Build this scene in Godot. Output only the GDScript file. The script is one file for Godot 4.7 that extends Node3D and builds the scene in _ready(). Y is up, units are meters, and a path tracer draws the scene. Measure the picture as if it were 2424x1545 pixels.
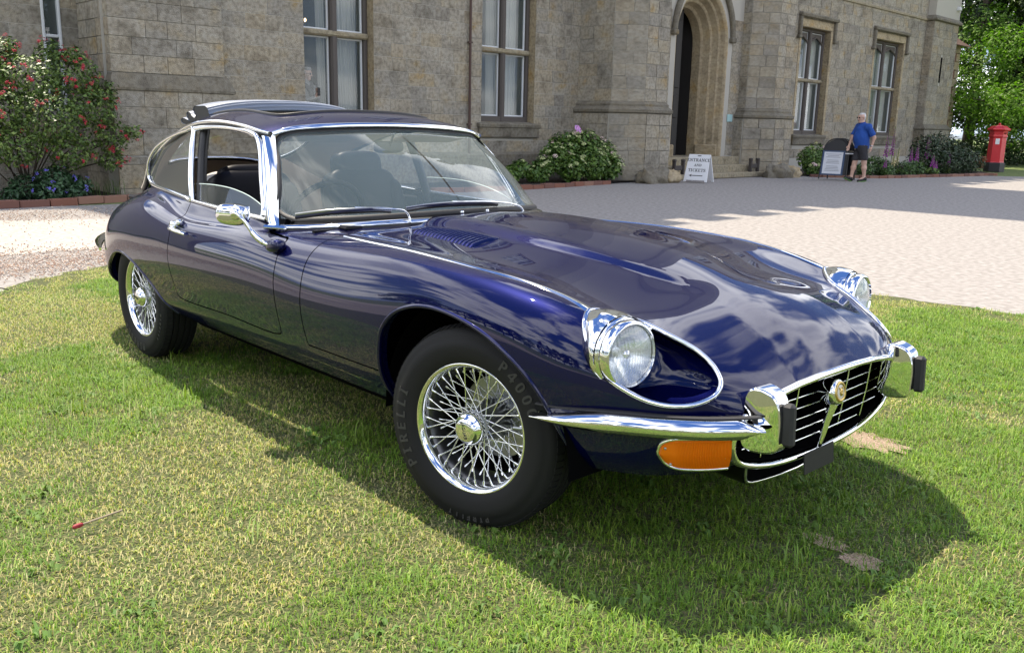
extends Node3D
# A blue classic coupe on a lawn before a stone mansion. Units are metres, y is up; the car's rear axle stands over the origin.

func _ready() -> void:
	# ---- camera
	var cam := Camera3D.new()
	cam.name = "camera"
	cam.transform = Transform3D(Basis(Vector3(0.679261, 0.021699, -0.733576), Vector3(-0.175311, 0.975423, -0.133477), Vector3(0.712651, 0.219270, 0.666371)), Vector3(4.6862, 1.2339, 2.4715))
	cam.fov = 40.1949
	cam.near = 0.05; cam.far = 600.0
	add_child(cam)
	# ---- sky, exposure
	var env := Environment.new()
	env.background_mode = Environment.BG_SKY
	var sky := Sky.new()
	var pan := PanoramaSkyMaterial.new()
	pan.panorama = sky_picture()
	sky.sky_material = pan
	env.sky = sky
	env.background_energy_multiplier = 0.85
	env.tonemap_mode = Environment.TONE_MAPPER_LINEAR
	env.tonemap_exposure = 1.6
	env.sdfgi_enabled = true; env.ssao_enabled = true; env.ssil_enabled = true
	var we := WorldEnvironment.new()
	we.name = "world_environment"
	we.environment = env
	add_child(we)
	# ---- sun, high behind the mansion
	var sun := DirectionalLight3D.new()
	sun.name = "sun"
	sun.light_color = Color(1.0, 0.95, 0.87)
	sun.light_energy = 1.6
	sun.light_angular_distance = 0.55
	sun.shadow_enabled = true
	sun.transform = Transform3D(looking(-Vector3(0.52, -1.0, 0.07)), Vector3(-6, 11, -1))
	add_child(sun)
	car_materials()
	build_ground()
	build_mansion()
	build_car()
	build_plants()
	build_trees()
	build_signs()
	build_people()

func sky_picture() -> ImageTexture:
	# blue air with bands of cumulus and veils, the same all round
	var w := 1024
	var h := 512
	var a := FastNoiseLite.new(); a.noise_type = FastNoiseLite.TYPE_SIMPLEX_SMOOTH; a.frequency = 1.0; a.fractal_octaves = 6; a.seed = 11; a.fractal_gain = 0.55
	var b := FastNoiseLite.new(); b.noise_type = FastNoiseLite.TYPE_SIMPLEX_SMOOTH; b.frequency = 1.0; b.fractal_octaves = 4; b.seed = 5
	var im := Image.create(w, h, false, Image.FORMAT_RGBF)
	for y in h:
		var el := (0.5 - (y + 0.5) / h) * PI
		for x in w:
			var az := (x + 0.5) / w * TAU
			var d := Vector3(cos(el) * sin(az), sin(el), cos(el) * cos(az))
			var up := maxf(d.y, 0.0)
			var c := Color(0.07, 0.16, 0.46).lerp(Color(0.36, 0.52, 0.80), pow(1.0 - up, 2.6))
			# cloud layer seen in perspective
			var k := 1.0 / (up + 0.22)
			var p := Vector3(d.x * k, 0.0, d.z * k) * 1.25
			var n := a.get_noise_3d(p.x, 0.0, p.z)
			var n2 := b.get_noise_3d(p.x * 0.45 + 7.0, 3.0, p.z * 0.45)
			var cover := smoothstep(-0.10, 0.30, n + 0.40 * n2 + 0.11)
			var thick := smoothstep(0.05, 0.6, n + 0.3 * n2)
			var cloud := Color(2.6, 2.6, 2.6).lerp(Color(0.95, 1.0, 1.12), thick * 0.9)
			c = c.lerp(cloud, cover * 0.92)
			if d.y < 0.0: c = Color(0.30, 0.32, 0.30)
			im.set_pixel(x, y, c)
	return ImageTexture.create_from_image(im)


# ---------------------------------------------------------------- helpers
class MB:
	var v := PackedVector3Array()
	var n := PackedVector3Array()
	var t := PackedVector2Array()
	var c := PackedColorArray()
	var i := PackedInt32Array()
	var use_uv := false
	var use_c := false
	func vert(p: Vector3, nn: Vector3, uv := Vector2.ZERO) -> int:
		v.append(p); n.append(nn); t.append(uv)
		return v.size() - 1
	func tri(a: int, b: int, d: int) -> void:
		i.append(a); i.append(b); i.append(d)
	func quad(a: int, b: int, d: int, e: int) -> void:
		tri(a, b, d); tri(a, d, e)
	func flat(pts: Array, hint := Vector3.ZERO) -> void:
		var nn := ((pts[1] - pts[0]) as Vector3).cross(pts[2] - pts[0]).normalized()
		if hint != Vector3.ZERO and nn.dot(hint) < 0.0: nn = -nn
		var f := v.size()
		for p in pts: vert(p, nn)
		for k in range(1, pts.size() - 1): tri(f, f + k, f + k + 1)
	func grid(f: int, rows: int, cols: int) -> void:
		for a in rows - 1:
			for b in cols - 1:
				var q := f + a * cols + b
				quad(q, q + 1, q + cols + 1, q + cols)
	func smooth(from_v := 0, from_i := 0) -> void:
		for k in range(from_v, v.size()): n[k] = Vector3.ZERO
		for k in range(from_i, i.size(), 3):
			var nn := (v[i[k + 1]] - v[i[k]]).cross(v[i[k + 2]] - v[i[k]])
			n[i[k]] += nn; n[i[k + 1]] += nn; n[i[k + 2]] += nn
		for k in range(from_v, v.size()): n[k] = n[k].normalized()
	func add(o: MB, x := Transform3D()) -> void:
		var f := v.size()
		for k in o.v.size():
			v.append(x * o.v[k]); n.append((x.basis * o.n[k]).normalized()); t.append(o.t[k] if k < o.t.size() else Vector2.ZERO)
		for k in o.i.size(): i.append(o.i[k] + f)
	func mirrored() -> MB:
		var o := MB.new()
		var m := Vector3(1, 1, -1)
		for k in v.size():
			o.v.append(v[k] * m); o.n.append(n[k] * m); o.t.append(t[k] if k < t.size() else Vector2.ZERO)
		o.i = i.duplicate()
		return o
	func commit() -> ArrayMesh:
		# clockwise fronts: turn every face so that it looks where its normals point
		for k in range(0, i.size(), 3):
			var g := (v[i[k + 1]] - v[i[k]]).cross(v[i[k + 2]] - v[i[k]])
			if g.dot(n[i[k]] + n[i[k + 1]] + n[i[k + 2]]) > 0.0:
				var s := i[k + 1]; i[k + 1] = i[k + 2]; i[k + 2] = s
		var a := []
		a.resize(Mesh.ARRAY_MAX)
		a[Mesh.ARRAY_VERTEX] = v; a[Mesh.ARRAY_NORMAL] = n; a[Mesh.ARRAY_INDEX] = i
		if use_uv: a[Mesh.ARRAY_TEX_UV] = t
		if use_c: a[Mesh.ARRAY_COLOR] = c
		var m := ArrayMesh.new()
		m.add_surface_from_arrays(Mesh.PRIMITIVE_TRIANGLES, a)
		return m

func lin(r: float, g: float, b: float) -> Color: return Color(r, g, b).linear_to_srgb()

func mat(c: Color, rough := 0.8, metal := 0.0, spec := 0.5) -> StandardMaterial3D:
	var m := StandardMaterial3D.new()
	m.albedo_color = c; m.roughness = rough; m.metallic = metal; m.metallic_specular = spec
	return m

func glassy(c: Color, a := 0.06) -> StandardMaterial3D:
	var m := mat(Color(c.r, c.g, c.b, a), 0.0)
	m.transparency = BaseMaterial3D.TRANSPARENCY_ALPHA
	return m

func thing(called: String, label: String, category: String, at := Vector3.ZERO, group := "", b := Basis()) -> Node3D:
	var o := Node3D.new()
	o.name = called
	o.transform = Transform3D(b, at)
	o.set_meta("label", label); o.set_meta("category", category)
	if group: o.set_meta("group", group)
	add_child(o, true)
	o.name = numbered(called, self, o)
	return o

var used := {}
func numbered(called: String, parent: Node, _o: Node) -> String:
	var key := str(parent.get_instance_id()) + called
	used[key] = used.get(key, -1) + 1
	return called if used[key] == 0 else "%s_%03d" % [called, used[key]]

func part(called: String, m: Mesh, material: Material, parent: Node = self, x := Transform3D()) -> MeshInstance3D:
	var o := MeshInstance3D.new()
	o.mesh = m
	o.material_override = material
	o.transform = x
	o.name = numbered(called, parent, o)
	parent.add_child(o, true)
	return o

func pm(called: String, mb: MB, material: Material, parent: Node = self, x := Transform3D()) -> MeshInstance3D:
	return part(called, mb.commit(), material, parent, x)

func struct(called: String, m: Mesh, material: Material) -> MeshInstance3D:
	var o := part(called, m, material)
	o.set_meta("kind", "structure")
	return o

func tag(o: Node, label: String, category: String, group := "", kind := "") -> void:
	o.set_meta("label", label)
	if category: o.set_meta("category", category)
	if group: o.set_meta("group", group)
	if kind: o.set_meta("kind", kind)

func looking(dir: Vector3, up := Vector3.UP) -> Basis:
	# local z along dir
	var z := dir.normalized()
	var x := up.cross(z)
	if x.length() < 1e-4: x = Vector3.RIGHT.cross(z)
	x = x.normalized()
	return Basis(x, z.cross(x), z)

func spline(pts: Array, per := 8, closed := false) -> PackedVector3Array:
	# centripetal-ish Catmull-Rom through the points
	var out := PackedVector3Array()
	var m := pts.size()
	var last := m if closed else m - 1
	for k in last:
		var p0: Vector3 = pts[(k - 1 + m) % m] if closed or k > 0 else pts[0] * 2.0 - pts[1]
		var p1: Vector3 = pts[k]
		var p2: Vector3 = pts[(k + 1) % m]
		var p3: Vector3 = pts[(k + 2) % m] if closed or k + 2 < m else pts[m - 1] * 2.0 - pts[m - 2]
		var d0 := maxf(sqrt(p0.distance_to(p1)), 1e-4)
		var d1 := maxf(sqrt(p1.distance_to(p2)), 1e-4)
		var d2 := maxf(sqrt(p2.distance_to(p3)), 1e-4)
		var m1 := (p2 - p1) + d1 * ((p1 - p0) / d0 - (p2 - p0) / (d0 + d1))
		var m2 := (p2 - p1) + d1 * ((p3 - p2) / d2 - (p3 - p1) / (d1 + d2))
		for s in per:
			var u := float(s) / per
			var a := u * u; var b := a * u
			out.append(p1 * (2 * b - 3 * a + 1) + m1 * (b - 2 * a + u) + p2 * (3 * a - 2 * b) + m2 * (b - a))
	if not closed: out.append(pts[m - 1])
	return out

func spline2(pts: Array, per := 8, closed := true) -> PackedVector2Array:
	var q := []
	for p in pts: q.append(Vector3(p.x, p.y, 0))
	var out := PackedVector2Array()
	for p in spline(q, per, closed): out.append(Vector2(p.x, p.y))
	return out

func tube(mb: MB, pts: PackedVector3Array, rx: float, ry := -1.0, up := Vector3.UP, seg := 10, closed := false, taper := PackedFloat32Array(), caps := true) -> void:
	# an elliptical bar along pts: rx across, ry along up
	if ry < 0.0: ry = rx
	var f := mb.v.size()
	var m := pts.size()
	var rows := m + (1 if closed else 0)
	for k in rows:
		var p := pts[k % m]
		var a := pts[(k - 1 + m) % m] if closed or k > 0 else pts[0]
		var b := pts[(k + 1) % m] if closed or k < m - 1 else pts[m - 1]
		var d := (b - a).normalized()
		var x := d.cross(up)
		if x.length() < 0.02: x = d.cross(Vector3(0.3, 0.2, 1))
		x = x.normalized()
		var y := x.cross(d)
		var s := taper[k % m] if taper.size() > 0 else 1.0
		for j in seg + 1:
			var w := TAU * j / seg
			var nn := (x * cos(w) / maxf(rx, 1e-5) + y * sin(w) / maxf(ry, 1e-5)).normalized()
			mb.vert(p + (x * cos(w) * rx + y * sin(w) * ry) * s, nn)
	mb.grid(f, rows, seg + 1)
	if caps and not closed:
		for e in [0, m - 1]:
			var d := (pts[e] - pts[1 if e == 0 else m - 2]).normalized()
			var cc := mb.vert(pts[e], d)
			var g := mb.v.size()
			for j in seg + 1: mb.vert(mb.v[f + e * (seg + 1) + j], d)
			for j in seg: mb.tri(cc, g + j, g + j + 1)

func lathe(mb: MB, prof: Array, seg := 48, x := Transform3D(), sharp := 0.5) -> void:
	# profile of Vector2(radius, z) turned round local z; each profile piece with its own normals unless nearly straight
	var f0 := mb.v.size()
	var m := prof.size()
	var seg_n := []
	for k in m - 1:
		var d: Vector2 = (prof[k + 1] - prof[k]).normalized()
		seg_n.append(Vector2(d.y, -d.x))
	for k in m - 1:
		var na: Vector2 = seg_n[k]
		var nb: Vector2 = seg_n[k]
		if k > 0 and seg_n[k - 1].dot(seg_n[k]) > sharp: na = (seg_n[k - 1] + seg_n[k]).normalized()
		if k < m - 2 and seg_n[k + 1].dot(seg_n[k]) > sharp: nb = (seg_n[k + 1] + seg_n[k]).normalized()
		var f := mb.v.size()
		for e in 2:
			var p: Vector2 = prof[k + e]
			var nn: Vector2 = na if e == 0 else nb
			for j in seg + 1:
				var w := TAU * j / seg
				mb.vert(x * Vector3(cos(w) * p.x, sin(w) * p.x, p.y), x.basis * Vector3(cos(w) * nn.x, sin(w) * nn.x, nn.y), Vector2(float(j) / seg, float(k + e) / m))
		mb.grid(f, 2, seg + 1)

func box(mb: MB, s: Vector3, x := Transform3D(), bev := 0.0) -> void:
	# a box with chamfered edges
	var h := s / 2.0
	if bev <= 0.0:
		for ax in 3:
			for sg: float in [-1.0, 1.0]:
				var nn := Vector3.ZERO
				nn[ax] = sg
				var u := Vector3.ZERO; u[(ax + 1) % 3] = h[(ax + 1) % 3]
				var w := Vector3.ZERO; w[(ax + 2) % 3] = h[(ax + 2) % 3]
				var o := nn * h[ax]
				mb.flat([x * (o - u - w), x * (o + u - w), x * (o + u + w), x * (o - u + w)], x.basis * nn)
		return
	var r := minf(bev, minf(h.x, minf(h.y, h.z)) * 0.9)
	var k := h - Vector3(r, r, r)
	for ax in 3:
		for sg: float in [-1.0, 1.0]:
			var nn := Vector3.ZERO
			nn[ax] = sg
			var u := Vector3.ZERO; u[(ax + 1) % 3] = k[(ax + 1) % 3]
			var w := Vector3.ZERO; w[(ax + 2) % 3] = k[(ax + 2) % 3]
			var o := nn * h[ax]
			mb.flat([x * (o - u - w), x * (o + u - w), x * (o + u + w), x * (o - u + w)], x.basis * nn)
	for ax in 3:
		var b := (ax + 1) % 3
		var d := (ax + 2) % 3
		for sb: float in [-1.0, 1.0]:
			for sd: float in [-1.0, 1.0]:
				var e := Vector3.ZERO; e[ax] = k[ax]
				var p := Vector3.ZERO; p[b] = sb * h[b]; p[d] = sd * k[d]
				var q := Vector3.ZERO; q[b] = sb * k[b]; q[d] = sd * h[d]
				var nn := Vector3.ZERO; nn[b] = sb; nn[d] = sd
				mb.flat([x * (p - e), x * (p + e), x * (q + e), x * (q - e)], x.basis * nn)
	for sx: float in [-1.0, 1.0]:
		for sy: float in [-1.0, 1.0]:
			for sz: float in [-1.0, 1.0]:
				var g := Vector3(sx, sy, sz)
				mb.flat([x * (Vector3(h.x, k.y, k.z) * g), x * (Vector3(k.x, h.y, k.z) * g), x * (Vector3(k.x, k.y, h.z) * g)], x.basis * g)

func rounded(mb: MB, s: Vector3, e := 0.35, x := Transform3D(), nu := 20, nv := 32) -> void:
	# a superellipsoid cushion of size s; small e is boxy, 1 is an ellipsoid
	var f := mb.v.size()
	var fi := mb.i.size()
	for a in nu + 1:
		var la := -PI / 2 + PI * a / nu
		for b in nv + 1:
			var lo := -PI + TAU * b / nv
			var ca := signf(cos(la)) * pow(absf(cos(la)), e); var sa := signf(sin(la)) * pow(absf(sin(la)), e)
			var cb := signf(cos(lo)) * pow(absf(cos(lo)), e); var sb := signf(sin(lo)) * pow(absf(sin(lo)), e)
			var p := Vector3(ca * cb * s.x, sa * s.y, ca * sb * s.z) * 0.5
			var q := Vector3(signf(p.x) * pow(absf(p.x / s.x * 2), 2 / e - 1) / s.x, signf(p.y) * pow(absf(p.y / s.y * 2), 2 / e - 1) / s.y, signf(p.z) * pow(absf(p.z / s.z * 2), 2 / e - 1) / s.z)
			mb.vert(x * p, (x.basis * q).normalized())
	mb.grid(f, nu + 1, nv + 1)

func nat(t: PackedFloat32Array, p: PackedVector3Array) -> PackedVector3Array:
	var m := t.size()
	var M := PackedVector3Array(); M.resize(m)
	var cp := PackedFloat32Array(); cp.resize(m)
	var dp := PackedVector3Array(); dp.resize(m)
	for k in range(1, m - 1):
		var h0 := t[k] - t[k - 1]
		var h1 := t[k + 1] - t[k]
		var r := 6.0 * ((p[k + 1] - p[k]) / h1 - (p[k] - p[k - 1]) / h0)
		var w := 2.0 * (h0 + h1) - h0 * cp[k - 1]
		cp[k] = h1 / w
		dp[k] = (r - h0 * dp[k - 1]) / w
	for k in range(m - 2, 0, -1): M[k] = dp[k] - cp[k] * M[k + 1]
	return M

func nat_at(t: PackedFloat32Array, p: PackedVector3Array, M: PackedVector3Array, x: float) -> Vector3:
	var k := clampi(t.bsearch(x) - 1, 0, t.size() - 2)
	var h := t[k + 1] - t[k]
	var a := (t[k + 1] - x) / h
	var b := 1.0 - a
	return p[k] * a + p[k + 1] * b + (M[k] * (a * a * a - a) + M[k + 1] * (b * b * b - b)) * (h * h / 6.0)

func net(stations: Array, nu: int, nv: int, mirror := true) -> Dictionary:
	# a smooth surface through a net of points: stations of Vector3 rows; mirror continues it across z = 0 so that it is smooth there
	var K: int = stations[0].size()
	var S := stations.size()
	var tu := PackedFloat32Array([0.0])
	for s in S - 1:
		var d := 0.0
		for k in K: d += stations[s][k].distance_to(stations[s + 1][k])
		tu.append(tu[s] + d / K)
	var rows := []
	for k in K:
		var p := PackedVector3Array()
		for s in S: p.append(stations[s][k])
		rows.append([p, nat(tu, p)])
	var m := Vector3(1, 1, -1)
	var full := []
	for s in S:
		var r := PackedVector3Array()
		if mirror: r.append(stations[s][2] * m); r.append(stations[s][1] * m)
		for k in K: r.append(stations[s][k])
		full.append(r)
	var W: int = full[0].size()
	var tv := PackedFloat32Array([0.0])
	for k in W - 1:
		var d := 0.0
		for s in S: d += full[s][k].distance_to(full[s][k + 1])
		tv.append(tv[k] + maxf(d / S, 1e-4))
	var shift := tv[2] if mirror else 0.0
	for k in W: tv[k] -= shift
	var pos := PackedVector3Array(); pos.resize(nu * nv)
	for a in nu:
		var x := tu[S - 1] * a / (nu - 1)
		var p := PackedVector3Array()
		for k in K: p.append(nat_at(tu, rows[k][0], rows[k][1], x))
		if mirror:
			var q := PackedVector3Array([p[2] * m, p[1] * m])
			q.append_array(p)
			p = q
		var M := nat(tv, p)
		for b in nv: pos[a * nv + b] = nat_at(tv, p, M, tv[W - 1] * b / (nv - 1))
	var nrm := PackedVector3Array(); nrm.resize(nu * nv)
	for a in nu:
		for b in nv:
			var du := pos[mini(a + 1, nu - 1) * nv + b] - pos[maxi(a - 1, 0) * nv + b]
			var dv := pos[a * nv + mini(b + 1, nv - 1)] - (pos[a * nv + b - 1] if b > 0 else (pos[a * nv + 1] * m if mirror else pos[a * nv]))
			nrm[a * nv + b] = dv.cross(du).normalized()
	return {"pos": pos, "nrm": nrm, "nu": nu, "nv": nv}

func net_mesh(g: Dictionary) -> MB:
	var mb := MB.new()
	mb.v = g.pos.duplicate(); mb.n = g.nrm.duplicate()
	mb.grid(0, g.nu, g.nv)
	return mb

func clip(m: MB, f: PackedFloat32Array) -> MB:
	# keep f >= 0, cutting the triangles along f = 0
	var o := MB.new()
	var at := PackedInt32Array(); at.resize(m.v.size()); at.fill(-1)
	var cut := {}
	for k in range(0, m.i.size(), 3):
		var ids := [m.i[k], m.i[k + 1], m.i[k + 2]]
		var poly := []
		for e in 3:
			var a: int = ids[e]
			var b: int = ids[(e + 1) % 3]
			if f[a] >= 0.0:
				if at[a] < 0: at[a] = o.vert(m.v[a], m.n[a])
				poly.append(at[a])
			if (f[a] >= 0.0) != (f[b] >= 0.0):
				var key := mini(a, b) * 4194304 + maxi(a, b)
				if not cut.has(key):
					var s := f[a] / (f[a] - f[b])
					cut[key] = o.vert(m.v[a].lerp(m.v[b], s), m.n[a].lerp(m.n[b], s).normalized())
				poly.append(cut[key])
		for e in range(1, poly.size() - 1): o.tri(poly[0], poly[e], poly[e + 1])
	return o

func psd(poly: PackedVector2Array, p: Vector2) -> float:
	# signed distance to a closed polygon, negative inside
	var d := 1e9
	var inside := false
	var m := poly.size()
	var b := poly[m - 1]
	for k in m:
		var a := poly[k]
		var e := b - a
		var w := p - a
		var q := w - e * clampf(w.dot(e) / maxf(e.length_squared(), 1e-12), 0.0, 1.0)
		d = minf(d, q.length_squared())
		if (a.y > p.y) != (b.y > p.y) and p.x < (b.x - a.x) * (p.y - a.y) / (b.y - a.y) + a.x: inside = not inside
		b = a
	return -sqrt(d) if inside else sqrt(d)

func field(m: MB, fn: Callable) -> PackedFloat32Array:
	var f := PackedFloat32Array(); f.resize(m.v.size())
	for k in m.v.size(): f[k] = fn.call(m.v[k])
	return f

func bounds(poly: PackedVector2Array) -> Rect2:
	var r := Rect2(poly[0], Vector2.ZERO)
	for p in poly: r = r.expand(p)
	return r

func interp(xs: Array, ys: Array, x: float) -> float:
	if x <= xs[0]: return ys[0]
	for k in xs.size() - 1:
		if x <= xs[k + 1]: return lerpf(ys[k], ys[k + 1], (x - xs[k]) / (xs[k + 1] - xs[k]))
	return ys[-1]

func noise_tex(freq: float, ramp: Array, size := 512, octaves := 5, sd := 1, kind := FastNoiseLite.TYPE_SIMPLEX_SMOOTH, normal := false, strength := 4.0) -> NoiseTexture2D:
	var nz := FastNoiseLite.new()
	nz.noise_type = kind; nz.frequency = freq; nz.fractal_octaves = octaves; nz.seed = sd
	var t := NoiseTexture2D.new()
	t.width = size; t.height = size; t.seamless = true; t.noise = nz
	if normal: t.as_normal_map = true; t.bump_strength = strength
	if ramp.size() > 0:
		var g := Gradient.new()
		var off := PackedFloat32Array()
		var col := PackedColorArray()
		for r in ramp: off.append(r[0]); col.append(r[1])
		g.offsets = off; g.colors = col
		t.color_ramp = g
	return t

func tri_mat(m: StandardMaterial3D, scale: float) -> StandardMaterial3D:
	m.uv1_triplanar = true; m.uv1_world_triplanar = true; m.uv1_scale = Vector3.ONE * scale
	return m

# ---------------------------------------------------------------- the car
# x runs from the rear axle to the nose, z to the car's right side, y up
var M := {}
var body := {}

func car_materials() -> void:
	var p := mat(lin(0.0012, 0.0024, 0.040), 0.40, 0.42, 0.0)
	p.clearcoat_enabled = true; p.clearcoat = 1.0; p.clearcoat_roughness = 0.015
	M.paint = p
	M.chrome = mat(lin(0.86, 0.87, 0.88), 0.035, 1.0)
	M.wire = mat(lin(0.80, 0.81, 0.82), 0.12, 1.0)
	M.steel = mat(lin(0.42, 0.43, 0.44), 0.3, 1.0)
	M.barrel = mat(lin(0.10, 0.10, 0.105), 0.35, 1.0)  # rim barrel; the shade inside the wheel is put into its dark colour
	M.rubber = mat(lin(0.018, 0.018, 0.019), 0.62)
	M.tyre = mat(lin(0.011, 0.011, 0.0115), 0.7, 0.0, 0.35)
	M.tyre_letter = mat(lin(0.030, 0.030, 0.029), 0.6)
	M.trim_black = mat(lin(0.010, 0.010, 0.011), 0.45)
	M.liner = mat(lin(0.003, 0.003, 0.0035), 0.95, 0.0, 0.1)
	M.leather = mat(lin(0.005, 0.005, 0.008), 0.45, 0.0, 0.25)
	M.tan = mat(lin(0.36, 0.25, 0.16), 0.85)
	M.headlining = mat(lin(0.24, 0.17, 0.125), 0.9)
	M.glass = glassy(Color(0.9, 0.95, 0.93), 0.05)
	var w := glassy(Color(0.8, 0.9, 0.9), 0.10)
	M.screen = w
	M.lens = glassy(Color(0.95, 0.97, 1.0), 0.12)
	var a := mat(lin(0.95, 0.20, 0.004), 0.10)
	a.subsurf_scatter_enabled = true; a.subsurf_scatter_strength = 0.15
	M.amber = a
	M.reflector = mat(lin(0.75, 0.78, 0.80), 0.2, 1.0)
	M.fabric_roof = mat(lin(0.15, 0.18, 0.24), 0.5)
	M.fabric_roof.rim_enabled = true; M.fabric_roof.rim = 0.5
	M.plate = mat(lin(0.009, 0.009, 0.007), 0.7)
	M.gold = mat(lin(0.55, 0.40, 0.14), 0.3, 1.0)
	M.cream = mat(lin(0.62, 0.58, 0.48), 0.4)
	M.cushion = mat(lin(0.62, 0.60, 0.58), 0.85)

func on_body(a: float, b: float, top: bool, lo := 0) -> Vector3:
	# the point of the body's right half with given x, z (top) or x, y (side)
	var g := body
	var nv: int = g.nv
	var best := Vector3(a, -9, b) if top else Vector3(a, b, -9)
	for r in int(g.nu) - 1:
		var x0: float = g.pos[r * nv + nv / 2].x
		if absf(x0 - a) > 0.30: continue
		for k in range(lo, nv - 1):
			var q := [g.pos[r * nv + k], g.pos[(r + 1) * nv + k], g.pos[(r + 1) * nv + k + 1], g.pos[r * nv + k + 1]]
			if a < minf(q[0].x, q[3].x) - 0.002 or a > maxf(q[1].x, q[2].x) + 0.002: continue
			for h in [[0, 1, 2], [0, 2, 3]]:
				var A: Vector3 = q[h[0]]; var B: Vector3 = q[h[1]]; var C: Vector3 = q[h[2]]
				var a2 := Vector2(A.x, A.z if top else A.y)
				var b2 := Vector2(B.x, B.z if top else B.y) - a2
				var c2 := Vector2(C.x, C.z if top else C.y) - a2
				var p2 := Vector2(a, b) - a2
				var d := b2.cross(c2)
				if absf(d) < 1e-12: continue
				var u := p2.cross(c2) / d
				var w := b2.cross(p2) / d
				if u > -1e-3 and w > -1e-3 and u + w < 1.002:
					var P := A + (B - A) * u + (C - A) * w
					if (top and P.y > best.y) or (not top and P.z > best.z): best = P
	return best

func both(called: String, mb: MB, m: Material, parent: Node) -> Array:
	return [pm(called, mb, m, parent), pm(called, mb.mirrored(), m, parent)]

const RING := [Vector3(3.059, .737, .655), Vector3(3.075, .72, .69), Vector3(3.091, .704, .709), Vector3(3.111, .679, .722), Vector3(3.139, .64, .73), Vector3(3.19, .583, .717), Vector3(3.239, .551, .692), Vector3(3.283, .53, .662), Vector3(3.329, .519, .62), Vector3(3.371, .524, .565), Vector3(3.394, .548, .51), Vector3(3.388, .575, .487), Vector3(3.36, .606, .478), Vector3(3.309, .64, .481), Vector3(3.233, .675, .509), Vector3(3.156, .702, .535), Vector3(3.098, .722, .585)]

const BELT_X := [-0.98, -0.78, -0.5, -0.2, -0.02, 0.2, 0.56, 0.867, 1.30]
const BELT_Z := [0.36, 0.425, 0.50, 0.59, 0.625, 0.655, 0.69, 0.70, 0.70]
const RAIL_X := [-0.2, -0.08, 0.07, 0.24, 0.45, 0.75, 1.08, 1.14]
const RAIL_Z := [0.585, 0.578, 0.585, 0.60, 0.615, 0.61, 0.60, 0.58]
func side_at(x: float, y: float) -> Vector3:
	var t := (y - 0.86) / 0.34
	return Vector3(x, y, lerpf(interp(BELT_X, BELT_Z, x), interp(RAIL_X, RAIL_Z, x), t) + 0.012 * sin(clampf(t, 0, 1) * PI))

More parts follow.
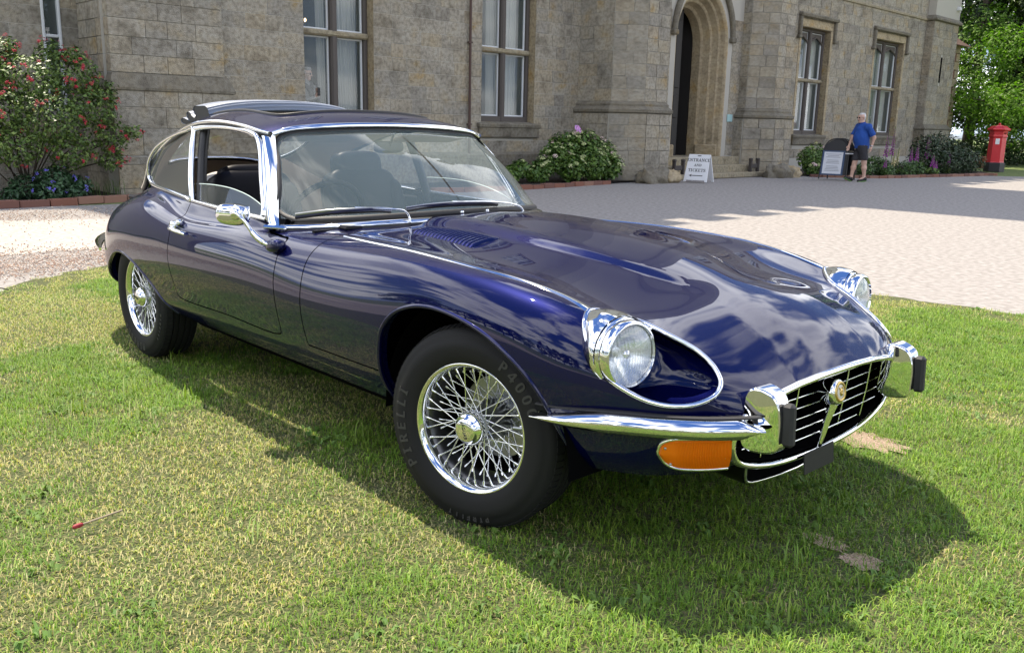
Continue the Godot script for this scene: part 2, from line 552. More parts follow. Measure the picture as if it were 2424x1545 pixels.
func build_car() -> void:

	var car := thing("vintage_sports_car", "dark blue two-door classic coupe with chrome wire wheels parked on the lawn", "car")
	# ---- body skin
	var ST := [
		[Vector3(-1.04, 0.6, 0), Vector3(-1.04, 0.6, 0.12), Vector3(-1.04, 0.5988, 0.18), Vector3(-1.04, 0.598, 0.22), Vector3(-1.04, 0.5973, 0.2344), Vector3(-1.04, 0.594, 0.3), Vector3(-1.04, 0.588, 0.36), Vector3(-1.04, 0.575, 0.41), Vector3(-1.04, 0.555, 0.44), Vector3(-1.04, 0.53, 0.455), Vector3(-1.04, 0.5, 0.46), Vector3(-1.04, 0.465, 0.455), Vector3(-1.04, 0.43, 0.44), Vector3(-1.04, 0.39, 0.41), Vector3(-1.04, 0.36, 0.35)],
		[Vector3(-0.95, 0.72, 0), Vector3(-0.95, 0.72, 0.14), Vector3(-0.95, 0.717, 0.206), Vector3(-0.95, 0.715, 0.25), Vector3(-0.95, 0.7132, 0.2626), Vector3(-0.95, 0.705, 0.32), Vector3(-0.95, 0.69, 0.37), Vector3(-0.95, 0.67, 0.41), Vector3(-0.95, 0.635, 0.46), Vector3(-0.95, 0.59, 0.5), Vector3(-0.95, 0.535, 0.53), Vector3(-0.95, 0.48, 0.54), Vector3(-0.95, 0.42, 0.53), Vector3(-0.95, 0.37, 0.5), Vector3(-0.95, 0.34, 0.44)],
		[Vector3(-0.78, 0.8, 0), Vector3(-0.78, 0.8, 0.15), Vector3(-0.78, 0.797, 0.228), Vector3(-0.78, 0.795, 0.28), Vector3(-0.78, 0.7932, 0.2962), Vector3(-0.78, 0.785, 0.37), Vector3(-0.78, 0.77, 0.425), Vector3(-0.78, 0.735, 0.48), Vector3(-0.78, 0.69, 0.545), Vector3(-0.78, 0.63, 0.6), Vector3(-0.78, 0.56, 0.637), Vector3(-0.78, 0.485, 0.65), Vector3(-0.78, 0.42, 0.645), Vector3(-0.78, 0.37, 0.625), Vector3(-0.78, 0.33, 0.56)],
		[Vector3(-0.5, 0.85, 0), Vector3(-0.5, 0.85, 0.18), Vector3(-0.5, 0.85, 0.27), Vector3(-0.5, 0.85, 0.33), Vector3(-0.5, 0.8491, 0.3462), Vector3(-0.5, 0.845, 0.42), Vector3(-0.5, 0.832, 0.5), Vector3(-0.5, 0.803, 0.55), Vector3(-0.5, 0.77, 0.62), Vector3(-0.5, 0.72, 0.695), Vector3(-0.5, 0.63, 0.742), Vector3(-0.5, 0.54, 0.758), Vector3(-0.5, 0.45, 0.758), Vector3(-0.5, 0.375, 0.74), Vector3(-0.5, 0.315, 0.68)],
		[Vector3(-0.18, 0.9, 0), Vector3(-0.18, 0.9, 0.2), Vector3(-0.18, 0.9, 0.308), Vector3(-0.18, 0.9, 0.38), Vector3(-0.18, 0.8955, 0.4016), Vector3(-0.18, 0.875, 0.5), Vector3(-0.18, 0.876, 0.588), Vector3(-0.18, 0.848, 0.632), Vector3(-0.18, 0.82, 0.69), Vector3(-0.18, 0.775, 0.752), Vector3(-0.18, 0.69, 0.8), Vector3(-0.18, 0.58, 0.81), Vector3(-0.18, 0.46, 0.8), Vector3(-0.18, 0.375, 0.785), Vector3(-0.18, 0.3, 0.73)],
		[Vector3(0.2, 0.87, 0), Vector3(0.2, 0.87, 0.2), Vector3(0.2, 0.87, 0.32), Vector3(0.2, 0.87, 0.4), Vector3(0.2, 0.8704, 0.4288), Vector3(0.2, 0.872, 0.56), Vector3(0.2, 0.868, 0.655), Vector3(0.2, 0.843, 0.69), Vector3(0.2, 0.823, 0.745), Vector3(0.2, 0.772, 0.797), Vector3(0.2, 0.68, 0.825), Vector3(0.2, 0.56, 0.826), Vector3(0.2, 0.44, 0.805), Vector3(0.2, 0.365, 0.79), Vector3(0.2, 0.295, 0.73)],
		[Vector3(0.58, 0.85, 0), Vector3(0.58, 0.85, 0.2), Vector3(0.58, 0.85, 0.32), Vector3(0.58, 0.85, 0.4), Vector3(0.58, 0.8505, 0.436), Vector3(0.58, 0.853, 0.6), Vector3(0.58, 0.855, 0.692), Vector3(0.58, 0.795, 0.742), Vector3(0.58, 0.775, 0.782), Vector3(0.58, 0.73, 0.818), Vector3(0.58, 0.64, 0.834), Vector3(0.58, 0.535, 0.828), Vector3(0.58, 0.425, 0.803), Vector3(0.58, 0.36, 0.786), Vector3(0.58, 0.29, 0.73)],
		[Vector3(1, 0.84, 0), Vector3(1, 0.84, 0.2), Vector3(1, 0.84, 0.32), Vector3(1, 0.84, 0.4), Vector3(1, 0.8404, 0.436), Vector3(1, 0.842, 0.6), Vector3(1, 0.846, 0.7), Vector3(1, 0.795, 0.748), Vector3(1, 0.773, 0.785), Vector3(1, 0.728, 0.818), Vector3(1, 0.64, 0.835), Vector3(1, 0.535, 0.83), Vector3(1, 0.427, 0.805), Vector3(1, 0.362, 0.785), Vector3(1, 0.287, 0.725)],
		[Vector3(1.35, 0.84, 0), Vector3(1.35, 0.84, 0.2), Vector3(1.35, 0.8388, 0.32), Vector3(1.35, 0.838, 0.4), Vector3(1.35, 0.8369, 0.436), Vector3(1.35, 0.832, 0.6), Vector3(1.35, 0.822, 0.695), Vector3(1.35, 0.8, 0.735), Vector3(1.35, 0.778, 0.775), Vector3(1.35, 0.732, 0.812), Vector3(1.35, 0.645, 0.832), Vector3(1.35, 0.54, 0.83), Vector3(1.35, 0.43, 0.807), Vector3(1.35, 0.365, 0.785), Vector3(1.35, 0.285, 0.72)],
		[Vector3(1.6, 0.845, 0), Vector3(1.6, 0.845, 0.15), Vector3(1.6, 0.842, 0.222), Vector3(1.6, 0.84, 0.27), Vector3(1.6, 0.8387, 0.297), Vector3(1.6, 0.833, 0.42), Vector3(1.6, 0.822, 0.57), Vector3(1.6, 0.808, 0.68), Vector3(1.6, 0.786, 0.745), Vector3(1.6, 0.738, 0.8), Vector3(1.6, 0.648, 0.829), Vector3(1.6, 0.543, 0.831), Vector3(1.6, 0.433, 0.808), Vector3(1.6, 0.368, 0.785), Vector3(1.6, 0.285, 0.72)],
		[Vector3(1.86, 0.88, 0), Vector3(1.86, 0.874, 0.17), Vector3(1.86, 0.8624, 0.242), Vector3(1.86, 0.838, 0.29), Vector3(1.86, 0.8343, 0.3152), Vector3(1.86, 0.824, 0.43), Vector3(1.86, 0.817, 0.55), Vector3(1.86, 0.815, 0.65), Vector3(1.86, 0.793, 0.73), Vector3(1.86, 0.742, 0.79), Vector3(1.86, 0.652, 0.825), Vector3(1.86, 0.547, 0.831), Vector3(1.86, 0.437, 0.81), Vector3(1.86, 0.37, 0.785), Vector3(1.86, 0.285, 0.72)],
		[Vector3(2.2, 0.888, 0), Vector3(2.2, 0.878, 0.2), Vector3(2.2, 0.8688, 0.278), Vector3(2.2, 0.846, 0.33), Vector3(2.2, 0.8408, 0.3516), Vector3(2.2, 0.824, 0.45), Vector3(2.2, 0.817, 0.57), Vector3(2.2, 0.818, 0.685), Vector3(2.2, 0.793, 0.755), Vector3(2.2, 0.738, 0.8), Vector3(2.2, 0.655, 0.826), Vector3(2.2, 0.553, 0.831), Vector3(2.2, 0.443, 0.812), Vector3(2.2, 0.375, 0.785), Vector3(2.2, 0.285, 0.72)],
		[Vector3(2.53, 0.868, 0), Vector3(2.53, 0.857, 0.195), Vector3(2.53, 0.8476, 0.273), Vector3(2.53, 0.828, 0.325), Vector3(2.53, 0.8234, 0.3475), Vector3(2.53, 0.808, 0.45), Vector3(2.53, 0.803, 0.58), Vector3(2.53, 0.808, 0.7), Vector3(2.53, 0.785, 0.765), Vector3(2.53, 0.735, 0.803), Vector3(2.53, 0.66, 0.82), Vector3(2.53, 0.56, 0.824), Vector3(2.53, 0.45, 0.81), Vector3(2.53, 0.38, 0.78), Vector3(2.53, 0.287, 0.71)],
		[Vector3(2.86, 0.818, 0), Vector3(2.86, 0.808, 0.14), Vector3(2.86, 0.7972, 0.206), Vector3(2.86, 0.785, 0.25), Vector3(2.86, 0.7816, 0.2752), Vector3(2.86, 0.768, 0.39), Vector3(2.86, 0.767, 0.54), Vector3(2.86, 0.781, 0.67), Vector3(2.86, 0.762, 0.742), Vector3(2.86, 0.715, 0.788), Vector3(2.86, 0.65, 0.808), Vector3(2.86, 0.56, 0.812), Vector3(2.86, 0.455, 0.795), Vector3(2.86, 0.378, 0.76), Vector3(2.86, 0.287, 0.68)],
		[Vector3(3.06, 0.77, 0), Vector3(3.06, 0.762, 0.11), Vector3(3.06, 0.7518, 0.17), Vector3(3.06, 0.745, 0.21), Vector3(3.06, 0.7419, 0.237), Vector3(3.06, 0.728, 0.36), Vector3(3.06, 0.724, 0.52), Vector3(3.06, 0.737, 0.65), Vector3(3.06, 0.718, 0.715), Vector3(3.06, 0.675, 0.757), Vector3(3.06, 0.615, 0.777), Vector3(3.06, 0.54, 0.78), Vector3(3.06, 0.445, 0.762), Vector3(3.06, 0.365, 0.735), Vector3(3.06, 0.287, 0.67)],
		[Vector3(3.22, 0.732, 0), Vector3(3.22, 0.727, 0.12), Vector3(3.217, 0.7204, 0.186), Vector3(3.215, 0.716, 0.23), Vector3(3.2132, 0.7131, 0.2534), Vector3(3.205, 0.7, 0.36), Vector3(3.195, 0.69, 0.49), Vector3(3.185, 0.688, 0.61), Vector3(3.18, 0.668, 0.67), Vector3(3.175, 0.635, 0.708), Vector3(3.17, 0.585, 0.728), Vector3(3.17, 0.525, 0.73), Vector3(3.17, 0.445, 0.715), Vector3(3.175, 0.36, 0.685), Vector3(3.18, 0.287, 0.62)],
		[Vector3(3.385, 0.645, 0), Vector3(3.383, 0.642, 0.13), Vector3(3.38, 0.6372, 0.196), Vector3(3.378, 0.634, 0.24), Vector3(3.3769, 0.6315, 0.2616), Vector3(3.372, 0.62, 0.36), Vector3(3.366, 0.607, 0.455), Vector3(3.346, 0.598, 0.545), Vector3(3.333, 0.582, 0.595), Vector3(3.323, 0.558, 0.62), Vector3(3.318, 0.523, 0.632), Vector3(3.316, 0.475, 0.63), Vector3(3.315, 0.405, 0.607), Vector3(3.318, 0.34, 0.555), Vector3(3.32, 0.287, 0.45)],
		[Vector3(3.476, 0.548, 0), Vector3(3.475, 0.546, 0.13), Vector3(3.4738, 0.543, 0.19), Vector3(3.473, 0.541, 0.23), Vector3(3.4723, 0.539, 0.2471), Vector3(3.469, 0.53, 0.325), Vector3(3.457, 0.51, 0.4), Vector3(3.445, 0.482, 0.445), Vector3(3.437, 0.455, 0.465), Vector3(3.43, 0.425, 0.472), Vector3(3.425, 0.395, 0.468), Vector3(3.422, 0.36, 0.447), Vector3(3.424, 0.325, 0.385), Vector3(3.428, 0.297, 0.25), Vector3(3.43, 0.284, 0)]]
	body = net(ST, 330, 150)
	var skin := net_mesh(body)
	# openings
	var front_arch := spline2([Vector2(2.243, 0.22), Vector2(2.243, 0.36), Vector2(2.27, .493), Vector2(2.30, .575), Vector2(2.36, .635), Vector2(2.447, .670), Vector2(2.538, .682), Vector2(2.628, .679), Vector2(2.711, .666), Vector2(2.792, .645), Vector2(2.87, .612), Vector2(2.946, .567), Vector2(3.0, .514), Vector2(3.04, .44), Vector2(3.075, .34), Vector2(3.09, .22)], 6, false)
	var rear_arch := spline2([Vector2(-0.50, 0.22), Vector2(-0.47, 0.36), Vector2(-.405, .435), Vector2(-.313, .493), Vector2(-.22, .532), Vector2(-.105, .548), Vector2(.049, .524), Vector2(.193, .465), Vector2(.308, .40), Vector2(.39, .33), Vector2(0.44, .22)], 6, false)
	var ring := spline(RING, 6, true)
	var rn := Vector3.ZERO
	var rc := Vector3.ZERO
	for k in ring.size():
		rn += ring[k].cross(ring[(k + 1) % ring.size()]); rc += ring[k]
	rc /= ring.size()
	rn = Vector3.ZERO
	for k in ring.size(): rn += (ring[k] - rc).cross(ring[(k + 1) % ring.size()] - rc)
	rn = rn.normalized()
	if rn.x < 0: rn = -rn
	var rb := looking(rn)
	var ring2 := PackedVector2Array()
	for p in ring: ring2.append(Vector2((p - rc).dot(rb.x), (p - rc).dot(rb.y)))
	var cabin := PackedVector2Array()
	for q in [[1.745, 0.0], [1.715, 0.3], [1.63, 0.5], [1.52, 0.62], [1.375, 0.705], [1.30, 0.70], [0.867, 0.70], [0.56, 0.69], [0.2, 0.655], [-0.02, 0.625], [-0.2, 0.59], [-0.5, 0.50], [-0.78, 0.425], [-0.98, 0.36], [-0.98, -0.1], [1.745, -0.1]]: cabin.append(Vector2(q[0], q[1]))
	var holes := func(p: Vector3) -> float:
		var d := 1.0
		if p.y > 0.6: d = minf(d, psd(cabin, Vector2(p.x, p.z)))
		if p.z > 0.42 and p.y < 0.75:
			if p.x > 2.1 and p.x < 3.2: d = minf(d, psd(front_arch, Vector2(p.x, p.y)))
			if p.x < 0.55: d = minf(d, psd(rear_arch, Vector2(p.x, p.y)))
		if p.x > 2.95 and p.z > 0.40: d = minf(d, psd(ring2, Vector2((p - rc).dot(rb.x), (p - rc).dot(rb.y))))
		return d
	skin = clip(skin, field(skin, holes))
	# dark shell added behind the skin, standing for the shade in the shut lines
	var dark_shell := MB.new()
	for k in skin.v.size(): dark_shell.vert(skin.v[k] - skin.n[k] * 0.014, -skin.n[k])
	dark_shell.i = skin.i.duplicate()
	dark_shell.add(dark_shell.mirrored())
	pm("added_dark_shell", dark_shell, M.liner, car)
	# shut lines
	var GAP := 0.0028
	var door_poly := spline2([Vector2(1.556, .782), Vector2(1.575, .708), Vector2(1.575, .638), Vector2(1.585, .535), Vector2(1.579, .43), Vector2(1.565, .415), Vector2(1.1, .413), Vector2(.60, .413), Vector2(.583, .425), Vector2(.575, .49), Vector2(.568, .567), Vector2(.568, .63), Vector2(.582, .694), Vector2(.578, .75), Vector2(.575, .79), Vector2(.545, .86), Vector2(.545, .92), Vector2(1.32, .92), Vector2(1.33, .83), Vector2(1.37, .802), Vector2(1.50, .789)], 5, true)
	var in_door := func(p: Vector3) -> float:
		return psd(door_poly, Vector2(p.x, p.y)) if p.z > 0.5 and p.x > 0.4 and p.x < 1.75 else 1.0
	# bonnet: everything ahead of its shut line, above the sill line
	var in_bonnet := func(p: Vector3) -> float:
		var front := 1.777 - p.x
		if p.y < 0.55 and p.x < 2.35 and p.z > 0.3: return maxf(front, 0.412 - p.y)
		return front
	var fd := field(skin, in_door)
	var fb := field(skin, in_bonnet)
	var a := PackedFloat32Array(); var b := PackedFloat32Array(); var d := PackedFloat32Array()
	for k in skin.v.size():
		a.append(minf(fd[k], fb[k]) - GAP); b.append(-GAP - fd[k]); d.append(-GAP - fb[k])
	var shell := clip(skin, a)
	var door := clip(skin, b)
	var hood := clip(skin, d)
	shell.add(shell.mirrored()); hood.add(hood.mirrored())
	pm("body_shell", shell, M.paint, car)
	var bonnet := pm("bonnet", hood, M.paint, car)
	var doors := both("door", door, M.paint, car)
	wheel_arches(car, front_arch, rear_arch)
	nose(car, ring)
	greenhouse(car, doors)
	cabin_inside(car)
	side_details(car, bonnet, doors)
	wheels(car)

func edge_on_side(poly: PackedVector2Array, from: int, to: int) -> PackedVector3Array:
	var out := PackedVector3Array()
	for k in range(from, to):
		var p := on_body(poly[k].x, poly[k].y, false, 60)
		if p.z > 0.3: out.append(p)
	return out

func wheel_arches(car: Node, fa: PackedVector2Array, ra: PackedVector2Array) -> void:
	for poly in [fa, ra]:
		var e := edge_on_side(poly, 3, poly.size() - 3)
		var mb := MB.new()
		var inner := PackedVector3Array()
		for p in e: inner.append(p + Vector3(0, 0, -0.004))
		tube(mb, inner, 0.008, 0.010, Vector3(0, 0, 1), 10)
		# the flange that turns inward
		var f := mb.v.size()
		var c := Vector3(2.65 if poly == fa else -0.03, 0.35, 0)
		for p in e:
			var nn := (Vector3(c.x, c.y, p.z) - p).normalized()
			mb.vert(p, nn); mb.vert(p + Vector3(0, 0, -0.035), nn)
		mb.grid(f, e.size(), 2)
		both("wheel_arch_lip", mb, M.paint, car)
	for cx: float in [2.66, -0.03]:
		var mb := MB.new()
		var f := mb.v.size()
		for k in 25:
			var w := PI * k / 24.0
			var p := Vector3(cx + cos(w) * 0.44, 0.27 + sin(w) * (0.44 if cx > 1 else 0.31), 0)
			var nn := Vector3(-cos(w), -sin(w), 0)
			mb.vert(p + Vector3(0, 0, 0.76 if cx > 1 else 0.70), nn); mb.vert(p + Vector3(0, 0, 0.40), nn)
		mb.grid(f, 25, 2)
		f = mb.v.size()
		mb.vert(Vector3(cx, 0.27, 0.40), Vector3(0, 0, 1))
		for k in 25:
			var w := PI * k / 24.0
			mb.vert(Vector3(cx + cos(w) * 0.44, 0.27 + sin(w) * (0.44 if cx > 1 else 0.31), 0.40), Vector3(0, 0, 1))
		for k in 24: mb.tri(f, f + 1 + k, f + 2 + k)
		both("wheel_well", mb, M.liner, car)
	var mb2 := MB.new()
	box(mb2, Vector3(1.75, 0.06, 1.36), Transform3D(Basis(), Vector3(1.34, 0.27, 0)), 0.02)
	box(mb2, Vector3(0.8, 0.10, 0.74), Transform3D(Basis(), Vector3(2.62, 0.26, 0)), 0.03)
	box(mb2, Vector3(0.95, 0.06, 0.76), Transform3D(Basis(), Vector3(-0.05, 0.30, 0)), 0.02)
	pm("undertray", mb2, M.liner, car)
	# exhaust pipes and front suspension arms
	var s := MB.new()
	tube(s, PackedVector3Array([Vector3(2.66, 0.29, 0.30), Vector3(2.667, 0.30, 0.62)]), 0.022)
	tube(s, PackedVector3Array([Vector3(2.40, 0.24, 0.34), Vector3(2.66, 0.23, 0.63)]), 0.016)
	tube(s, PackedVector3Array([Vector3(0.0, 0.317, 0.30), Vector3(0.0, 0.317, 0.66)]), 0.03)
	both("suspension_arm", s, M.steel, car)

func disc_fan(mb: MB, x: Transform3D, r: float, bulge: float, seg := 40, rings := 8) -> void:
	var f := mb.v.size()
	for k in rings + 1:
		var q := float(k) / rings
		for j in seg + 1:
			var w := TAU * j / seg
			mb.vert(x * Vector3(cos(w) * r * q, sin(w) * r * q, bulge * (1 - q * q)), (x.basis * Vector3(cos(w) * q * 2 * bulge / r, sin(w) * q * 2 * bulge / r, 1)).normalized(), Vector2(cos(w) * q, sin(w) * q) * 0.5 + Vector2(0.5, 0.5))
	mb.grid(f, rings + 1, seg + 1)

func nose(car: Node, ring: PackedVector3Array) -> void:
	# ---- headlamps in their scoops
	var LC := Vector3(3.200, 0.640, 0.652)
	var lb := looking(Vector3(1, 0.03, 0.10))
	var lx := Transform3D(lb, LC)
	var trim := MB.new()
	var lift := PackedVector3Array()
	for p in ring: lift.append(p + Vector3(0.3, 0.5, 0.5).normalized() * 0.003)
	tube(trim, lift, 0.0075, 0.0075, Vector3(0.7, 0.5, 0.5).normalized(), 12, true)
	var trims := both("headlamp_trim_ring", trim, M.chrome, car)
	# the scoop: painted walls that run back and inward from the ring
	var scoop := MB.new()
	var c := Vector3.ZERO
	for p in ring: c += p
	c /= ring.size()
	var steps := 9
	for s in steps + 1:
		var q := float(s) / steps
		for k in ring.size() + 1:
			var p: Vector3 = ring[k % ring.size()]
			var back := Vector3(LC.x - 0.10, LC.y, LC.z - 0.03)
			var w := p - c
			var inner := back + Vector3(w.x * 0.35, w.y * 0.95, w.z * 0.75)
			var m := q * q * (3 - 2 * q)
			var pp := p.lerp(inner, 0.45 * q + 0.55 * m) + Vector3(-0.5, -0.25, -0.45) * 0.06 * sin(q * PI)
			scoop.vert(pp, Vector3.UP)
	scoop.grid(0, steps + 1, ring.size() + 1)
	var last := steps * (ring.size() + 1)
	var cc := scoop.vert(LC + Vector3(-0.11, 0, -0.03), Vector3.RIGHT)
	for k in ring.size(): scoop.tri(cc, last + k, last + k + 1)
	scoop.smooth()
	for k in scoop.v.size():
		if scoop.n[k].dot(c + Vector3(0.15, 0.1, 0.1) - scoop.v[k]) < 0: scoop.n[k] = -scoop.n[k]
	both("headlamp_scoop", scoop, M.paint, car)
	# lamp: bowl rim, chrome rings, lens, reflector
	var rim := MB.new()
	lathe(rim, [Vector2(0.083, 0.012), Vector2(0.086, 0.018), Vector2(0.090, 0.017), Vector2(0.094, 0.010), Vector2(0.0955, 0.0), Vector2(0.0955, -0.014), Vector2(0.0935, -0.017), Vector2(0.097, -0.019), Vector2(0.0995, -0.024), Vector2(0.0985, -0.045)], 56, lx, 0.3)
	var bowl := MB.new()
	lathe(bowl, [Vector2(0.0985, -0.045), Vector2(0.095, -0.10), Vector2(0.06, -0.15), Vector2(0.0, -0.16)], 40, lx, 0.2)
	var lens := MB.new()
	disc_fan(lens, lx * Transform3D(Basis(), Vector3(0, 0, 0.011)), 0.085, 0.020)
	var refl := MB.new()
	disc_fan(refl, lx * Transform3D(Basis(), Vector3(0, 0, 0.006)), 0.083, -0.055)
	for k in refl.v.size(): pass
	var flute := MB.new()
	for k in 15:
		var z := -0.07 + 0.01 * k
		var h := sqrt(0.082 * 0.082 - z * z)
		var pts := PackedVector3Array()
		for j in 9:
			var y := lerpf(-h, h * 0.95, j / 8.0)
			pts.append(lx * Vector3(z, y, 0.009 + 0.020 * (1 - (z * z + y * y) / (0.085 * 0.085))))
		tube(flute, pts, 0.0034, 0.0016, lb.z, 6)
	var bulb := MB.new()
	lathe(bulb, [Vector2(0.0, 0.004), Vector2(0.012, 0.002), Vector2(0.016, -0.012), Vector2(0.014, -0.05)], 20, lx, 0.3)
	# chrome lid between the ring's rear and the lamp
	var lid := MB.new()
	var arc := []
	var n := ring.size()
	for k in range(-14, 27): arc.append(ring[(k + n) % n])
	var cols := arc.size()
	for q9 in 9:
		var q := q9 / 8.0
		for k in cols:
			var p0: Vector3 = arc[k]
			var w := atan2((p0 - LC).dot(lb.y), (p0 - LC).dot(lb.x))
			var rim_p := lx * Vector3(cos(w) * 0.1, sin(w) * 0.1, -0.026)
			var p := p0.lerp(rim_p, q)
			var out := (p - (LC - lb.z * 0.05))
			out = (out - lb.z * out.dot(lb.z)).normalized()
			lid.vert(p + out * 0.010 * sin(q * PI) + out * 0.003, Vector3.UP)
	lid.grid(0, 9, cols)
	lid.smooth()
	for k in lid.v.size():
		var ra := lid.v[k] - LC
		ra -= lb.z * (ra.dot(lb.z) + 0.05)
		if lid.n[k].dot(ra) < 0: lid.n[k] = -lid.n[k]
	for side in 2:
		var lamp := Node3D.new()
		lamp.name = numbered("headlamp", car, null)
		car.add_child(lamp, true)
		for e in [["lamp_rim", rim, M.chrome], ["lamp_bowl", bowl, M.paint], ["lens", lens, M.lens], ["reflector", refl, M.reflector], ["lens_flutes", flute, M.lens], ["bulb", bulb, M.chrome], ["chrome_lid", lid, M.chrome]]:
			pm(e[0], e[1] if side == 0 else (e[1] as MB).mirrored(), e[2], lamp)
	# ---- mouth: chrome rim, dark throat, bars
	var g := body
	var nv: int = g.nv
	var lip := PackedVector3Array()
	for k in range(0, nv, 3): lip.append(g.pos[(int(g.nu) - 1) * nv + k])
	lip.append(g.pos[int(g.nu) * nv - 1])
	var loop := PackedVector3Array()
	for k in range(lip.size() - 1, 0, -1): loop.append(lip[k])
	for k in lip.size() - 1: loop.append(lip[k] * Vector3(1, 1, -1))
	var mrim := MB.new()
	tube(mrim, loop, 0.010, 0.013, Vector3(1, 0, 0), 12, true)
	var grille := Node3D.new(); grille.name = "grille"; car.add_child(grille)
	pm("mouth_trim", mrim, M.chrome, grille)
	var throat := MB.new()
	for s in 6:
		for k in loop.size() + 1:
			var p := loop[k % loop.size()]
			var q := s / 5.0
			throat.vert(Vector3(p.x - 0.30 * q, lerpf(p.y, 0.41, 0.12 * q), p.z * (1 - 0.12 * q)), Vector3.UP)
	throat.grid(0, 6, loop.size() + 1)
	var tc := throat.vert(Vector3(3.14, 0.41, 0), Vector3.RIGHT)
	for k in loop.size(): throat.tri(tc, 5 * (loop.size() + 1) + k, 5 * (loop.size() + 1) + k + 1)
	throat.smooth()
	for k in throat.v.size():
		if throat.n[k].dot(Vector3(3.4, 0.41, 0) - throat.v[k]) < 0: throat.n[k] = -throat.n[k]
	pm("mouth_throat", throat, M.liner, grille)
	for k in 6:
		var y := 0.505 - 0.034 * k
		var half := 0.425 * sqrt(maxf(0.0, 1 - pow((y - 0.425) / 0.135, 4))) - 0.02 - (0.10 if k == 5 else 0.0)
		var bar := MB.new()
		var pts := PackedVector3Array()
		for j in 13:
			var z := lerpf(-half, half, j / 12.0)
			pts.append(Vector3(3.430 - 0.02 * pow(z / 0.43, 2) + 0.012 * (y - 0.3), y + 0.004 * cos(z * 3), z))
		tube(bar, pts, 0.0028, 0.0028, Vector3.UP, 6)
		pm("grille_bar", bar, M.chrome, grille)
	for k in 5:
		var z := -0.30 + 0.15 * k
		if absf(z) < 0.01: continue
		var bar := MB.new()
		tube(bar, PackedVector3Array([Vector3(3.415, 0.325, z), Vector3(3.428, 0.42, z), Vector3(3.436, 0.522, z)]), 0.0028, 0.0028, Vector3.RIGHT, 6)
		pm("grille_upright", bar, M.chrome, grille)
	# centre bar with its round badge
	var bar := MB.new()
	tube(bar, PackedVector3Array([Vector3(3.437, 0.296, 0), Vector3(3.446, 0.34, 0), Vector3(3.456, 0.39, 0), Vector3(3.466, 0.43, 0), Vector3(3.47, 0.455, 0)]), 0.014, 0.011, Vector3.RIGHT, 10, false, PackedFloat32Array([0.75, 0.85, 1.0, 1.25, 1.5]))
	pm("badge_bar", bar, M.chrome, grille)
	var bx := Transform3D(looking(Vector3(1, 0.18, 0)), Vector3(3.474, 0.478, 0))
	var bd := MB.new()
	lathe(bd, [Vector2(0.0, -0.05), Vector2(0.034, -0.045), Vector2(0.041, -0.02), Vector2(0.041, 0.004), Vector2(0.036, 0.012), Vector2(0.031, 0.014)], 40, bx, 0.3)
	pm("badge_housing", bd, M.chrome, grille)
	var be := MB.new()
	lathe(be, [Vector2(0.033, 0.012), Vector2(0.031, 0.0165), Vector2(0.024, 0.0175), Vector2(0.022, 0.015)], 40, bx, 0.3)
	pm("badge_ring", be, M.gold, grille)
	var bf := MB.new()
	disc_fan(bf, bx * Transform3D(Basis(), Vector3(0, 0, 0.0145)), 0.0225, 0.003, 32, 4)
	pm("badge_face", bf, M.cream, grille)
	var rel := MB.new()
	rounded(rel, Vector3(0.020, 0.024, 0.007), 0.9, bx * Transform3D(Basis(), Vector3(0, -0.001, 0.017)), 10, 14)
	for sx: float in [-1.0, 1.0]:
		rounded(rel, Vector3(0.007, 0.007, 0.005), 1.0, bx * Transform3D(Basis(), Vector3(0.0085 * sx, 0.011, 0.0175)), 8, 10)
		rounded(rel, Vector3(0.005, 0.003, 0.003), 1.0, bx * Transform3D(Basis(), Vector3(0.005 * sx, 0.003, 0.0205)), 8, 10)
	rounded(rel, Vector3(0.010, 0.008, 0.006), 1.0, bx * Transform3D(Basis(), Vector3(0, -0.005, 0.019)), 8, 10)
	pm("badge_relief", rel, M.gold, grille)
	# ---- bumper blades and overriders
	var path := spline([Vector3(2.985, 0.444, 0.787), Vector3(3.08, .452, .776), Vector3(3.16, .460, .750), Vector3(3.25, .466, .708), Vector3(3.335, .465, .648), Vector3(3.41, .464, .578), Vector3(3.462, .464, .512), Vector3(3.502, .464, .450)], 6)
	var blade := MB.new()
	var rows := path.size()
	for k in rows:
		var u := float(k) / (rows - 1)
		var d := (path[mini(k + 1, rows - 1)] - path[maxi(k - 1, 0)]).normalized()
		var out := Vector3(d.z, 0, -d.x).normalized()
		if out.z < 0 and out.x < 0: out = -out
		var s := clampf(pow(minf(u / 0.34, 1.0), 0.6), 0.16, 1.0) * (1.0 - 0.75 * smoothstep(0.86, 1.0, u)) * 0.86
		var sec := [Vector2(-0.035, 0.031), Vector2(-0.004, 0.034), Vector2(0.012, 0.028), Vector2(0.020, 0.010), Vector2(0.021, -0.006), Vector2(0.012, -0.024), Vector2(-0.008, -0.031), Vector2(-0.04, -0.031)]
		for q in sec: blade.vert(path[k] + out * (q.x + 0.004) + Vector3.UP * q.y * s, Vector3.UP)
	blade.grid(0, rows, 8)
	blade.smooth()
	for k in blade.v.size():
		if blade.n[k].dot(blade.v[k] - Vector3(3.1, 0.47, 0.4)) < 0: blade.n[k] = -blade.n[k]
	both("bumper_blade", blade, M.chrome, car)
	var seal := MB.new()
	var sp := PackedVector3Array()
	for k in rows:
		var d := (path[mini(k + 1, rows - 1)] - path[maxi(k - 1, 0)]).normalized()
		var out := Vector3(-d.z, 0, d.x).normalized()
		if out.z < 0 and out.x < 0: out = -out
		if out.dot(path[k] - Vector3(3.1, 0.47, 0.4)) < 0: out = -out
		sp.append(path[k] - out * 0.012 + Vector3.UP * 0.031)
	tube(seal, sp, 0.012, 0.004, Vector3.UP, 8)
	both("bumper_seal", seal, M.rubber, car)
	var over := MB.new()
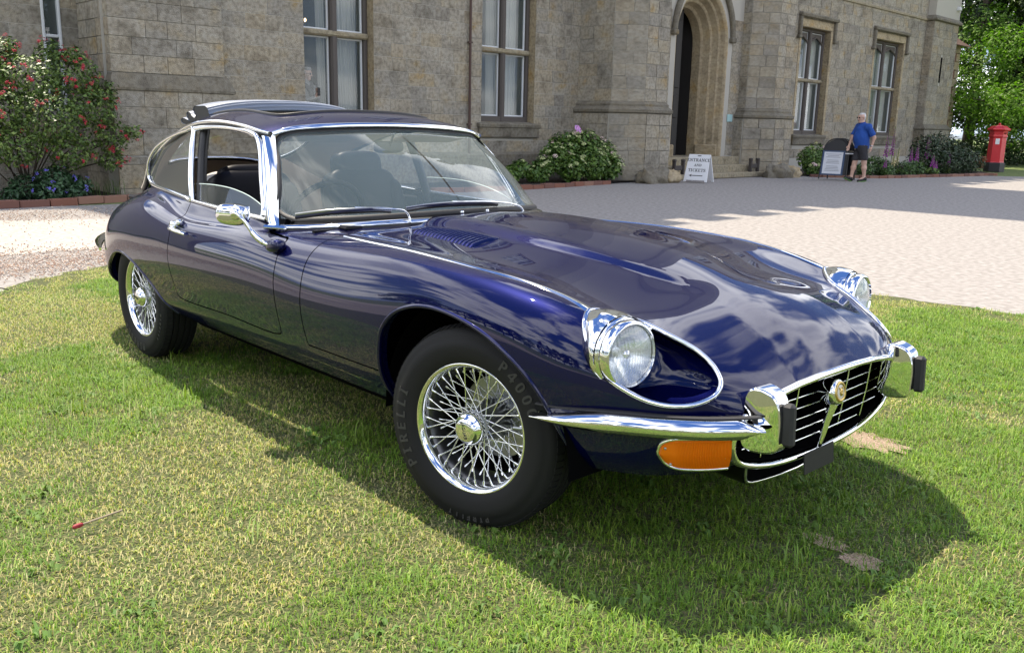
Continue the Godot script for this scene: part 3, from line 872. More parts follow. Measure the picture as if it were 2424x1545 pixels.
	# side view outline; the block narrows towards its front
	var outl := spline2([Vector2(3.442, .398), Vector2(3.508, .392), Vector2(3.533, .404), Vector2(3.540, .45), Vector2(3.537, .51), Vector2(3.524, .548), Vector2(3.496, .565), Vector2(3.462, .569), Vector2(3.445, .556), Vector2(3.439, .47)], 5)
	var zc := 0.402
	var wid := func(x: float) -> float: return lerpf(0.048, 0.026, clampf((x - 3.43) / 0.11, 0.0, 1.0))
	var om := outl.size()
	for u in [[-1.0, 0.93], [-0.93, 0.985], [-0.75, 1.0], [0.75, 1.0], [0.93, 0.985], [1.0, 0.93]]:
		for k in om + 1:
			var p := outl[k % om]
			var q = Vector2(3.49, 0.48) + (p - Vector2(3.49, 0.48)) * u[1]
			over.vert(Vector3(q.x, q.y, zc + u[0] * wid.call(q.x)), Vector3.UP)
	over.grid(0, 6, om + 1)
	over.smooth()
	for k in over.v.size():
		if over.n[k].dot(over.v[k] - Vector3(3.475, 0.475, zc)) < 0: over.n[k] = -over.n[k]
	for e in [0, 5]:
		var f := over.v.size()
		var sg := -1.0 if e == 0 else 1.0
		var nn := Vector3(0.24, 0, sg).normalized()
		over.vert(Vector3(3.49, 0.48, zc + sg * (wid.call(3.49) + 0.002)), nn)
		for k in om + 1: over.vert(over.v[e * (om + 1) + k], (nn * 0.85 + over.n[e * (om + 1) + k] * 0.15).normalized())
		for k in om: over.tri(f, f + 1 + k, f + 2 + k)
	var overs := both("overrider", over, M.chrome, car)
	var pad := MB.new()
	box(pad, Vector3(0.034, 0.118, 0.028), Transform3D(Basis(Vector3(0, 0, 1), 0.05), Vector3(3.552, 0.479, 0.402)), 0.008)
	pm("rubber_pad", pad, M.rubber, overs[0]); pm("rubber_pad", pad.mirrored(), M.rubber, overs[1])
	# ---- side lamps below the bumper
	var ind := MB.new()
	var bez := MB.new()
	var ip := [Vector3(3.262, 0, 0.640), Vector3(3.30, 0, 0.628), Vector3(3.345, 0, 0.60), Vector3(3.385, 0, 0.56), Vector3(3.415, 0, 0.515), Vector3(3.44, 0, 0.462)]
	var curve := spline(ip, 6)
	var lower := spline([Vector3(3.285, 0.378, 0.607), Vector3(3.293, 0.350, 0.588), Vector3(3.315, 0.335, 0.568), Vector3(3.345, 0.330, 0.532), Vector3(3.375, 0.328, 0.485), Vector3(3.398, 0.328, 0.443)], 6)
	var upper := spline([Vector3(3.285, 0.380, 0.609), Vector3(3.298, 0.408, 0.611), Vector3(3.325, 0.424, 0.600), Vector3(3.362, 0.429, 0.570), Vector3(3.398, 0.429, 0.525), Vector3(3.424, 0.428, 0.480)], 6)
	var m2 := curve.size()
	for k in m2:
		for j in 7:
			var q := j / 6.0
			var p := lower[k].lerp(upper[k], q)
			ind.vert(p + Vector3(0.010, 0.0, 0.008) * (1.0 + 0.9 * sin(q * PI)), Vector3(0.7, 0.0, 0.7))
	ind.grid(0, m2, 7)
	ind.smooth()
	for k in ind.v.size():
		if ind.n[k].x < 0: ind.n[k] = -ind.n[k]
	var ribs := MB.new()
	for k in range(3, m2, 1):
		for h in 2:
			var a := lower[k] if h == 0 else lower[k - 1].lerp(lower[k], 0.5)
			var b := upper[k] if h == 0 else upper[k - 1].lerp(upper[k], 0.5)
			var pts := PackedVector3Array()
			for j in 5:
				var q := 0.07 + 0.86 * j / 4.0
				pts.append(a.lerp(b, q) + Vector3(0.0105, 0.0, 0.0085) * (1.0 + 0.9 * sin(q * PI)))
			tube(ribs, pts, 0.0019, 0.0012, Vector3(0.7, 0, 0.7), 6)
	var split := MB.new()
	var sl := PackedVector3Array()
	for k in range(1, m2): sl.append(lower[k].lerp(upper[k], 0.52) + Vector3(0.0185, 0.0, 0.0150))
	tube(split, sl, 0.0018, 0.0018, Vector3.UP, 6)
	var screws := MB.new()
	for e in [[7, 0.80], [9, 0.10], [m2 - 3, 0.42]]:
		rounded(screws, Vector3(0.008, 0.008, 0.006), 0.9, Transform3D(looking(Vector3(0.7, 0, 0.7)), lower[e[0]].lerp(upper[e[0]], e[1]) + Vector3(0.017, 0, 0.013)), 8, 10)
	var bl := PackedVector3Array()
	for k in range(m2 - 1, -1, -1): bl.append(lower[k] + Vector3(0.004, -0.001, 0.004))
	for k in range(1, m2): bl.append(upper[k] + Vector3(0.004, 0.001, 0.004))
	tube(bez, bl, 0.007, 0.010, Vector3(0.7, 0, 0.7), 8)
	var sides := []
	for side in 2:
		var o := Node3D.new(); o.name = numbered("indicator", car, null); car.add_child(o, true)
		for e in [["amber_lens", ind, M.amber], ["lens_ribs", ribs, M.amber], ["lens_divider", split, M.amber], ["bezel", bez, M.chrome], ["screws", screws, M.steel]]:
			pm(e[0], e[1] if side == 0 else (e[1] as MB).mirrored(), e[2], o)
	# ---- number plate and chin scoop
	var pl := MB.new()
	box(pl, Vector3(0.004, 0.066, 0.178), Transform3D(Basis(Vector3(0, 0, 1), 0.10), Vector3(3.455, 0.268, 0.027)), 0.0015)
	var plate := pm("number_plate", pl, M.plate, car)
	plate.set_meta("label", "blank black front number plate")
	var chin := MB.new()
	var tray := [Vector3(3.36, 0.275, 0.275), Vector3(3.355, 0.235, 0.268), Vector3(3.35, 0.213, 0.245), Vector3(3.365, 0.205, 0.12), Vector3(3.37, 0.203, 0.0)]
	var full := spline(tray, 5)
	var fl := PackedVector3Array()
	for p in full: fl.append(p)
	for k in range(full.size() - 2, -1, -1): fl.append(full[k] * Vector3(1, 1, -1))
	for p in fl: chin.vert(p, Vector3.UP); 
	for p in fl: chin.vert(p + Vector3(-0.42, 0.02, 0), Vector3.UP)
	chin.grid(0, 2, fl.size())
	chin.smooth()
	for p in fl: chin.vert(p + Vector3(-0.01, -0.008, 0), Vector3.DOWN)
	for p in fl: chin.vert(p + Vector3(-0.42, 0.01, 0), Vector3.DOWN)
	chin.grid(fl.size() * 2, 2, fl.size())
	pm("chin_scoop", chin, M.trim_black, car)
	var ce := MB.new()
	tube(ce, fl, 0.005, 0.004, Vector3.RIGHT, 8)
	pm("chin_scoop_edge", ce, M.chrome, car)
	var back := MB.new()
	box(back, Vector3(0.5, 0.03, 0.9), Transform3D(Basis(), Vector3(3.05, 0.295, 0)))
	pm("chin_panel", back, M.liner, car)

func ribbon_tube(pts: Array, rx: float, ry: float, up: Vector3, per := 8, closed := false) -> MB:
	var mb := MB.new()
	tube(mb, spline(pts, per, closed), rx, ry, up, 10, closed)
	return mb

func greenhouse(car: Node, doors: Array) -> void:
	# ---- windscreen
	var base := [Vector3(1.745, .874, 0), Vector3(1.718, .869, .3), Vector3(1.635, .860, .5), Vector3(1.52, .851, .62), Vector3(1.385, .846, .688)]
	var top := [Vector3(1.215, 1.208, 0), Vector3(1.20, 1.203, .25), Vector3(1.18, 1.193, .42), Vector3(1.158, 1.182, .515), Vector3(1.137, 1.160, .560)]
	var ws := []
	for s in 4:
		var r := []
		for k in 5:
			var q := s / 3.0
			r.append((base[k] as Vector3).lerp(top[k], q) + Vector3(0.022, 0.012, 0.006) * sin(q * PI))
		ws.append(r)
	var wg := net(ws, 20, 24)
	var wm := net_mesh(wg)
	wm.add(wm.mirrored())
	for k in wm.v.size():
		if wm.n[k].x < 0: wm.n[k] = -wm.n[k]
	pm("windscreen", wm, M.screen, car)
	var half := []
	for k in 4: half.append(base[k])
	half.append((base[4] as Vector3).lerp(base[3], 0.45)); half.append((base[4] as Vector3).lerp(top[4], 0.10))
	for q in [0.3, 0.5, 0.7]: half.append((base[4] as Vector3).lerp(top[4], q) + Vector3(0.022, 0.012, 0.006) * sin(q * PI))
	half.append((base[4] as Vector3).lerp(top[4], 0.90)); half.append((top[4] as Vector3).lerp(top[3], 0.45))
	for k in [3, 2, 1, 0]: half.append(top[k])
	var loop := []
	for p in half: loop.append(p)
	for k in range(half.size() - 2, 0, -1): loop.append((half[k] as Vector3) * Vector3(1, 1, -1))
	var sl := MB.new()
	tube(sl, spline(loop, 6, true), 0.013, 0.008, Vector3(0.8, 0.6, 0).normalized(), 10, true)
	pm("windscreen_seal", sl, M.rubber, car)
	# chrome along the foot and head of the screen
	var foot := []
	for p in [Vector3(1.778, .852, 0), Vector3(1.75, .848, .3), Vector3(1.665, .838, .5), Vector3(1.545, .826, .635), Vector3(1.43, .818, .712)]: foot.append(p)
	var f2 := []
	for k in range(4, 0, -1): f2.append((foot[k] as Vector3) * Vector3(1, 1, -1))
	for p in foot: f2.append(p)
	pm("windscreen_foot_trim", ribbon_tube(f2, 0.016, 0.009, Vector3(0.5, 0.85, 0), 8), M.chrome, car)
	var fb := []
	for p in f2: fb.append(p + Vector3(0.010, -0.016, 0.0))
	pm("scuttle_seal", ribbon_tube(fb, 0.014, 0.010, Vector3(0.5, 0.85, 0), 8), M.rubber, car)
	var hd := [Vector3(1.137, 1.180, -.578), Vector3(1.16, 1.199, -.52), Vector3(1.186, 1.212, -.42), Vector3(1.208, 1.222, -.25), Vector3(1.223, 1.227, 0), Vector3(1.208, 1.222, .25), Vector3(1.186, 1.212, .42), Vector3(1.16, 1.199, .52), Vector3(1.137, 1.180, .578)]
	pm("windscreen_head_trim", ribbon_tube(hd, 0.013, 0.007, Vector3(0.7, 0.7, 0), 8), M.chrome, car)
	# ---- chrome windscreen pillars
	var pil := MB.new()
	var rows := 14
	for k in rows:
		var q := float(k) / (rows - 1)
		var bow := Vector3(0.022, 0.012, 0.006) * sin(q * PI)
		var a := Vector3(1.398, .812, .706).lerp(Vector3(1.145, 1.176, .570), q) + bow
		var b := Vector3(1.285, .846, .708).lerp(Vector3(1.075, 1.170, .604), q) + Vector3(0.012, 0.0, 0.008) * sin(q * PI)
		var mid := (a + b) * 0.5 + Vector3(0.006, 0.0, 0.024)
		if q < 0.12: a += Vector3(0.04, -0.008, 0.016) * (1 - q / 0.12)
		for j in 7:
			var u := j / 6.0
			pil.vert(a * (1 - u) * (1 - u) + mid * 2 * u * (1 - u) + b * u * u, Vector3(0.5, 0.2, 0.8))
	pil.grid(0, rows, 7)
	pil.smooth()
	for k in pil.v.size():
		if pil.n[k].z < 0: pil.n[k] = -pil.n[k]
	both("windscreen_pillar", pil, M.chrome, car)
	var pf := MB.new()
	box(pf, Vector3(0.11, 0.020, 0.05), Transform3D(Basis(Vector3.UP, 0.5) , Vector3(1.415, 0.815, 0.722)), 0.008)
	both("pillar_foot", pf, M.chrome, car)
	# ---- roof
	var rs := [
		[Vector3(1.218, 1.230, 0), Vector3(1.203, 1.225, .25), Vector3(1.178, 1.213, .42), Vector3(1.153, 1.200, .52), Vector3(1.132, 1.186, .585)],
		[Vector3(1.12, 1.262, 0), Vector3(1.11, 1.256, .24), Vector3(1.10, 1.238, .41), Vector3(1.09, 1.219, .52), Vector3(1.08, 1.196, .602)],
		[Vector3(.97, 1.284, 0), Vector3(.97, 1.277, .23), Vector3(.97, 1.254, .41), Vector3(.97, 1.231, .525), Vector3(.97, 1.209, .610)],
		[Vector3(.7, 1.302, 0), Vector3(.7, 1.297, .22), Vector3(.7, 1.276, .41), Vector3(.7, 1.25, .525), Vector3(.7, 1.222, .615)],
		[Vector3(.4, 1.302, 0), Vector3(.4, 1.297, .22), Vector3(.4, 1.275, .41), Vector3(.4, 1.245, .525), Vector3(.4, 1.200, .612)],
		[Vector3(.1, 1.275, 0), Vector3(.1, 1.268, .22), Vector3(.1, 1.236, .41), Vector3(.1, 1.188, .52), Vector3(.1, 1.122, .592)],
		[Vector3(-.15, 1.222, 0), Vector3(-.15, 1.212, .21), Vector3(-.14, 1.17, .40), Vector3(-.13, 1.11, .51), Vector3(-.10, 1.04, .580)],
		[Vector3(-.4, 1.145, 0), Vector3(-.4, 1.135, .20), Vector3(-.36, 1.07, .39), Vector3(-.30, .985, .50), Vector3(-.225, .90, .590)],
		[Vector3(-.62, 1.05, 0), Vector3(-.62, 1.04, .19), Vector3(-.60, .98, .355), Vector3(-.55, .90, .45), Vector3(-.48, .838, .507)],
		[Vector3(-.85, .905, 0), Vector3(-.85, .895, .17), Vector3(-.84, .85, .31), Vector3(-.82, .795, .38), Vector3(-.78, .768, .425)],
		[Vector3(-1.0, .74, 0), Vector3(-1.0, .735, .14), Vector3(-.995, .715, .24), Vector3(-.99, .69, .31), Vector3(-.965, .672, .395)]]
	var rg := net(rs, 110, 50)
	var rm := net_mesh(rg)
	rm.add(rm.mirrored())
	for k in rm.v.size():
		if rm.n[k].y < 0: rm.n[k] = -rm.n[k]
	var open_roof := spline2([Vector2(.965, -.25), Vector2(.975, 0), Vector2(.965, .25), Vector2(.945, .385), Vector2(.90, .425), Vector2(.6, .43), Vector2(.25, .425), Vector2(.20, .39), Vector2(.19, 0), Vector2(.20, -.39), Vector2(.25, -.425), Vector2(.6, -.43), Vector2(.90, -.425), Vector2(.945, -.385)], 5, true)
	var hatch := spline2([Vector2(-.10, 0), Vector2(-.11, .26), Vector2(-.14, .37), Vector2(-.25, .40), Vector2(-.5, .37), Vector2(-.66, .31), Vector2(-.70, .2), Vector2(-.71, 0), Vector2(-.70, -.2), Vector2(-.66, -.31), Vector2(-.5, -.37), Vector2(-.25, -.40), Vector2(-.14, -.37), Vector2(-.11, -.26)], 5, true)
	var fo := PackedFloat32Array(); var fh := PackedFloat32Array()
	for p in rm.v:
		fo.append(minf(psd(open_roof, Vector2(p.x, p.z)), psd(hatch, Vector2(p.x, p.z))))
		fh.append(-psd(hatch, Vector2(p.x, p.z)))
	var rear_glass := clip(rm, fh)
	pm("rear_window", rear_glass, M.glass, car)
	var roof := clip(rm, fo)
	pm("roof_panel", roof, M.paint, car)
	var hl := MB.new()
	for k in roof.v.size(): hl.vert(roof.v[k] - roof.n[k] * 0.018, -roof.n[k])
	hl.i = roof.i.duplicate()
	pm("headlining", hl, M.headlining, car)
	var oe := MB.new()
	var op := PackedVector3Array()
	for q in open_roof: op.append(roof_point(rg, q))
	tube(oe, op, 0.006, 0.010, Vector3.UP, 8, true)
	pm("sunroof_rim", oe, M.trim_black, car)
	var he := MB.new()
	var hp := PackedVector3Array()
	for q in hatch: hp.append(roof_point(rg, q))
	tube(he, hp, 0.012, 0.007, Vector3.UP, 8, true)
	pm("rear_window_trim", he, M.chrome, car)
	# ---- folded cloth sunroof
	var sun := Node3D.new(); sun.name = "folded_sunroof"; car.add_child(sun)
	var cloth := MB.new()
	var sec := spline2([Vector2(.215, 1.268), Vector2(.205, 1.300), Vector2(.185, 1.318), Vector2(.10, 1.322), Vector2(.035, 1.318), Vector2(.022, 1.300), Vector2(.05, 1.272), Vector2(.03, 1.262), Vector2(-.03, 1.292), Vector2(-.06, 1.286), Vector2(-.055, 1.262), Vector2(-.03, 1.245), Vector2(-.08, 1.256), Vector2(-.125, 1.258), Vector2(-.135, 1.242), Vector2(-.10, 1.228), Vector2(-.02, 1.235), Vector2(.1, 1.255)], 6, true)
	var cw := 19
	for k in cw:
		var z := lerpf(-0.435, 0.435, float(k) / (cw - 1))
		var crown := 0.020 * (1 - pow(z / 0.435, 2)) - 0.022 * pow(absf(z) / 0.435, 4)
		for j in sec.size() + 1:
			var p := sec[j % sec.size()]
			cloth.vert(Vector3(p.x + 0.03 * (1 - pow(z / 0.435, 2)) + 0.004 * sin(j * 1.7 + z * 9.0), p.y + crown, z), Vector3.UP)
	cloth.grid(0, cw, sec.size() + 1)
	cloth.smooth()
	for k in cloth.i.size() / 3: pass
	orient_out(cloth, sec.size() + 1, sec)
	pm("cloth_folds", cloth, M.fabric_roof, sun)
	var cap := MB.new()
	for sg: float in [-1.0, 1.0]:
		var f := cap.v.size()
		var tri := Geometry2D.triangulate_polygon(sec)
		for p in sec: cap.vert(Vector3(p.x, p.y - 0.022, 0.432 * sg), Vector3(0, 0, sg))
		for k in range(0, tri.size(), 3): cap.tri(f + tri[k], f + tri[k + 1], f + tri[k + 2])
	pm("cloth_ends", cap, M.trim_black, sun)
	# ---- side glass frames
	var frame_top := [Vector2(.56, .857), Vector2(.53, .96), Vector2(.49, 1.10), Vector2(.462, 1.180)]
	var dl := []
	for q in [Vector2(.468, 1.188), Vector2(.60, 1.199), Vector2(.76, 1.201), Vector2(.92, 1.193), Vector2(1.03, 1.178), Vector2(1.085, 1.160), Vector2(1.125, 1.11), Vector2(1.20, 1.0), Vector2(1.275, .875), Vector2(1.28, .850)]: dl.append(side_at(q.x, q.y) + Vector3(0, 0, 0.006))
	var door_frame := MB.new()
	tube(door_frame, spline(dl, 8), 0.013, 0.012, Vector3(0, 0, 1), 10)
	var post := []
	for q in frame_top: post.append(side_at(q.x, q.y) + Vector3(0.008, 0, 0.006))
	tube(door_frame, spline(post, 6), 0.012, 0.010, Vector3(0, 0, 1), 8)
	var fr := both("door_window_frame", door_frame, M.chrome, car)
	var belt := []
	for q in [Vector2(.555, .856), Vector2(.70, .851), Vector2(.867, .846), Vector2(1.08, .842), Vector2(1.31, .838)]: belt.append(side_at(q.x, q.y) + Vector3(0, 0, 0.002))
	both("door_belt_trim", ribbon_tube(belt, 0.010, 0.011, Vector3(0, 0, 1)), M.chrome, car)
	# quarter window
	var ql := [Vector2(.535, .857), Vector2(.46, .862), Vector2(.36, .868), Vector2(.20, .877), Vector2(.04, .883), Vector2(-.08, .888), Vector2(-.17, .899), Vector2(-.207, .925), Vector2(-.20, .965), Vector2(-.17, 1.010), Vector2(-.08, 1.075), Vector2(.07, 1.126), Vector2(.24, 1.162), Vector2(.36, 1.180), Vector2(.443, 1.188), Vector2(.468, 1.10), Vector2(.505, .96)]
	var q3 := []
	for q in ql: q3.append(side_at(q.x, q.y) + Vector3(0, 0, 0.004))
	var qf := MB.new()
	tube(qf, spline(q3, 6, true), 0.011, 0.010, Vector3(0, 0, 1), 10, true)
	var qg := MB.new()
	var qp := spline2(ql, 6, true)
	var qt := Geometry2D.triangulate_polygon(qp)
	for p in qp: qg.vert(side_at(p.x, p.y) - Vector3(0, 0, 0.002), Vector3(-0.12, 0.2, 0.97).normalized())
	for k in range(0, qt.size(), 3): qg.tri(qt[k], qt[k + 1], qt[k + 2])
	for side in 2:
		var o := Node3D.new(); o.name = numbered("quarter_window", car, null); car.add_child(o, true)
		pm("window_frame", qf if side == 0 else qf.mirrored(), M.chrome, o)
		pm("pane", qg if side == 0 else qg.mirrored(), M.glass, o)
	# lowered door glass
	var gl := MB.new()
	var gp := PackedVector2Array()
	for q in [Vector2(.565, .82), Vector2(1.32, .82), Vector2(1.285, .858), Vector2(1.22, .885), Vector2(1.10, .916), Vector2(.95, .936), Vector2(.80, .942), Vector2(.65, .940), Vector2(.55, .935)]: gp.append(q)
	var gt := Geometry2D.triangulate_polygon(gp)
	for p in gp: gl.vert(side_at(p.x, p.y) - Vector3(0, 0, 0.012), Vector3(0, 0.2, 0.98).normalized())
	for k in range(0, gt.size(), 3): gl.tri(gt[k], gt[k + 1], gt[k + 2])
	var ge := MB.new()
	var gep := []
	for k in range(2, gp.size()): gep.append(side_at(gp[k].x, gp[k].y) - Vector3(0, 0, 0.012))
	tube(ge, spline(gep, 5), 0.0025, 0.0025, Vector3(0, 0, 1), 6)
	for side in 2:
		pm("door_glass", gl if side == 0 else gl.mirrored(), M.glass, doors[side])
		pm("glass_edge", ge if side == 0 else ge.mirrored(), mat(lin(0.6, 0.72, 0.68), 0.1), doors[side])
	# black inner door post
	var bp := MB.new()
	var bpts := []
	for q in [Vector2(.60, .80), Vector2(.565, .96), Vector2(.525, 1.10), Vector2(.50, 1.195)]: bpts.append(side_at(q.x, q.y) - Vector3(0, 0, 0.03))
	tube(bp, spline(bpts, 5), 0.028, 0.022, Vector3(0, 0, 1), 10)
	both("door_post", bp, M.trim_black, car)
	# drip rail: a bright bead with a black channel below it
	var dr := [Vector3(-.52, .845, .522), Vector3(-.36, .90, .562), Vector3(-.22, .985, .592), Vector3(-.07, 1.065, .594), Vector3(.18, 1.147, .612), Vector3(.355, 1.193, .622), Vector3(.52, 1.217, .627), Vector3(.745, 1.225, .626), Vector3(.95, 1.211, .621), Vector3(1.08, 1.192, .609), Vector3(1.135, 1.182, .592)]
	both("drip_rail", ribbon_tube(dr, 0.008, 0.007, Vector3(0, 0, 1)), M.chrome, car)
	var db := []
	for p in dr: db.append(p + Vector3(0, -0.013, -0.010))
	both("drip_channel", ribbon_tube(db, 0.012, 0.012, Vector3(0, 0, 1)), M.trim_black, car)
	# rear side panel between quarter window and fender
	var cp := MB.new()
	var f := 0
	for k in 21:
		var x := lerpf(-0.55, 0.56, k / 20.0)
		var zb := interp(BELT_X, BELT_Z, x)
		var yb := interp([-0.5, -0.2, 0.0, 0.2, 0.56], [0.832, 0.878, 0.874, 0.868, 0.857], x)
		cp.vert(Vector3(x, yb + 0.012, zb - 0.004), Vector3(0, 0.5, 0.8)); cp.vert(Vector3(x, yb - 0.012, zb + 0.004), Vector3(0, 0.5, 0.8))
	cp.grid(0, 21, 2)
	both("rear_belt_panel", cp, M.paint, car)

func orient_out(mb: MB, per: int, sec: PackedVector2Array) -> void:
	# normals of an extruded closed outline, turned to the outside
	var area := 0.0
	for k in sec.size(): area += sec[k].cross(sec[(k + 1) % sec.size()])
	for k in mb.v.size():
		var j := k % per
		var a := sec[(j - 1 + sec.size()) % sec.size()]
		var b := sec[(j + 1) % sec.size()]
		var e := (b - a).normalized()
		var o := Vector2(e.y, -e.x) * signf(area)
		if mb.n[k].dot(Vector3(o.x, o.y, 0)) < 0: mb.n[k] = -mb.n[k]

func roof_point(g: Dictionary, q: Vector2) -> Vector3:
	var best := 1e9
	var at := Vector3.ZERO
	var n := Vector3.UP
	var p := Vector2(q.x, absf(q.y))
	for k in g.pos.size():
		var w: Vector3 = g.pos[k]
		var d := (Vector2(w.x, w.z) - p).length_squared()
		if d < best: best = d; at = w; n = g.nrm[k]
	if n.y < 0: n = -n
	var y := at.y - (n.x * (p.x - at.x) + n.z * (p.y - at.z)) / maxf(n.y, 0.2)
	return Vector3(q.x, y, q.y)

func cabin_inside(car: Node) -> void:
	# seats with headrests
	for sz: float in [1.0, -1.0]:
		var seat := Node3D.new(); seat.name = numbered("seat", car, null); car.add_child(seat, true)
		var z: float = 0.33 * sz
		var c := MB.new()
		rounded(c, Vector3(0.52, 0.20, 0.46), 0.4, Transform3D(Basis(Vector3(0, 0, 1), 0.12), Vector3(0.80, 0.40, z)))
		pm("seat_cushion", c, M.leather, seat)
		var b := MB.new()
		rounded(b, Vector3(0.16, 0.58, 0.46), 0.38, Transform3D(Basis(Vector3(0, 0, 1), 0.30), Vector3(0.47, 0.70, z)))
		pm("seat_back", b, M.leather, seat)
		var w := MB.new()
		for e: float in [-1.0, 1.0]: rounded(w, Vector3(0.13, 0.50, 0.10), 0.5, Transform3D(Basis(Vector3(0, 0, 1), 0.30), Vector3(0.51, 0.68, z + e * 0.19)))
		pm("seat_bolster", w, M.leather, seat)
		var h := MB.new()
		var hy := 0.965 if sz > 0 else 1.03
		rounded(h, Vector3(0.13, 0.155, 0.30), 0.55, Transform3D(Basis(Vector3(0, 0, 1), 0.2), Vector3(0.385, hy - 0.03, z)))
		pm("headrest", h, M.leather, seat)
		var hp := MB.new()
		for e: float in [-1.0, 1.0]: tube(hp, PackedVector3Array([Vector3(0.40, hy, z + 0.06 * e), Vector3(0.43, hy - 0.18, z + 0.06 * e)]), 0.006)
		pm("headrest_post", hp, M.chrome, seat)
	var rear := MB.new()
	rounded(rear, Vector3(0.14, 0.42, 1.06), 0.3, Transform3D(Basis(Vector3(0, 0, 1), 0.35), Vector3(-0.12, 0.62, 0)))
	rounded(rear, Vector3(0.40, 0.16, 1.06), 0.3, Transform3D(Basis(), Vector3(0.08, 0.44, 0)))
	pm("rear_seat", rear, M.leather, car)
	var shelf := MB.new()
	box(shelf, Vector3(0.70, 0.03, 0.96), Transform3D(Basis(Vector3(0, 0, 1), -0.02), Vector3(-0.52, 0.76, 0)), 0.01)
	pm("rear_shelf", shelf, M.leather, car)
	# tan trim panels inside the doors and quarters
	for e in [[Vector3(0.74, 0.30, 0.02), Vector3(0.94, 0.63, 0.715), "door_card"], [Vector3(0.62, 0.22, 0.02), Vector3(0.22, 0.72, 0.63), "quarter_card"]]:
		var t := MB.new()
		box(t, e[0], Transform3D(Basis(Vector3.UP, -0.06 if e[2] == "quarter_card" else 0.0), e[1]), 0.008)
		both(e[2], t, M.leather, car)
	# dashboard, binnacle, wheel
	var dash := MB.new()
	box(dash, Vector3(0.30, 0.16, 1.24), Transform3D(Basis(), Vector3(1.42, 0.755, 0)), 0.05)
	pm("dashboard", dash, M.leather, car)
	var top := MB.new()
	box(top, Vector3(0.22, 0.02, 1.14), Transform3D(Basis(Vector3(0, 0, 1), -0.03), Vector3(1.58, 0.828, 0)), 0.008)
	pm("dashboard_top", top, M.leather, car)
	var wheel := Node3D.new(); wheel.name = "steering_wheel"; car.add_child(wheel)
	var wx := Transform3D(looking(Vector3(-1, 0.42, 0)), Vector3(1.17, 0.800, 0.35))
	var wr := MB.new()
	var wp := PackedVector3Array()
	for k in 48: wp.append(wx * Vector3(cos(TAU * k / 48) * 0.19, sin(TAU * k / 48) * 0.19, 0))
	tube(wr, wp, 0.013, 0.013, wx.basis.z, 10, true)
	pm("wheel_rim", wr, M.leather, wheel)
	var wsp := MB.new()
	for w: float in [0.0, PI, -PI / 2]: tube(wsp, PackedVector3Array([wx * Vector3(0, 0, -0.03), wx * Vector3(cos(w) * 0.185, sin(w) * 0.185, 0)]), 0.014, 0.002, wx.basis.z, 8)
	pm("wheel_spokes", wsp, M.steel, wheel)
	var hub := MB.new()
	rounded(hub, Vector3(0.10, 0.10, 0.04), 0.9, wx * Transform3D(Basis(), Vector3(0, 0, -0.02)))
	pm("wheel_hub", hub, M.leather, wheel)
	tube(hub, PackedVector3Array([wx * Vector3(0, 0, -0.03), wx * Vector3(0, 0, -0.3)]), 0.025)
	# tunnel and floor
	var tun := MB.new()
	box(tun, Vector3(1.2, 0.20, 0.20), Transform3D(Basis(), Vector3(0.9, 0.42, 0)), 0.03)
	box(tun, Vector3(2.2, 0.03, 1.35), Transform3D(Basis(), Vector3(0.6, 0.325, 0)), 0.0)
	box(tun, Vector3(0.02, 0.5, 1.35), Transform3D(Basis(), Vector3(1.62, 0.57, 0)), 0.0)
	pm("cabin_floor", tun, M.leather, car)
	# sun visors and mirror
	for sz: float in [1.0, -1.0]:
		var v := MB.new()
		box(v, Vector3(0.16, 0.016, 0.38), Transform3D(Basis(Vector3(0, 0, 1), 0.18), Vector3(1.07, 1.165, 0.32 * sz)), 0.006)
		pm("sun_visor", v, M.headlining, car)
	var im := MB.new()
	rounded(im, Vector3(0.03, 0.055, 0.19), 0.5, Transform3D(Basis(Vector3.UP, 0.2), Vector3(1.17, 1.125, 0)))
	tube(im, PackedVector3Array([Vector3(1.18, 1.13, 0), Vector3(1.215, 1.195, 0)]), 0.006)
	pm("inside_mirror", im, M.trim_black, car)
	var cu := MB.new()
	rounded(cu, Vector3(0.16, 0.34, 0.34), 0.8, Transform3D(Basis(Vector3(0, 0, 1), 0.5), Vector3(0.03, 0.80, 0.26)))
	var co := pm("round_cushion", cu, M.cushion)
	tag(co, "round off-white cushion standing on the rear seat of the blue car", "cushion")
	var fl := MB.new()
	box(fl, Vector3(0.035, 0.26, 0.50), Transform3D(Basis(Vector3(0, 0, 1), 0.2) * Basis(Vector3.RIGHT, -0.50), Vector3(0.12, 0.80, -0.20)), 0.004)
	var fo := pm("tan_trim_slab", fl, M.tan)  # simplified slab standing for the tan rear-seat trim
	tag(fo, "flat tan slab standing for trim across the rear seat of the blue car", "bag")

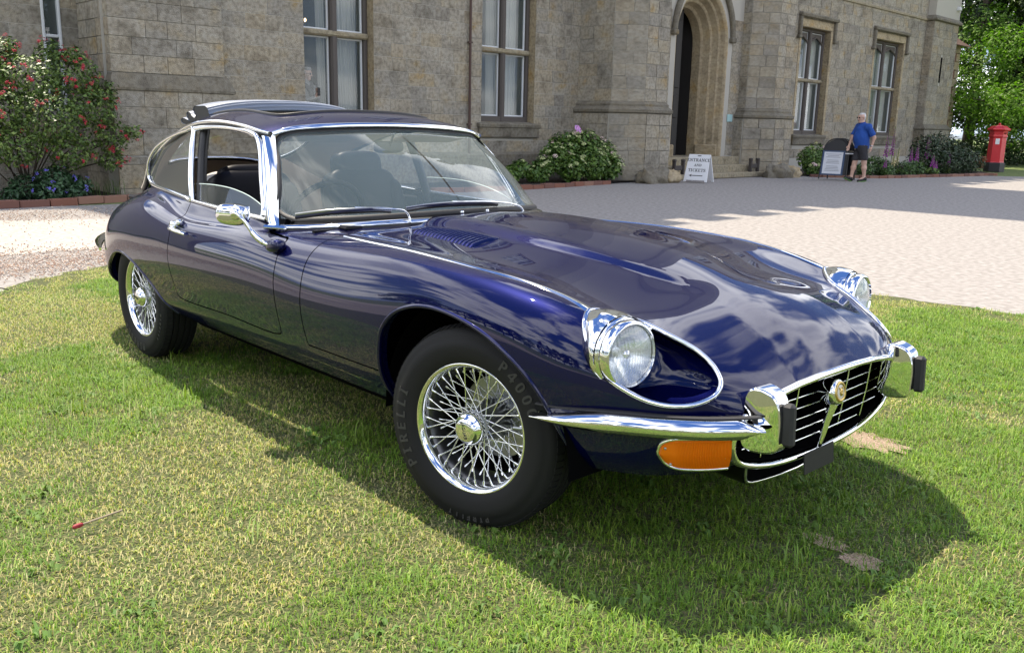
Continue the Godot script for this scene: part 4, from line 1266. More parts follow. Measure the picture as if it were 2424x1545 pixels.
func side_details(car: Node, bonnet: Node, doors: Array) -> void:
	# ---- chrome beads along the wing seams, widening towards the headlamps
	var pts := PackedVector3Array()
	var wide := PackedFloat32Array()
	var xs := [1.80, 1.95, 2.131, 2.28, 2.424, 2.55, 2.663, 2.76, 2.853, 2.92, 2.974, 3.02, 3.062]
	var zs := [0.648, 0.667, 0.684, 0.692, 0.695, 0.694, 0.691, 0.679, 0.665, 0.657, 0.652, 0.651, 0.652]
	for k in 13:
		var p := on_body(xs[k], zs[k], true)
		pts.append(p + Vector3(0, 0.001, 0))
		wide.append(1.0 if k < 7 else lerpf(1.0, 3.0, (k - 6) / 6.0))
	var bead := MB.new()
	var smooth_pts := spline(Array(pts), 4)
	var sw := PackedFloat32Array()
	for k in smooth_pts.size(): sw.append(lerpf(wide[mini(k / 4, 12)], wide[mini(k / 4 + 1, 12)], (k % 4) / 4.0))
	var f := 0
	for k in smooth_pts.size():
		for j in 5:
			var u := j / 4.0 * 2 - 1
			var z := smooth_pts[k].z + u * 0.0065 * sw[k]
			var y := smooth_pts[k].y + 0.004 * (1 - u * u) - absf(u) * 0.0065 * sw[k] * (0.02 if u < 0 else 0.16)
			bead.vert(Vector3(smooth_pts[k].x, y, z), Vector3.UP)
	bead.grid(0, smooth_pts.size(), 5)
	bead.smooth()
	for k in bead.v.size():
		if bead.n[k].y < 0: bead.n[k] = -bead.n[k]
	both("wing_seam_bead", bead, M.chrome, car)
	# ---- louvres in the bonnet
	for side in 2:
		var lv := MB.new()
		for k in 17:
			var q := k / 16.0
			var x := lerpf(1.925, 2.315, q)
			var z0 := lerpf(0.300, 0.335, q)
			var z1 := lerpf(0.425, 0.475, q)
			var ff := lv.v.size()
			var m := 9
			for j in m:
				var u := j / float(m - 1)
				var z := lerpf(z0, z1, u)
				var e := pow(sin(clampf(u, 0.0, 1.0) * PI), 0.35) if u > 0.0 and u < 1.0 else 0.0
				var p := on_body(x - 0.006, z, true)
				var p2 := on_body(x + 0.0165, z, true)
				for c in 5:
					var w := c / 4.0
					lv.vert(p.lerp(p2, w) + Vector3(0, 0.0005 + 0.013 * e * sin(pow(w, 0.7) * PI), 0), Vector3.UP)
			lv.grid(ff, m, 5)
		lv.smooth()
		for k in lv.v.size():
			if lv.n[k].y < 0: lv.n[k] = -lv.n[k]
		pm("louvre_panel", lv if side == 0 else lv.mirrored(), M.paint, bonnet)
	# washer nut and jets
	var wj := MB.new()
	for z: float in [0.07, -0.07]:
		rounded(wj, Vector3(0.018, 0.016, 0.018), 0.9, Transform3D(Basis(), on_body(1.80, absf(z), true) * Vector3(1, 1, signf(z)) + Vector3(-0.005, 0.006, 0)), 8, 12)
	pm("washer_jet", wj, M.chrome, car)
	# ---- wipers
	for e in [[[Vector3(1.515, .870, .690), Vector3(1.632, .892, .610), Vector3(1.690, .899, .530), Vector3(1.727, .902, .440), Vector3(1.735, .897, .385)], [Vector3(1.690, .908, .530), Vector3(1.737, .902, .42), Vector3(1.755, .893, .34), Vector3(1.756, .868, .315), Vector3(1.766, .845, .318)]],
			[[Vector3(1.738, .898, .318), Vector3(1.757, .909, .22), Vector3(1.766, .913, .10), Vector3(1.764, .910, -.04), Vector3(1.745, .902, -.18)], [Vector3(1.767, .920, .10), Vector3(1.768, .912, -.10), Vector3(1.762, .895, -.25), Vector3(1.768, .875, -.30), Vector3(1.775, .848, -.312)]]]:
		var o := Node3D.new(); o.name = numbered("wiper", car, null); car.add_child(o, true)
		var bl := MB.new()
		tube(bl, spline(e[0], 6), 0.004, 0.010, Vector3(0.5, 0.8, 0), 8, false)
		pm("wiper_blade", bl, M.steel, o)
		var rub := []
		for p in e[0]: rub.append(p + Vector3(-0.006, -0.010, 0))
		pm("wiper_rubber", ribbon_tube(rub, 0.003, 0.007, Vector3(0.5, 0.8, 0)), M.rubber, o)
		pm("wiper_arm", ribbon_tube(e[1], 0.0055, 0.004, Vector3.UP), M.chrome, o)
	# ---- door handles
	for side in 2:
		var sgn := Vector3(1, 1, 1 if side == 0 else -1)
		var h := Node3D.new(); h.name = numbered("handle", doors[side], null); doors[side].add_child(h, true)
		var hm := MB.new()
		tube(hm, spline([Vector3(.625, .745, .838), Vector3(.66, .745, .848), Vector3(.71, .742, .851), Vector3(.77, .737, .846), Vector3(.80, .733, .838)], 6), 0.009, 0.013, Vector3(0, 0, 1), 12)
		var hb := MB.new()
		rounded(hb, Vector3(0.05, 0.042, 0.045), 0.7, Transform3D(Basis(), Vector3(.628, .755, .815)))
		rounded(hb, Vector3(0.03, 0.03, 0.04), 0.8, Transform3D(Basis(), Vector3(.66, .770, .803)))
		hm.add(hb)
		if side == 1: hm = hm.mirrored()
		pm("handle_grip", hm, M.chrome, h)
	# ---- wing mirror on its arm (driver's side)
	var mir := Node3D.new(); mir.name = "wing_mirror"; car.add_child(mir)
	var head := MB.new()
	var hc := Vector3(1.322, 0.866, 0.862)
	rounded(head, Vector3(0.140, 0.086, 0.070), 0.74, Transform3D(Basis(Vector3.UP, 0.62) * Basis(Vector3(0, 0, 1), -0.05), hc), 24, 36)
	pm("mirror_head", head, M.chrome, mir)
	var mg := MB.new()
	box(mg, Vector3(0.115, 0.064, 0.004), Transform3D(Basis(Vector3.UP, 0.62), hc + Vector3(-0.58, 0, -0.81) * 0.027), 0.0)
	pm("mirror_glass", mg, mat(lin(0.9, 0.9, 0.9), 0.01, 1.0), mir)
	var arm := MB.new()
	tube(arm, spline([Vector3(1.372, .874, .890), Vector3(1.402, .878, .888), Vector3(1.428, .858, .876), Vector3(1.444, .833, .862), Vector3(1.468, .802, .850), Vector3(1.505, .776, .836), Vector3(1.55, .764, .822)], 6), 0.0085, 0.0075, Vector3(0, 0, 1), 12, false, PackedFloat32Array())
	rounded(arm, Vector3(0.046, 0.046, 0.03), 0.9, Transform3D(Basis(Vector3.UP, 0.62), hc + Vector3(0.048, 0.006, 0.012)))
	pm("mirror_arm", arm, M.chrome, mir)
	var clampm := MB.new()
	tube(clampm, PackedVector3Array([Vector3(1.462, .808, .853), Vector3(1.488, .786, .843), Vector3(1.512, .773, .834)]), 0.0125, 0.0105, Vector3(0, 0, 1), 10)
	pm("mirror_clamp", clampm, M.chrome, mir)
	var ft := MB.new()
	rounded(ft, Vector3(0.10, 0.052, 0.06), 0.75, Transform3D(Basis(Vector3(0, 0, 1), 0.12), Vector3(1.553, .762, .803)))
	pm("mirror_foot", ft, M.paint, mir)
	# ---- rear bumper tip
	var rb := MB.new()
	var rp := spline([Vector3(-.56, .505, .765), Vector3(-.70, .510, .722), Vector3(-.84, .515, .665), Vector3(-.96, .52, .585), Vector3(-1.05, .52, .48), Vector3(-1.09, .52, .36)], 6)
	var tp := PackedFloat32Array()
	for k in rp.size(): tp.append(clampf(pow(minf(k / 10.0, 1.0), 0.6), 0.25, 1.0))
	tube(rb, rp, 0.030, 0.034, Vector3.UP, 14, false, tp)
	both("rear_bumper", rb, M.chrome, car)
	var tl := MB.new()
	box(tl, Vector3(0.05, 0.09, 0.28), Transform3D(Basis(Vector3.UP, 0.5), Vector3(-1.02, 0.43, 0.40)), 0.02)
	both("tail_lamp", tl, mat(lin(0.45, 0.01, 0.01), 0.2), car)

func letters(words: String, size: float, r: float, start: float, step: float, z: float) -> MB:
	# raised letters standing round a circle, their feet towards the middle
	var mb := MB.new()
	var font := SystemFont.new()
	font.font_names = PackedStringArray(["Droid Sans"])
	font.font_weight = 700
	for k in words.length():
		if words[k] == " ": continue
		var tm := TextMesh.new()
		tm.text = words[k]; tm.font = font; tm.font_size = 64; tm.pixel_size = size / 46.0; tm.depth = 0.0022; tm.curve_step = 4.0
		var a := tm.get_mesh_arrays()
		var w := start - step * k
		var x := Transform3D(Basis(Vector3(0, 0, 1), w - PI / 2), Vector3(cos(w) * r, sin(w) * r, z))
		var f := mb.v.size()
		for j in a[Mesh.ARRAY_VERTEX].size(): mb.vert(x * a[Mesh.ARRAY_VERTEX][j], (x.basis * a[Mesh.ARRAY_NORMAL][j]).normalized())
		for j in a[Mesh.ARRAY_INDEX]: mb.i.append(j + f)
	return mb

func wheels(car: Node) -> void:
	var tyre := MB.new()
	var prof := [Vector2(0.196, 0.072), Vector2(0.204, 0.084), Vector2(0.215, 0.092), Vector2(0.235, 0.099), Vector2(0.258, 0.102), Vector2(0.278, 0.1005), Vector2(0.280, 0.0985), Vector2(0.296, 0.094), Vector2(0.306, 0.088), Vector2(0.314, 0.080), Vector2(0.319, 0.070)]
	for z: float in [0.046, 0.016, -0.016, -0.046]:
		prof.append(Vector2(0.323, z + 0.005)); prof.append(Vector2(0.315, z + 0.003)); prof.append(Vector2(0.315, z - 0.003)); prof.append(Vector2(0.323, z - 0.005))
	for k in range(10, -1, -1): prof.append(Vector2(prof[k].x, -prof[k].y))
	lathe(tyre, prof, 96, Transform3D(), 0.5)
	# tread blocks on the shoulder
	var sipe := MB.new()
	for k in 90:
		var w := TAU * k / 90
		for sg: float in [-1.0, 1.0]:
			var bx := Transform3D(Basis(Vector3(0, 0, 1), w), Vector3.ZERO)
			box(sipe, Vector3(0.004, 0.016, 0.030), bx * Transform3D(Basis(Vector3.RIGHT, 0.0) * Basis(Vector3.UP, -0.30 * sg), Vector3(0.3205, 0, 0.064 * sg)))
	var rimm := MB.new()
	lathe(rimm, [Vector2(0.188, 0.050), Vector2(0.190, 0.068), Vector2(0.197, 0.080), Vector2(0.203, 0.0865), Vector2(0.208, 0.0875), Vector2(0.2095, 0.084), Vector2(0.207, 0.078)], 72, Transform3D(), 0.2)
	var barrel := MB.new()
	lathe(barrel, [Vector2(0.188, 0.050), Vector2(0.176, 0.040), Vector2(0.174, 0.0), Vector2(0.178, -0.04), Vector2(0.190, -0.07), Vector2(0.205, -0.086)], 72, Transform3D(), 0.2)
	var dots := MB.new()
	var spk := MB.new()
	for k in 72:
		var w := TAU * (k + 0.5) / 72
		var outer := k % 2 == 0
		var sgn := 1.0 if (k / 2) % 2 == 0 else -1.0
		var pr := Vector3(cos(w) * 0.187, sin(w) * 0.187, 0.056) if outer else Vector3(cos(w) * 0.177, sin(w) * 0.177, 0.012)
		var wh := w + sgn * (0.62 if outer else 0.42)
		var ph := Vector3(cos(wh) * 0.047, sin(wh) * 0.047, 0.050) if outer else Vector3(cos(wh) * 0.062, sin(wh) * 0.062, -0.055)
		tube(spk, PackedVector3Array([pr, ph]), 0.0021, 0.0021, Vector3(0, 0, 1), 6, false, PackedFloat32Array(), false)
		var nd := (ph - pr).normalized()
		tube(dots, PackedVector3Array([pr - nd * 0.003, pr + nd * 0.012]), 0.0042, 0.0042, Vector3(0, 0, 1), 6)
	var hub := MB.new()
	lathe(hub, [Vector2(0.066, -0.075), Vector2(0.066, -0.045), Vector2(0.054, -0.03), Vector2(0.050, 0.04), Vector2(0.050, 0.058), Vector2(0.044, 0.062)], 40, Transform3D(), 0.2)
	var cap := MB.new()
	lathe(cap, [Vector2(0.044, 0.058), Vector2(0.052, 0.064), Vector2(0.054, 0.074), Vector2(0.052, 0.086), Vector2(0.046, 0.094), Vector2(0.040, 0.097), Vector2(0.038, 0.104), Vector2(0.033, 0.108), Vector2(0.018, 0.110), Vector2(0.0, 0.1105)], 40, Transform3D(), 0.3)
	var disc := MB.new()
	lathe(disc, [Vector2(0.05, -0.062), Vector2(0.078, -0.062), Vector2(0.078, -0.072), Vector2(0.135, -0.072), Vector2(0.135, -0.082), Vector2(0.06, -0.082)], 48, Transform3D(), 0.5)
	var wheel_back := MB.new()  # dark backing added behind the spokes, standing for shade
	lathe(wheel_back, [Vector2(0.172, -0.03), Vector2(0.15, -0.088), Vector2(0.0, -0.09)], 40, Transform3D(), 0.9)
	var txt := letters("PIRELLI", 0.036, 0.262, PI + 0.62, 0.155, 0.1015)
	txt.add(letters("P4000", 0.036, 0.262, 1.03, 0.155, 0.1015))
	txt.add(letters("PIRELLI", 0.020, 0.285, -PI / 2 + 0.30, 0.085, 0.0975))
	var cap_txt := MB.new()
	var fnt := SystemFont.new(); fnt.font_names = PackedStringArray(["Droid Sans"])
	var tm := TextMesh.new()
	tm.text = "JAGUAR"; tm.font = fnt; tm.font_size = 32; tm.pixel_size = 0.0005; tm.depth = 0.001
	var ar := tm.get_mesh_arrays()
	for j in ar[Mesh.ARRAY_VERTEX].size(): cap_txt.vert(Basis(Vector3(0, 0, 1), -1.35) * ar[Mesh.ARRAY_VERTEX][j] + Vector3(0, 0, 0.1107), Basis(Vector3(0, 0, 1), -1.35) * ar[Mesh.ARRAY_NORMAL][j])
	for j in ar[Mesh.ARRAY_INDEX]: cap_txt.i.append(j)
	var valve := MB.new()
	tube(valve, PackedVector3Array([Vector3(0.187, 0.03, 0.05), Vector3(0.155, 0.035, 0.075)]), 0.0055)
	var parts := [["tyre", tyre, M.tyre], ["tread_blocks", sipe, M.tyre], ["rim", rimm, M.chrome], ["rim_barrel", barrel, M.barrel], ["spokes", spk, M.wire], ["spoke_nipples", dots, M.chrome], ["hub", hub, M.steel], ["hub_nut", cap, M.chrome], ["brake_disc", disc, M.steel], ["dark_wheel_back", wheel_back, M.liner], ["sidewall_lettering", txt, M.tyre_letter], ["hub_lettering", cap_txt, M.trim_black], ["valve", valve, M.steel]]
	var meshes := []
	for e in parts: meshes.append([e[0], (e[1] as MB).commit(), e[2]])
	var s := -0.228
	var face := Vector3(-sin(s), 0, cos(s))
	var spots := [
		[Vector3(2.667, 0.317, 0.692), face, 0.0], [Vector3(0, 0.317, 0.677), Vector3(0, 0, 1), 1.1],
		[Vector3(2.667, 0.317, -0.692), -face, 2.0], [Vector3(0, 0.317, -0.677), Vector3(0, 0, -1), 0.6]]
	for e in spots:
		var w := Node3D.new()
		w.name = numbered("wheel", car, null)
		w.transform = Transform3D(looking(e[1]) * Basis(Vector3(0, 0, 1), e[2]), e[0])
		car.add_child(w, true)
		for m in meshes:
			var o := part(m[0], m[1], m[2], w)
			if m[0] in ["spokes", "spoke_nipples", "tread_blocks"]: o.set_meta("kind", "stuff")

# ---------------------------------------------------------------- ground, lawn, drive
const LAWN := [Vector2(30, -5.2), Vector2(12, -4.9), Vector2(6, -4.62), Vector2(2.6, -4.47), Vector2(1.5, -4.34), Vector2(0.2, -4.1), Vector2(-1.4, -3.3), Vector2(-2.6, -2.0), Vector2(-3.08, -1.0), Vector2(-3.12, -.1), Vector2(-2.85, .45), Vector2(-2.4, .9), Vector2(-1.9, 2.0), Vector2(-1.5, 4.0), Vector2(-1.2, 7.3), Vector2(30, 7.9)]
var lawn_poly := PackedVector2Array()
const SOIL := [[3.153, -0.978, 0.17, 0.10], [3.500, 0.017, 0.07, 0.04], [3.635, 0.056, 0.06, 0.05]]

func sheet(poly: PackedVector2Array, y: float, depth := 0.03) -> MB:
	# a flat sheet with a thin turned-down edge
	var mb := MB.new()
	var tri := Geometry2D.triangulate_polygon(poly)
	for p in poly: mb.vert(Vector3(p.x, y, p.y), Vector3.UP)
	for k in range(0, tri.size(), 3): mb.tri(tri[k], tri[k + 1], tri[k + 2])
	return mb

func ragged(pts: Array, amount: float, per := 10) -> PackedVector2Array:
	var nz := FastNoiseLite.new(); nz.frequency = 2.2; nz.seed = 3; nz.fractal_octaves = 3
	var out := PackedVector2Array()
	for p in spline2(pts, per, true):
		out.append(p + Vector2(nz.get_noise_2d(p.x, p.y), nz.get_noise_2d(p.x + 40, p.y)) * amount)
	return out

func grass_mat() -> StandardMaterial3D:
	var g := mat(Color.WHITE, 0.62)
	g.vertex_color_use_as_albedo = true
	g.backlight_enabled = true; g.backlight = Color(0.8, 0.85, 0.5)
	g.cull_mode = BaseMaterial3D.CULL_DISABLED
	return g

func build_ground() -> void:
	lawn_poly = ragged(LAWN, 0.10, 12)
	# far ground: meadow grass to the horizon
	var mb := MB.new()
	mb.flat([Vector3(-320, -0.016, -320), Vector3(320, -0.016, -320), Vector3(320, -0.016, 320), Vector3(-320, -0.016, 320)], Vector3.UP)
	var gm := mat(Color.WHITE, 0.95)
	gm.albedo_texture = noise_tex(0.03, [[0.2, lin(0.075, 0.12, 0.026)], [0.5, lin(0.12, 0.17, 0.04)], [0.8, lin(0.19, 0.20, 0.07)]], 512, 5, 4)
	tri_mat(gm, 0.35)
	struct("ground", mb.commit(), gm)
	# drive: worn grey-pink tarmac
	var dr := MB.new()
	var dp := ragged([Vector2(-9.0, 14), Vector2(-8.75, -4), Vector2(-8.6, -10.5), Vector2(-10.9, -13.5), Vector2(-11.2, -24), Vector2(-6.0, -29.0), Vector2(-3, -31.5), Vector2(40, -31), Vector2(40, -3), Vector2(10, -3), Vector2(-1, -2), Vector2(-1.5, 6), Vector2(-4, 14)], 0.05, 6)
	dr = sheet(dp, -0.008)
	var tm := mat(Color.WHITE, 0.92)
	tm.albedo_texture = noise_tex(0.035, [[0.12, lin(0.23, 0.212, 0.198)], [0.42, lin(0.30, 0.282, 0.265)], [0.62, lin(0.345, 0.325, 0.307)], [0.9, lin(0.41, 0.388, 0.365)]], 1024, 6, 9)
	tm.detail_enabled = true
	tm.detail_blend_mode = BaseMaterial3D.BLEND_MODE_MUL
	tm.detail_albedo = noise_tex(0.30, [[0.15, lin(0.62, 0.60, 0.59)], [0.5, lin(0.92, 0.91, 0.90)], [0.9, lin(1, 1, 1)]], 1024, 3, 21)
	tri_mat(tm, 0.30)
	tm.uv2_triplanar = true; tm.uv2_world_triplanar = true; tm.uv2_scale = Vector3.ONE * 0.8
	tm.detail_uv_layer = BaseMaterial3D.DETAIL_UV_2
	struct("driveway", dr.commit(), tm)
	# a strip of paler bound path and loose gravel left of the car
	var pp := ragged([Vector2(-8.3, 6), Vector2(-7.9, 2.2), Vector2(-7.2, -0.5), Vector2(-6.6, -1.6), Vector2(-4.6, -1.1), Vector2(-4.3, 0.3), Vector2(-4.9, 1.8), Vector2(-5.4, 6)], 0.12, 8)
	var pm2 := mat(Color.WHITE, 0.95)
	pm2.albedo_texture = noise_tex(0.05, [[0.2, lin(0.32, 0.285, 0.25)], [0.6, lin(0.41, 0.375, 0.335)], [0.9, lin(0.47, 0.43, 0.39)]], 512, 5, 14)
	tri_mat(pm2, 0.5)
	struct("path", sheet(pp, -0.004).commit(), pm2)
	# lawn turf below the blades, darkened for the shade between them
	var lw := mat(Color.WHITE, 0.95)
	lw.albedo_texture = noise_tex(0.06, [[0.15, lin(0.04, 0.06, 0.014)], [0.45, lin(0.075, 0.095, 0.025)], [0.7, lin(0.13, 0.125, 0.05)], [0.9, lin(0.22, 0.18, 0.09)]], 1024, 6, 17)
	lw.heightmap_enabled = true; lw.heightmap_scale = 2.0
	lw.heightmap_texture = noise_tex(0.18, [], 512, 4, 32)
	tri_mat(lw, 0.8)
	struct("lawn", sheet(lawn_poly, 0.0).commit(), lw)
	# dry bare soil showing through the turf
	var sm := mat(Color.WHITE, 0.95)
	sm.albedo_texture = noise_tex(0.12, [[0.2, lin(0.30, 0.21, 0.14)], [0.6, lin(0.46, 0.35, 0.25)], [0.9, lin(0.55, 0.44, 0.33)]], 512, 5, 23)
	sm.heightmap_enabled = true; sm.heightmap_scale = 1.2
	sm.heightmap_texture = noise_tex(0.2, [], 512, 4, 33)
	tri_mat(sm, 1.3)
	var nz := FastNoiseLite.new(); nz.frequency = 4.0; nz.seed = 8
	for s in SOIL:
		var poly := PackedVector2Array()
		for k in 40:
			var w := TAU * k / 40
			var r := 1.0 + 0.45 * nz.get_noise_2d(cos(w) + s[0] * 3, sin(w) + s[1] * 3)
			poly.append(Vector2(s[0] + cos(w) * s[2] * r, s[1] + sin(w) * s[3] * r))
		var o := struct("bare_soil", sheet(poly, 0.006).commit(), sm)
	# flower bed along the mansion
	var bp := PackedVector2Array()
	for q in [[-3.0, 1.35], [-1.0, 1.2], [-0.2, 0.95], [0.3, 0.75], [2.5, 0.72], [2.6, 1.9], [6.98, 2.14], [10.5, 1.75], [11.9, 1.62], [11.9, -0.1], [-3.0, -1.3]]: bp.append(local2(q[0], q[1]))
	var bm := mat(Color.WHITE, 0.98)
	bm.albedo_texture = noise_tex(0.1, [[0.2, lin(0.025, 0.018, 0.012)], [0.7, lin(0.07, 0.05, 0.034)]], 512, 5, 25)
	bm.heightmap_enabled = true; bm.heightmap_scale = 3.0
	bm.heightmap_texture = noise_tex(0.2, [], 512, 4, 34)
	tri_mat(bm, 1.1)
	struct("flower_bed", sheet(bp, 0.03).commit(), bm)
	var bp2 := PackedVector2Array()
	for q in [[18.9, 2.3], [20.0, 3.6], [22.3, 4.15], [25.0, 4.6], [26.6, 4.75], [28.2, 4.0], [31.5, 1.6], [33.8, 1.0], [33.8, -0.1], [18.9, -0.1]]: bp2.append(local2(q[0], q[1]))
	struct("flower_bed", sheet(bp2, 0.03).commit(), bm)
	gravel()
	grass()
	# gravel drive and field beyond the camera, which the car's flank mirrors
	var fp := PackedVector2Array([Vector2(-60, 8.0), Vector2(60, 9.0), Vector2(60, 12.2), Vector2(-60, 11.2)])
	struct("far_path", sheet(fp, -0.004).commit(), pm2)

func local2(u: float, d: float) -> Vector2:
	var p := ORG + AX * u + AZ * d
	return Vector2(p.x, p.z)
func local3(u: float, y: float, d: float) -> Vector3:
	return ORG + AX * u + AZ * d + Vector3.UP * y

func gravel() -> void:
	# loose pebbles: a scatter of small faceted stones
	var rng := RandomNumberGenerator.new(); rng.seed = 71
	var st := MB.new()
	rounded(st, Vector3(1, 0.62, 0.8), 0.9, Transform3D(), 4, 6)
	var mm := MultiMesh.new()
	mm.transform_format = MultiMesh.TRANSFORM_3D
	mm.use_colors = true
	mm.mesh = st.commit()
	var xf := []
	var spots := [[-3.7, 0.2, 0.75, 2.4], [-3.45, -0.9, 0.6, 1.0], [-4.2, 2.4, 0.8, 1.8], [-7.8, 0.6, 0.7, 2.2], [-3.3, 0.9, 0.4, 0.8]]
	for s in spots:
		for k in int(4200 * s[2] * s[3]):
			var x: float = s[0] + rng.randfn(0, 1) * s[2] * 0.55
			var z: float = s[1] + rng.randfn(0, 1) * s[3] * 0.6
			if Geometry2D.is_point_in_polygon(Vector2(x, z), lawn_poly): continue
			xf.append([x, z])
	for k in 1500:
		var x := rng.randf_range(-8.5, -2.5); var z := rng.randf_range(-4, 4)
		if not Geometry2D.is_point_in_polygon(Vector2(x, z), lawn_poly): xf.append([x, z])
	mm.instance_count = xf.size()
	for k in xf.size():
		var s := rng.randf_range(0.006, 0.019)
		var b := Basis(Vector3.UP, rng.randf() * TAU) * Basis(Vector3.RIGHT, rng.randf_range(-0.4, 0.4))
		mm.set_instance_transform(k, Transform3D(b.scaled(Vector3(s, s, s)), Vector3(xf[k][0], 0.0 + s * 0.2, xf[k][1])))
		var c := [lin(0.42, 0.30, 0.22), lin(0.50, 0.42, 0.34), lin(0.36, 0.22, 0.15), lin(0.55, 0.50, 0.45), lin(0.24, 0.20, 0.18)][rng.randi() % 5] as Color
		mm.set_instance_color(k, c.srgb_to_linear() * rng.randf_range(0.8, 1.15))
	var o := MultiMeshInstance3D.new()
	o.multimesh = mm
	var m := mat(Color.WHITE, 0.9); m.vertex_color_use_as_albedo = true
	o.material_override = m
	o.name = "gravel"
	tag(o, "loose pinkish brown gravel scattered beside the pale path left of the car", "gravel", "", "stuff")
	add_child(o)

func blade(mb: MB, at: Vector3, dir: float, tall: float, lean: float, wide: float, c0: Color, c1: Color) -> void:
	var d := Vector3(cos(dir), 0, sin(dir))
	var s := Vector3(-d.z, 0, d.x) * wide
	var f := mb.v.size()
	var p1 := at + d * lean * 0.35 * tall + Vector3.UP * tall * 0.6
	var p2 := at + d * lean * tall + Vector3.UP * tall * maxf(0.25, 1.0 - lean * 0.45)
	var nn := (Vector3.UP * 0.9 + d * -0.5).normalized()
	for e in [[at - s, c0], [at + s, c0], [p1 + s * 0.8, c1], [p1 - s * 0.8, c1], [p2, c1]]:
		mb.vert(e[0], nn); mb.c.append(e[1])
	mb.quad(f, f + 1, f + 2, f + 3); mb.tri(f + 3, f + 2, f + 4)

func grass() -> void:
	var rng := RandomNumberGenerator.new(); rng.seed = 5
	var gm := grass_mat()
	# three tufts of the same size: lush, mixed, dry; blade colours are linear
	var tufts := []
	for kind in 3:
		var mb := MB.new(); mb.use_c = true
		for k in 62:
			var at := Vector3(rng.randf_range(-0.06, 0.06), -0.002, rng.randf_range(-0.06, 0.06))
			var dry: bool = rng.randf() < [0.06, 0.22, 0.56][kind]
			var g := rng.randf_range(0.75, 1.3)
			var c := Color(0.150, 0.285, 0.030) * g if not dry else Color(0.50, 0.46, 0.21) * g
			if not dry and rng.randf() < 0.3: c = Color(0.27, 0.39, 0.055) * g
			c.a = 1.0
			var tall: float = rng.randf_range(0.012, 0.030) * [1.25, 0.95, 0.75][kind]
			blade(mb, at, rng.randf() * TAU, tall, rng.randf_range(0.25, 1.5), rng.randf_range(0.0009, 0.0018), c, c)
		tufts.append(mb.commit())
	# long wisps and broad clover-like leaves
	var wisp := MB.new(); wisp.use_c = true
	for k in 9: blade(wisp, Vector3(rng.randf_range(-0.03, 0.03), 0, rng.randf_range(-0.03, 0.03)), rng.randf() * TAU, rng.randf_range(0.05, 0.10), rng.randf_range(0.3, 1.2), rng.randf_range(0.0016, 0.003), Color(0.15, 0.25, 0.04), Color(0.24, 0.35, 0.07))
	var leafy := MB.new(); leafy.use_c = true
	for k in 14:
		var w := rng.randf() * TAU
		var c := Color(0.14, 0.25, 0.05) * rng.randf_range(0.8, 1.2); c.a = 1
		blade(leafy, Vector3(rng.randf_range(-0.05, 0.05), 0.004, rng.randf_range(-0.05, 0.05)), w, rng.randf_range(0.014, 0.024), 1.4, rng.randf_range(0.004, 0.007), c, c)
	tufts.append(wisp.commit()); tufts.append(leafy.commit())
	var patch := FastNoiseLite.new(); patch.frequency = 0.55; patch.fractal_octaves = 4; patch.seed = 12
	var fine := FastNoiseLite.new(); fine.frequency = 2.3; fine.fractal_octaves = 3; fine.seed = 13
	var where := [[], [], [], [], []]
	var eye := Vector2(4.686, 2.47)
	var look := Vector2(-0.7306, -0.6828)
	var step := 0.068
	var z := -5.0
	while z < 4.4:
		var x := -3.4
		while x < 6.4:
			var p := Vector2(x + rng.randf_range(-0.5, 0.5) * step, z + rng.randf_range(-0.5, 0.5) * step)
			x += step
			var r := p - eye
			var f := r.dot(look)
			if f < 0.7 or absf(r.cross(look)) > f * 0.66 + 0.5: continue
			if not Geometry2D.is_point_in_polygon(p, lawn_poly): continue
			var edge := psd_near(p)
			if edge > -0.5 and rng.randf() > 0.25 + absf(edge) * 1.6: continue
			var bare := false
			for s in SOIL:
				var q := Vector2((p.x - s[0]) / s[2], (p.y - s[1]) / s[3]).length()
				if q < 0.85 + 0.3 * fine.get_noise_2d(p.x * 4, p.y * 4) and rng.randf() < 0.93: bare = true
			if bare: continue
			var dry := patch.get_noise_2d(p.x, p.y) + 0.35 * fine.get_noise_2d(p.x, p.y) + 0.34 * smoothstep(1.9, -1.6, p.x) * smoothstep(-0.6, 1.0, p.y) - 0.22 * smoothstep(2.4, 3.6, p.x) + (0.3 if edge > -0.45 else 0.0)
			dry += rng.randf_range(-0.16, 0.16)
			var kind := 0 if dry < -0.04 else 1 if dry < 0.20 else 2
			where[kind].append(p)
			if rng.randf() < 0.012 * (1.6 if dry < 0 else 0.7): where[3].append(p)
			if rng.randf() < 0.10 and dry < 0.1: where[4].append(p)
		z += step
	var names := ["grass", "grass", "grass", "grass", "grass"]
	for kind in 5:
		var mm := MultiMesh.new()
		mm.transform_format = MultiMesh.TRANSFORM_3D
		mm.use_colors = true
		mm.mesh = tufts[kind]
		mm.instance_count = where[kind].size()
		for k in where[kind].size():
			var p: Vector2 = where[kind][k]
			var s := rng.randf_range(0.8, 1.3)
			var b := Basis(Vector3.UP, rng.randf() * TAU).scaled(Vector3(1, s, 1))
			mm.set_instance_transform(k, Transform3D(b, Vector3(p.x, 0, p.y)))
			var t := 1.0 + 0.18 * fine.get_noise_2d(p.x + 9, p.y)
			mm.set_instance_color(k, Color(t * rng.randf_range(0.92, 1.1), t, t * rng.randf_range(0.85, 1.1)))
		var o := MultiMeshInstance3D.new()
		o.multimesh = mm; o.material_override = gm
		o.name = ["lush_grass", "mixed_grass", "dry_grass", "grass_wisps", "clover_leaves"][kind]
		tag(o, ["short green mown grass of the lawn round the car", "short green and straw coloured mown grass of the lawn", "dry straw coloured patches of mown grass on the lawn", "longer grass blades standing out of the mown lawn", "small round clover leaves low in the lawn"][kind], "grass", "", "stuff")
		add_child(o)

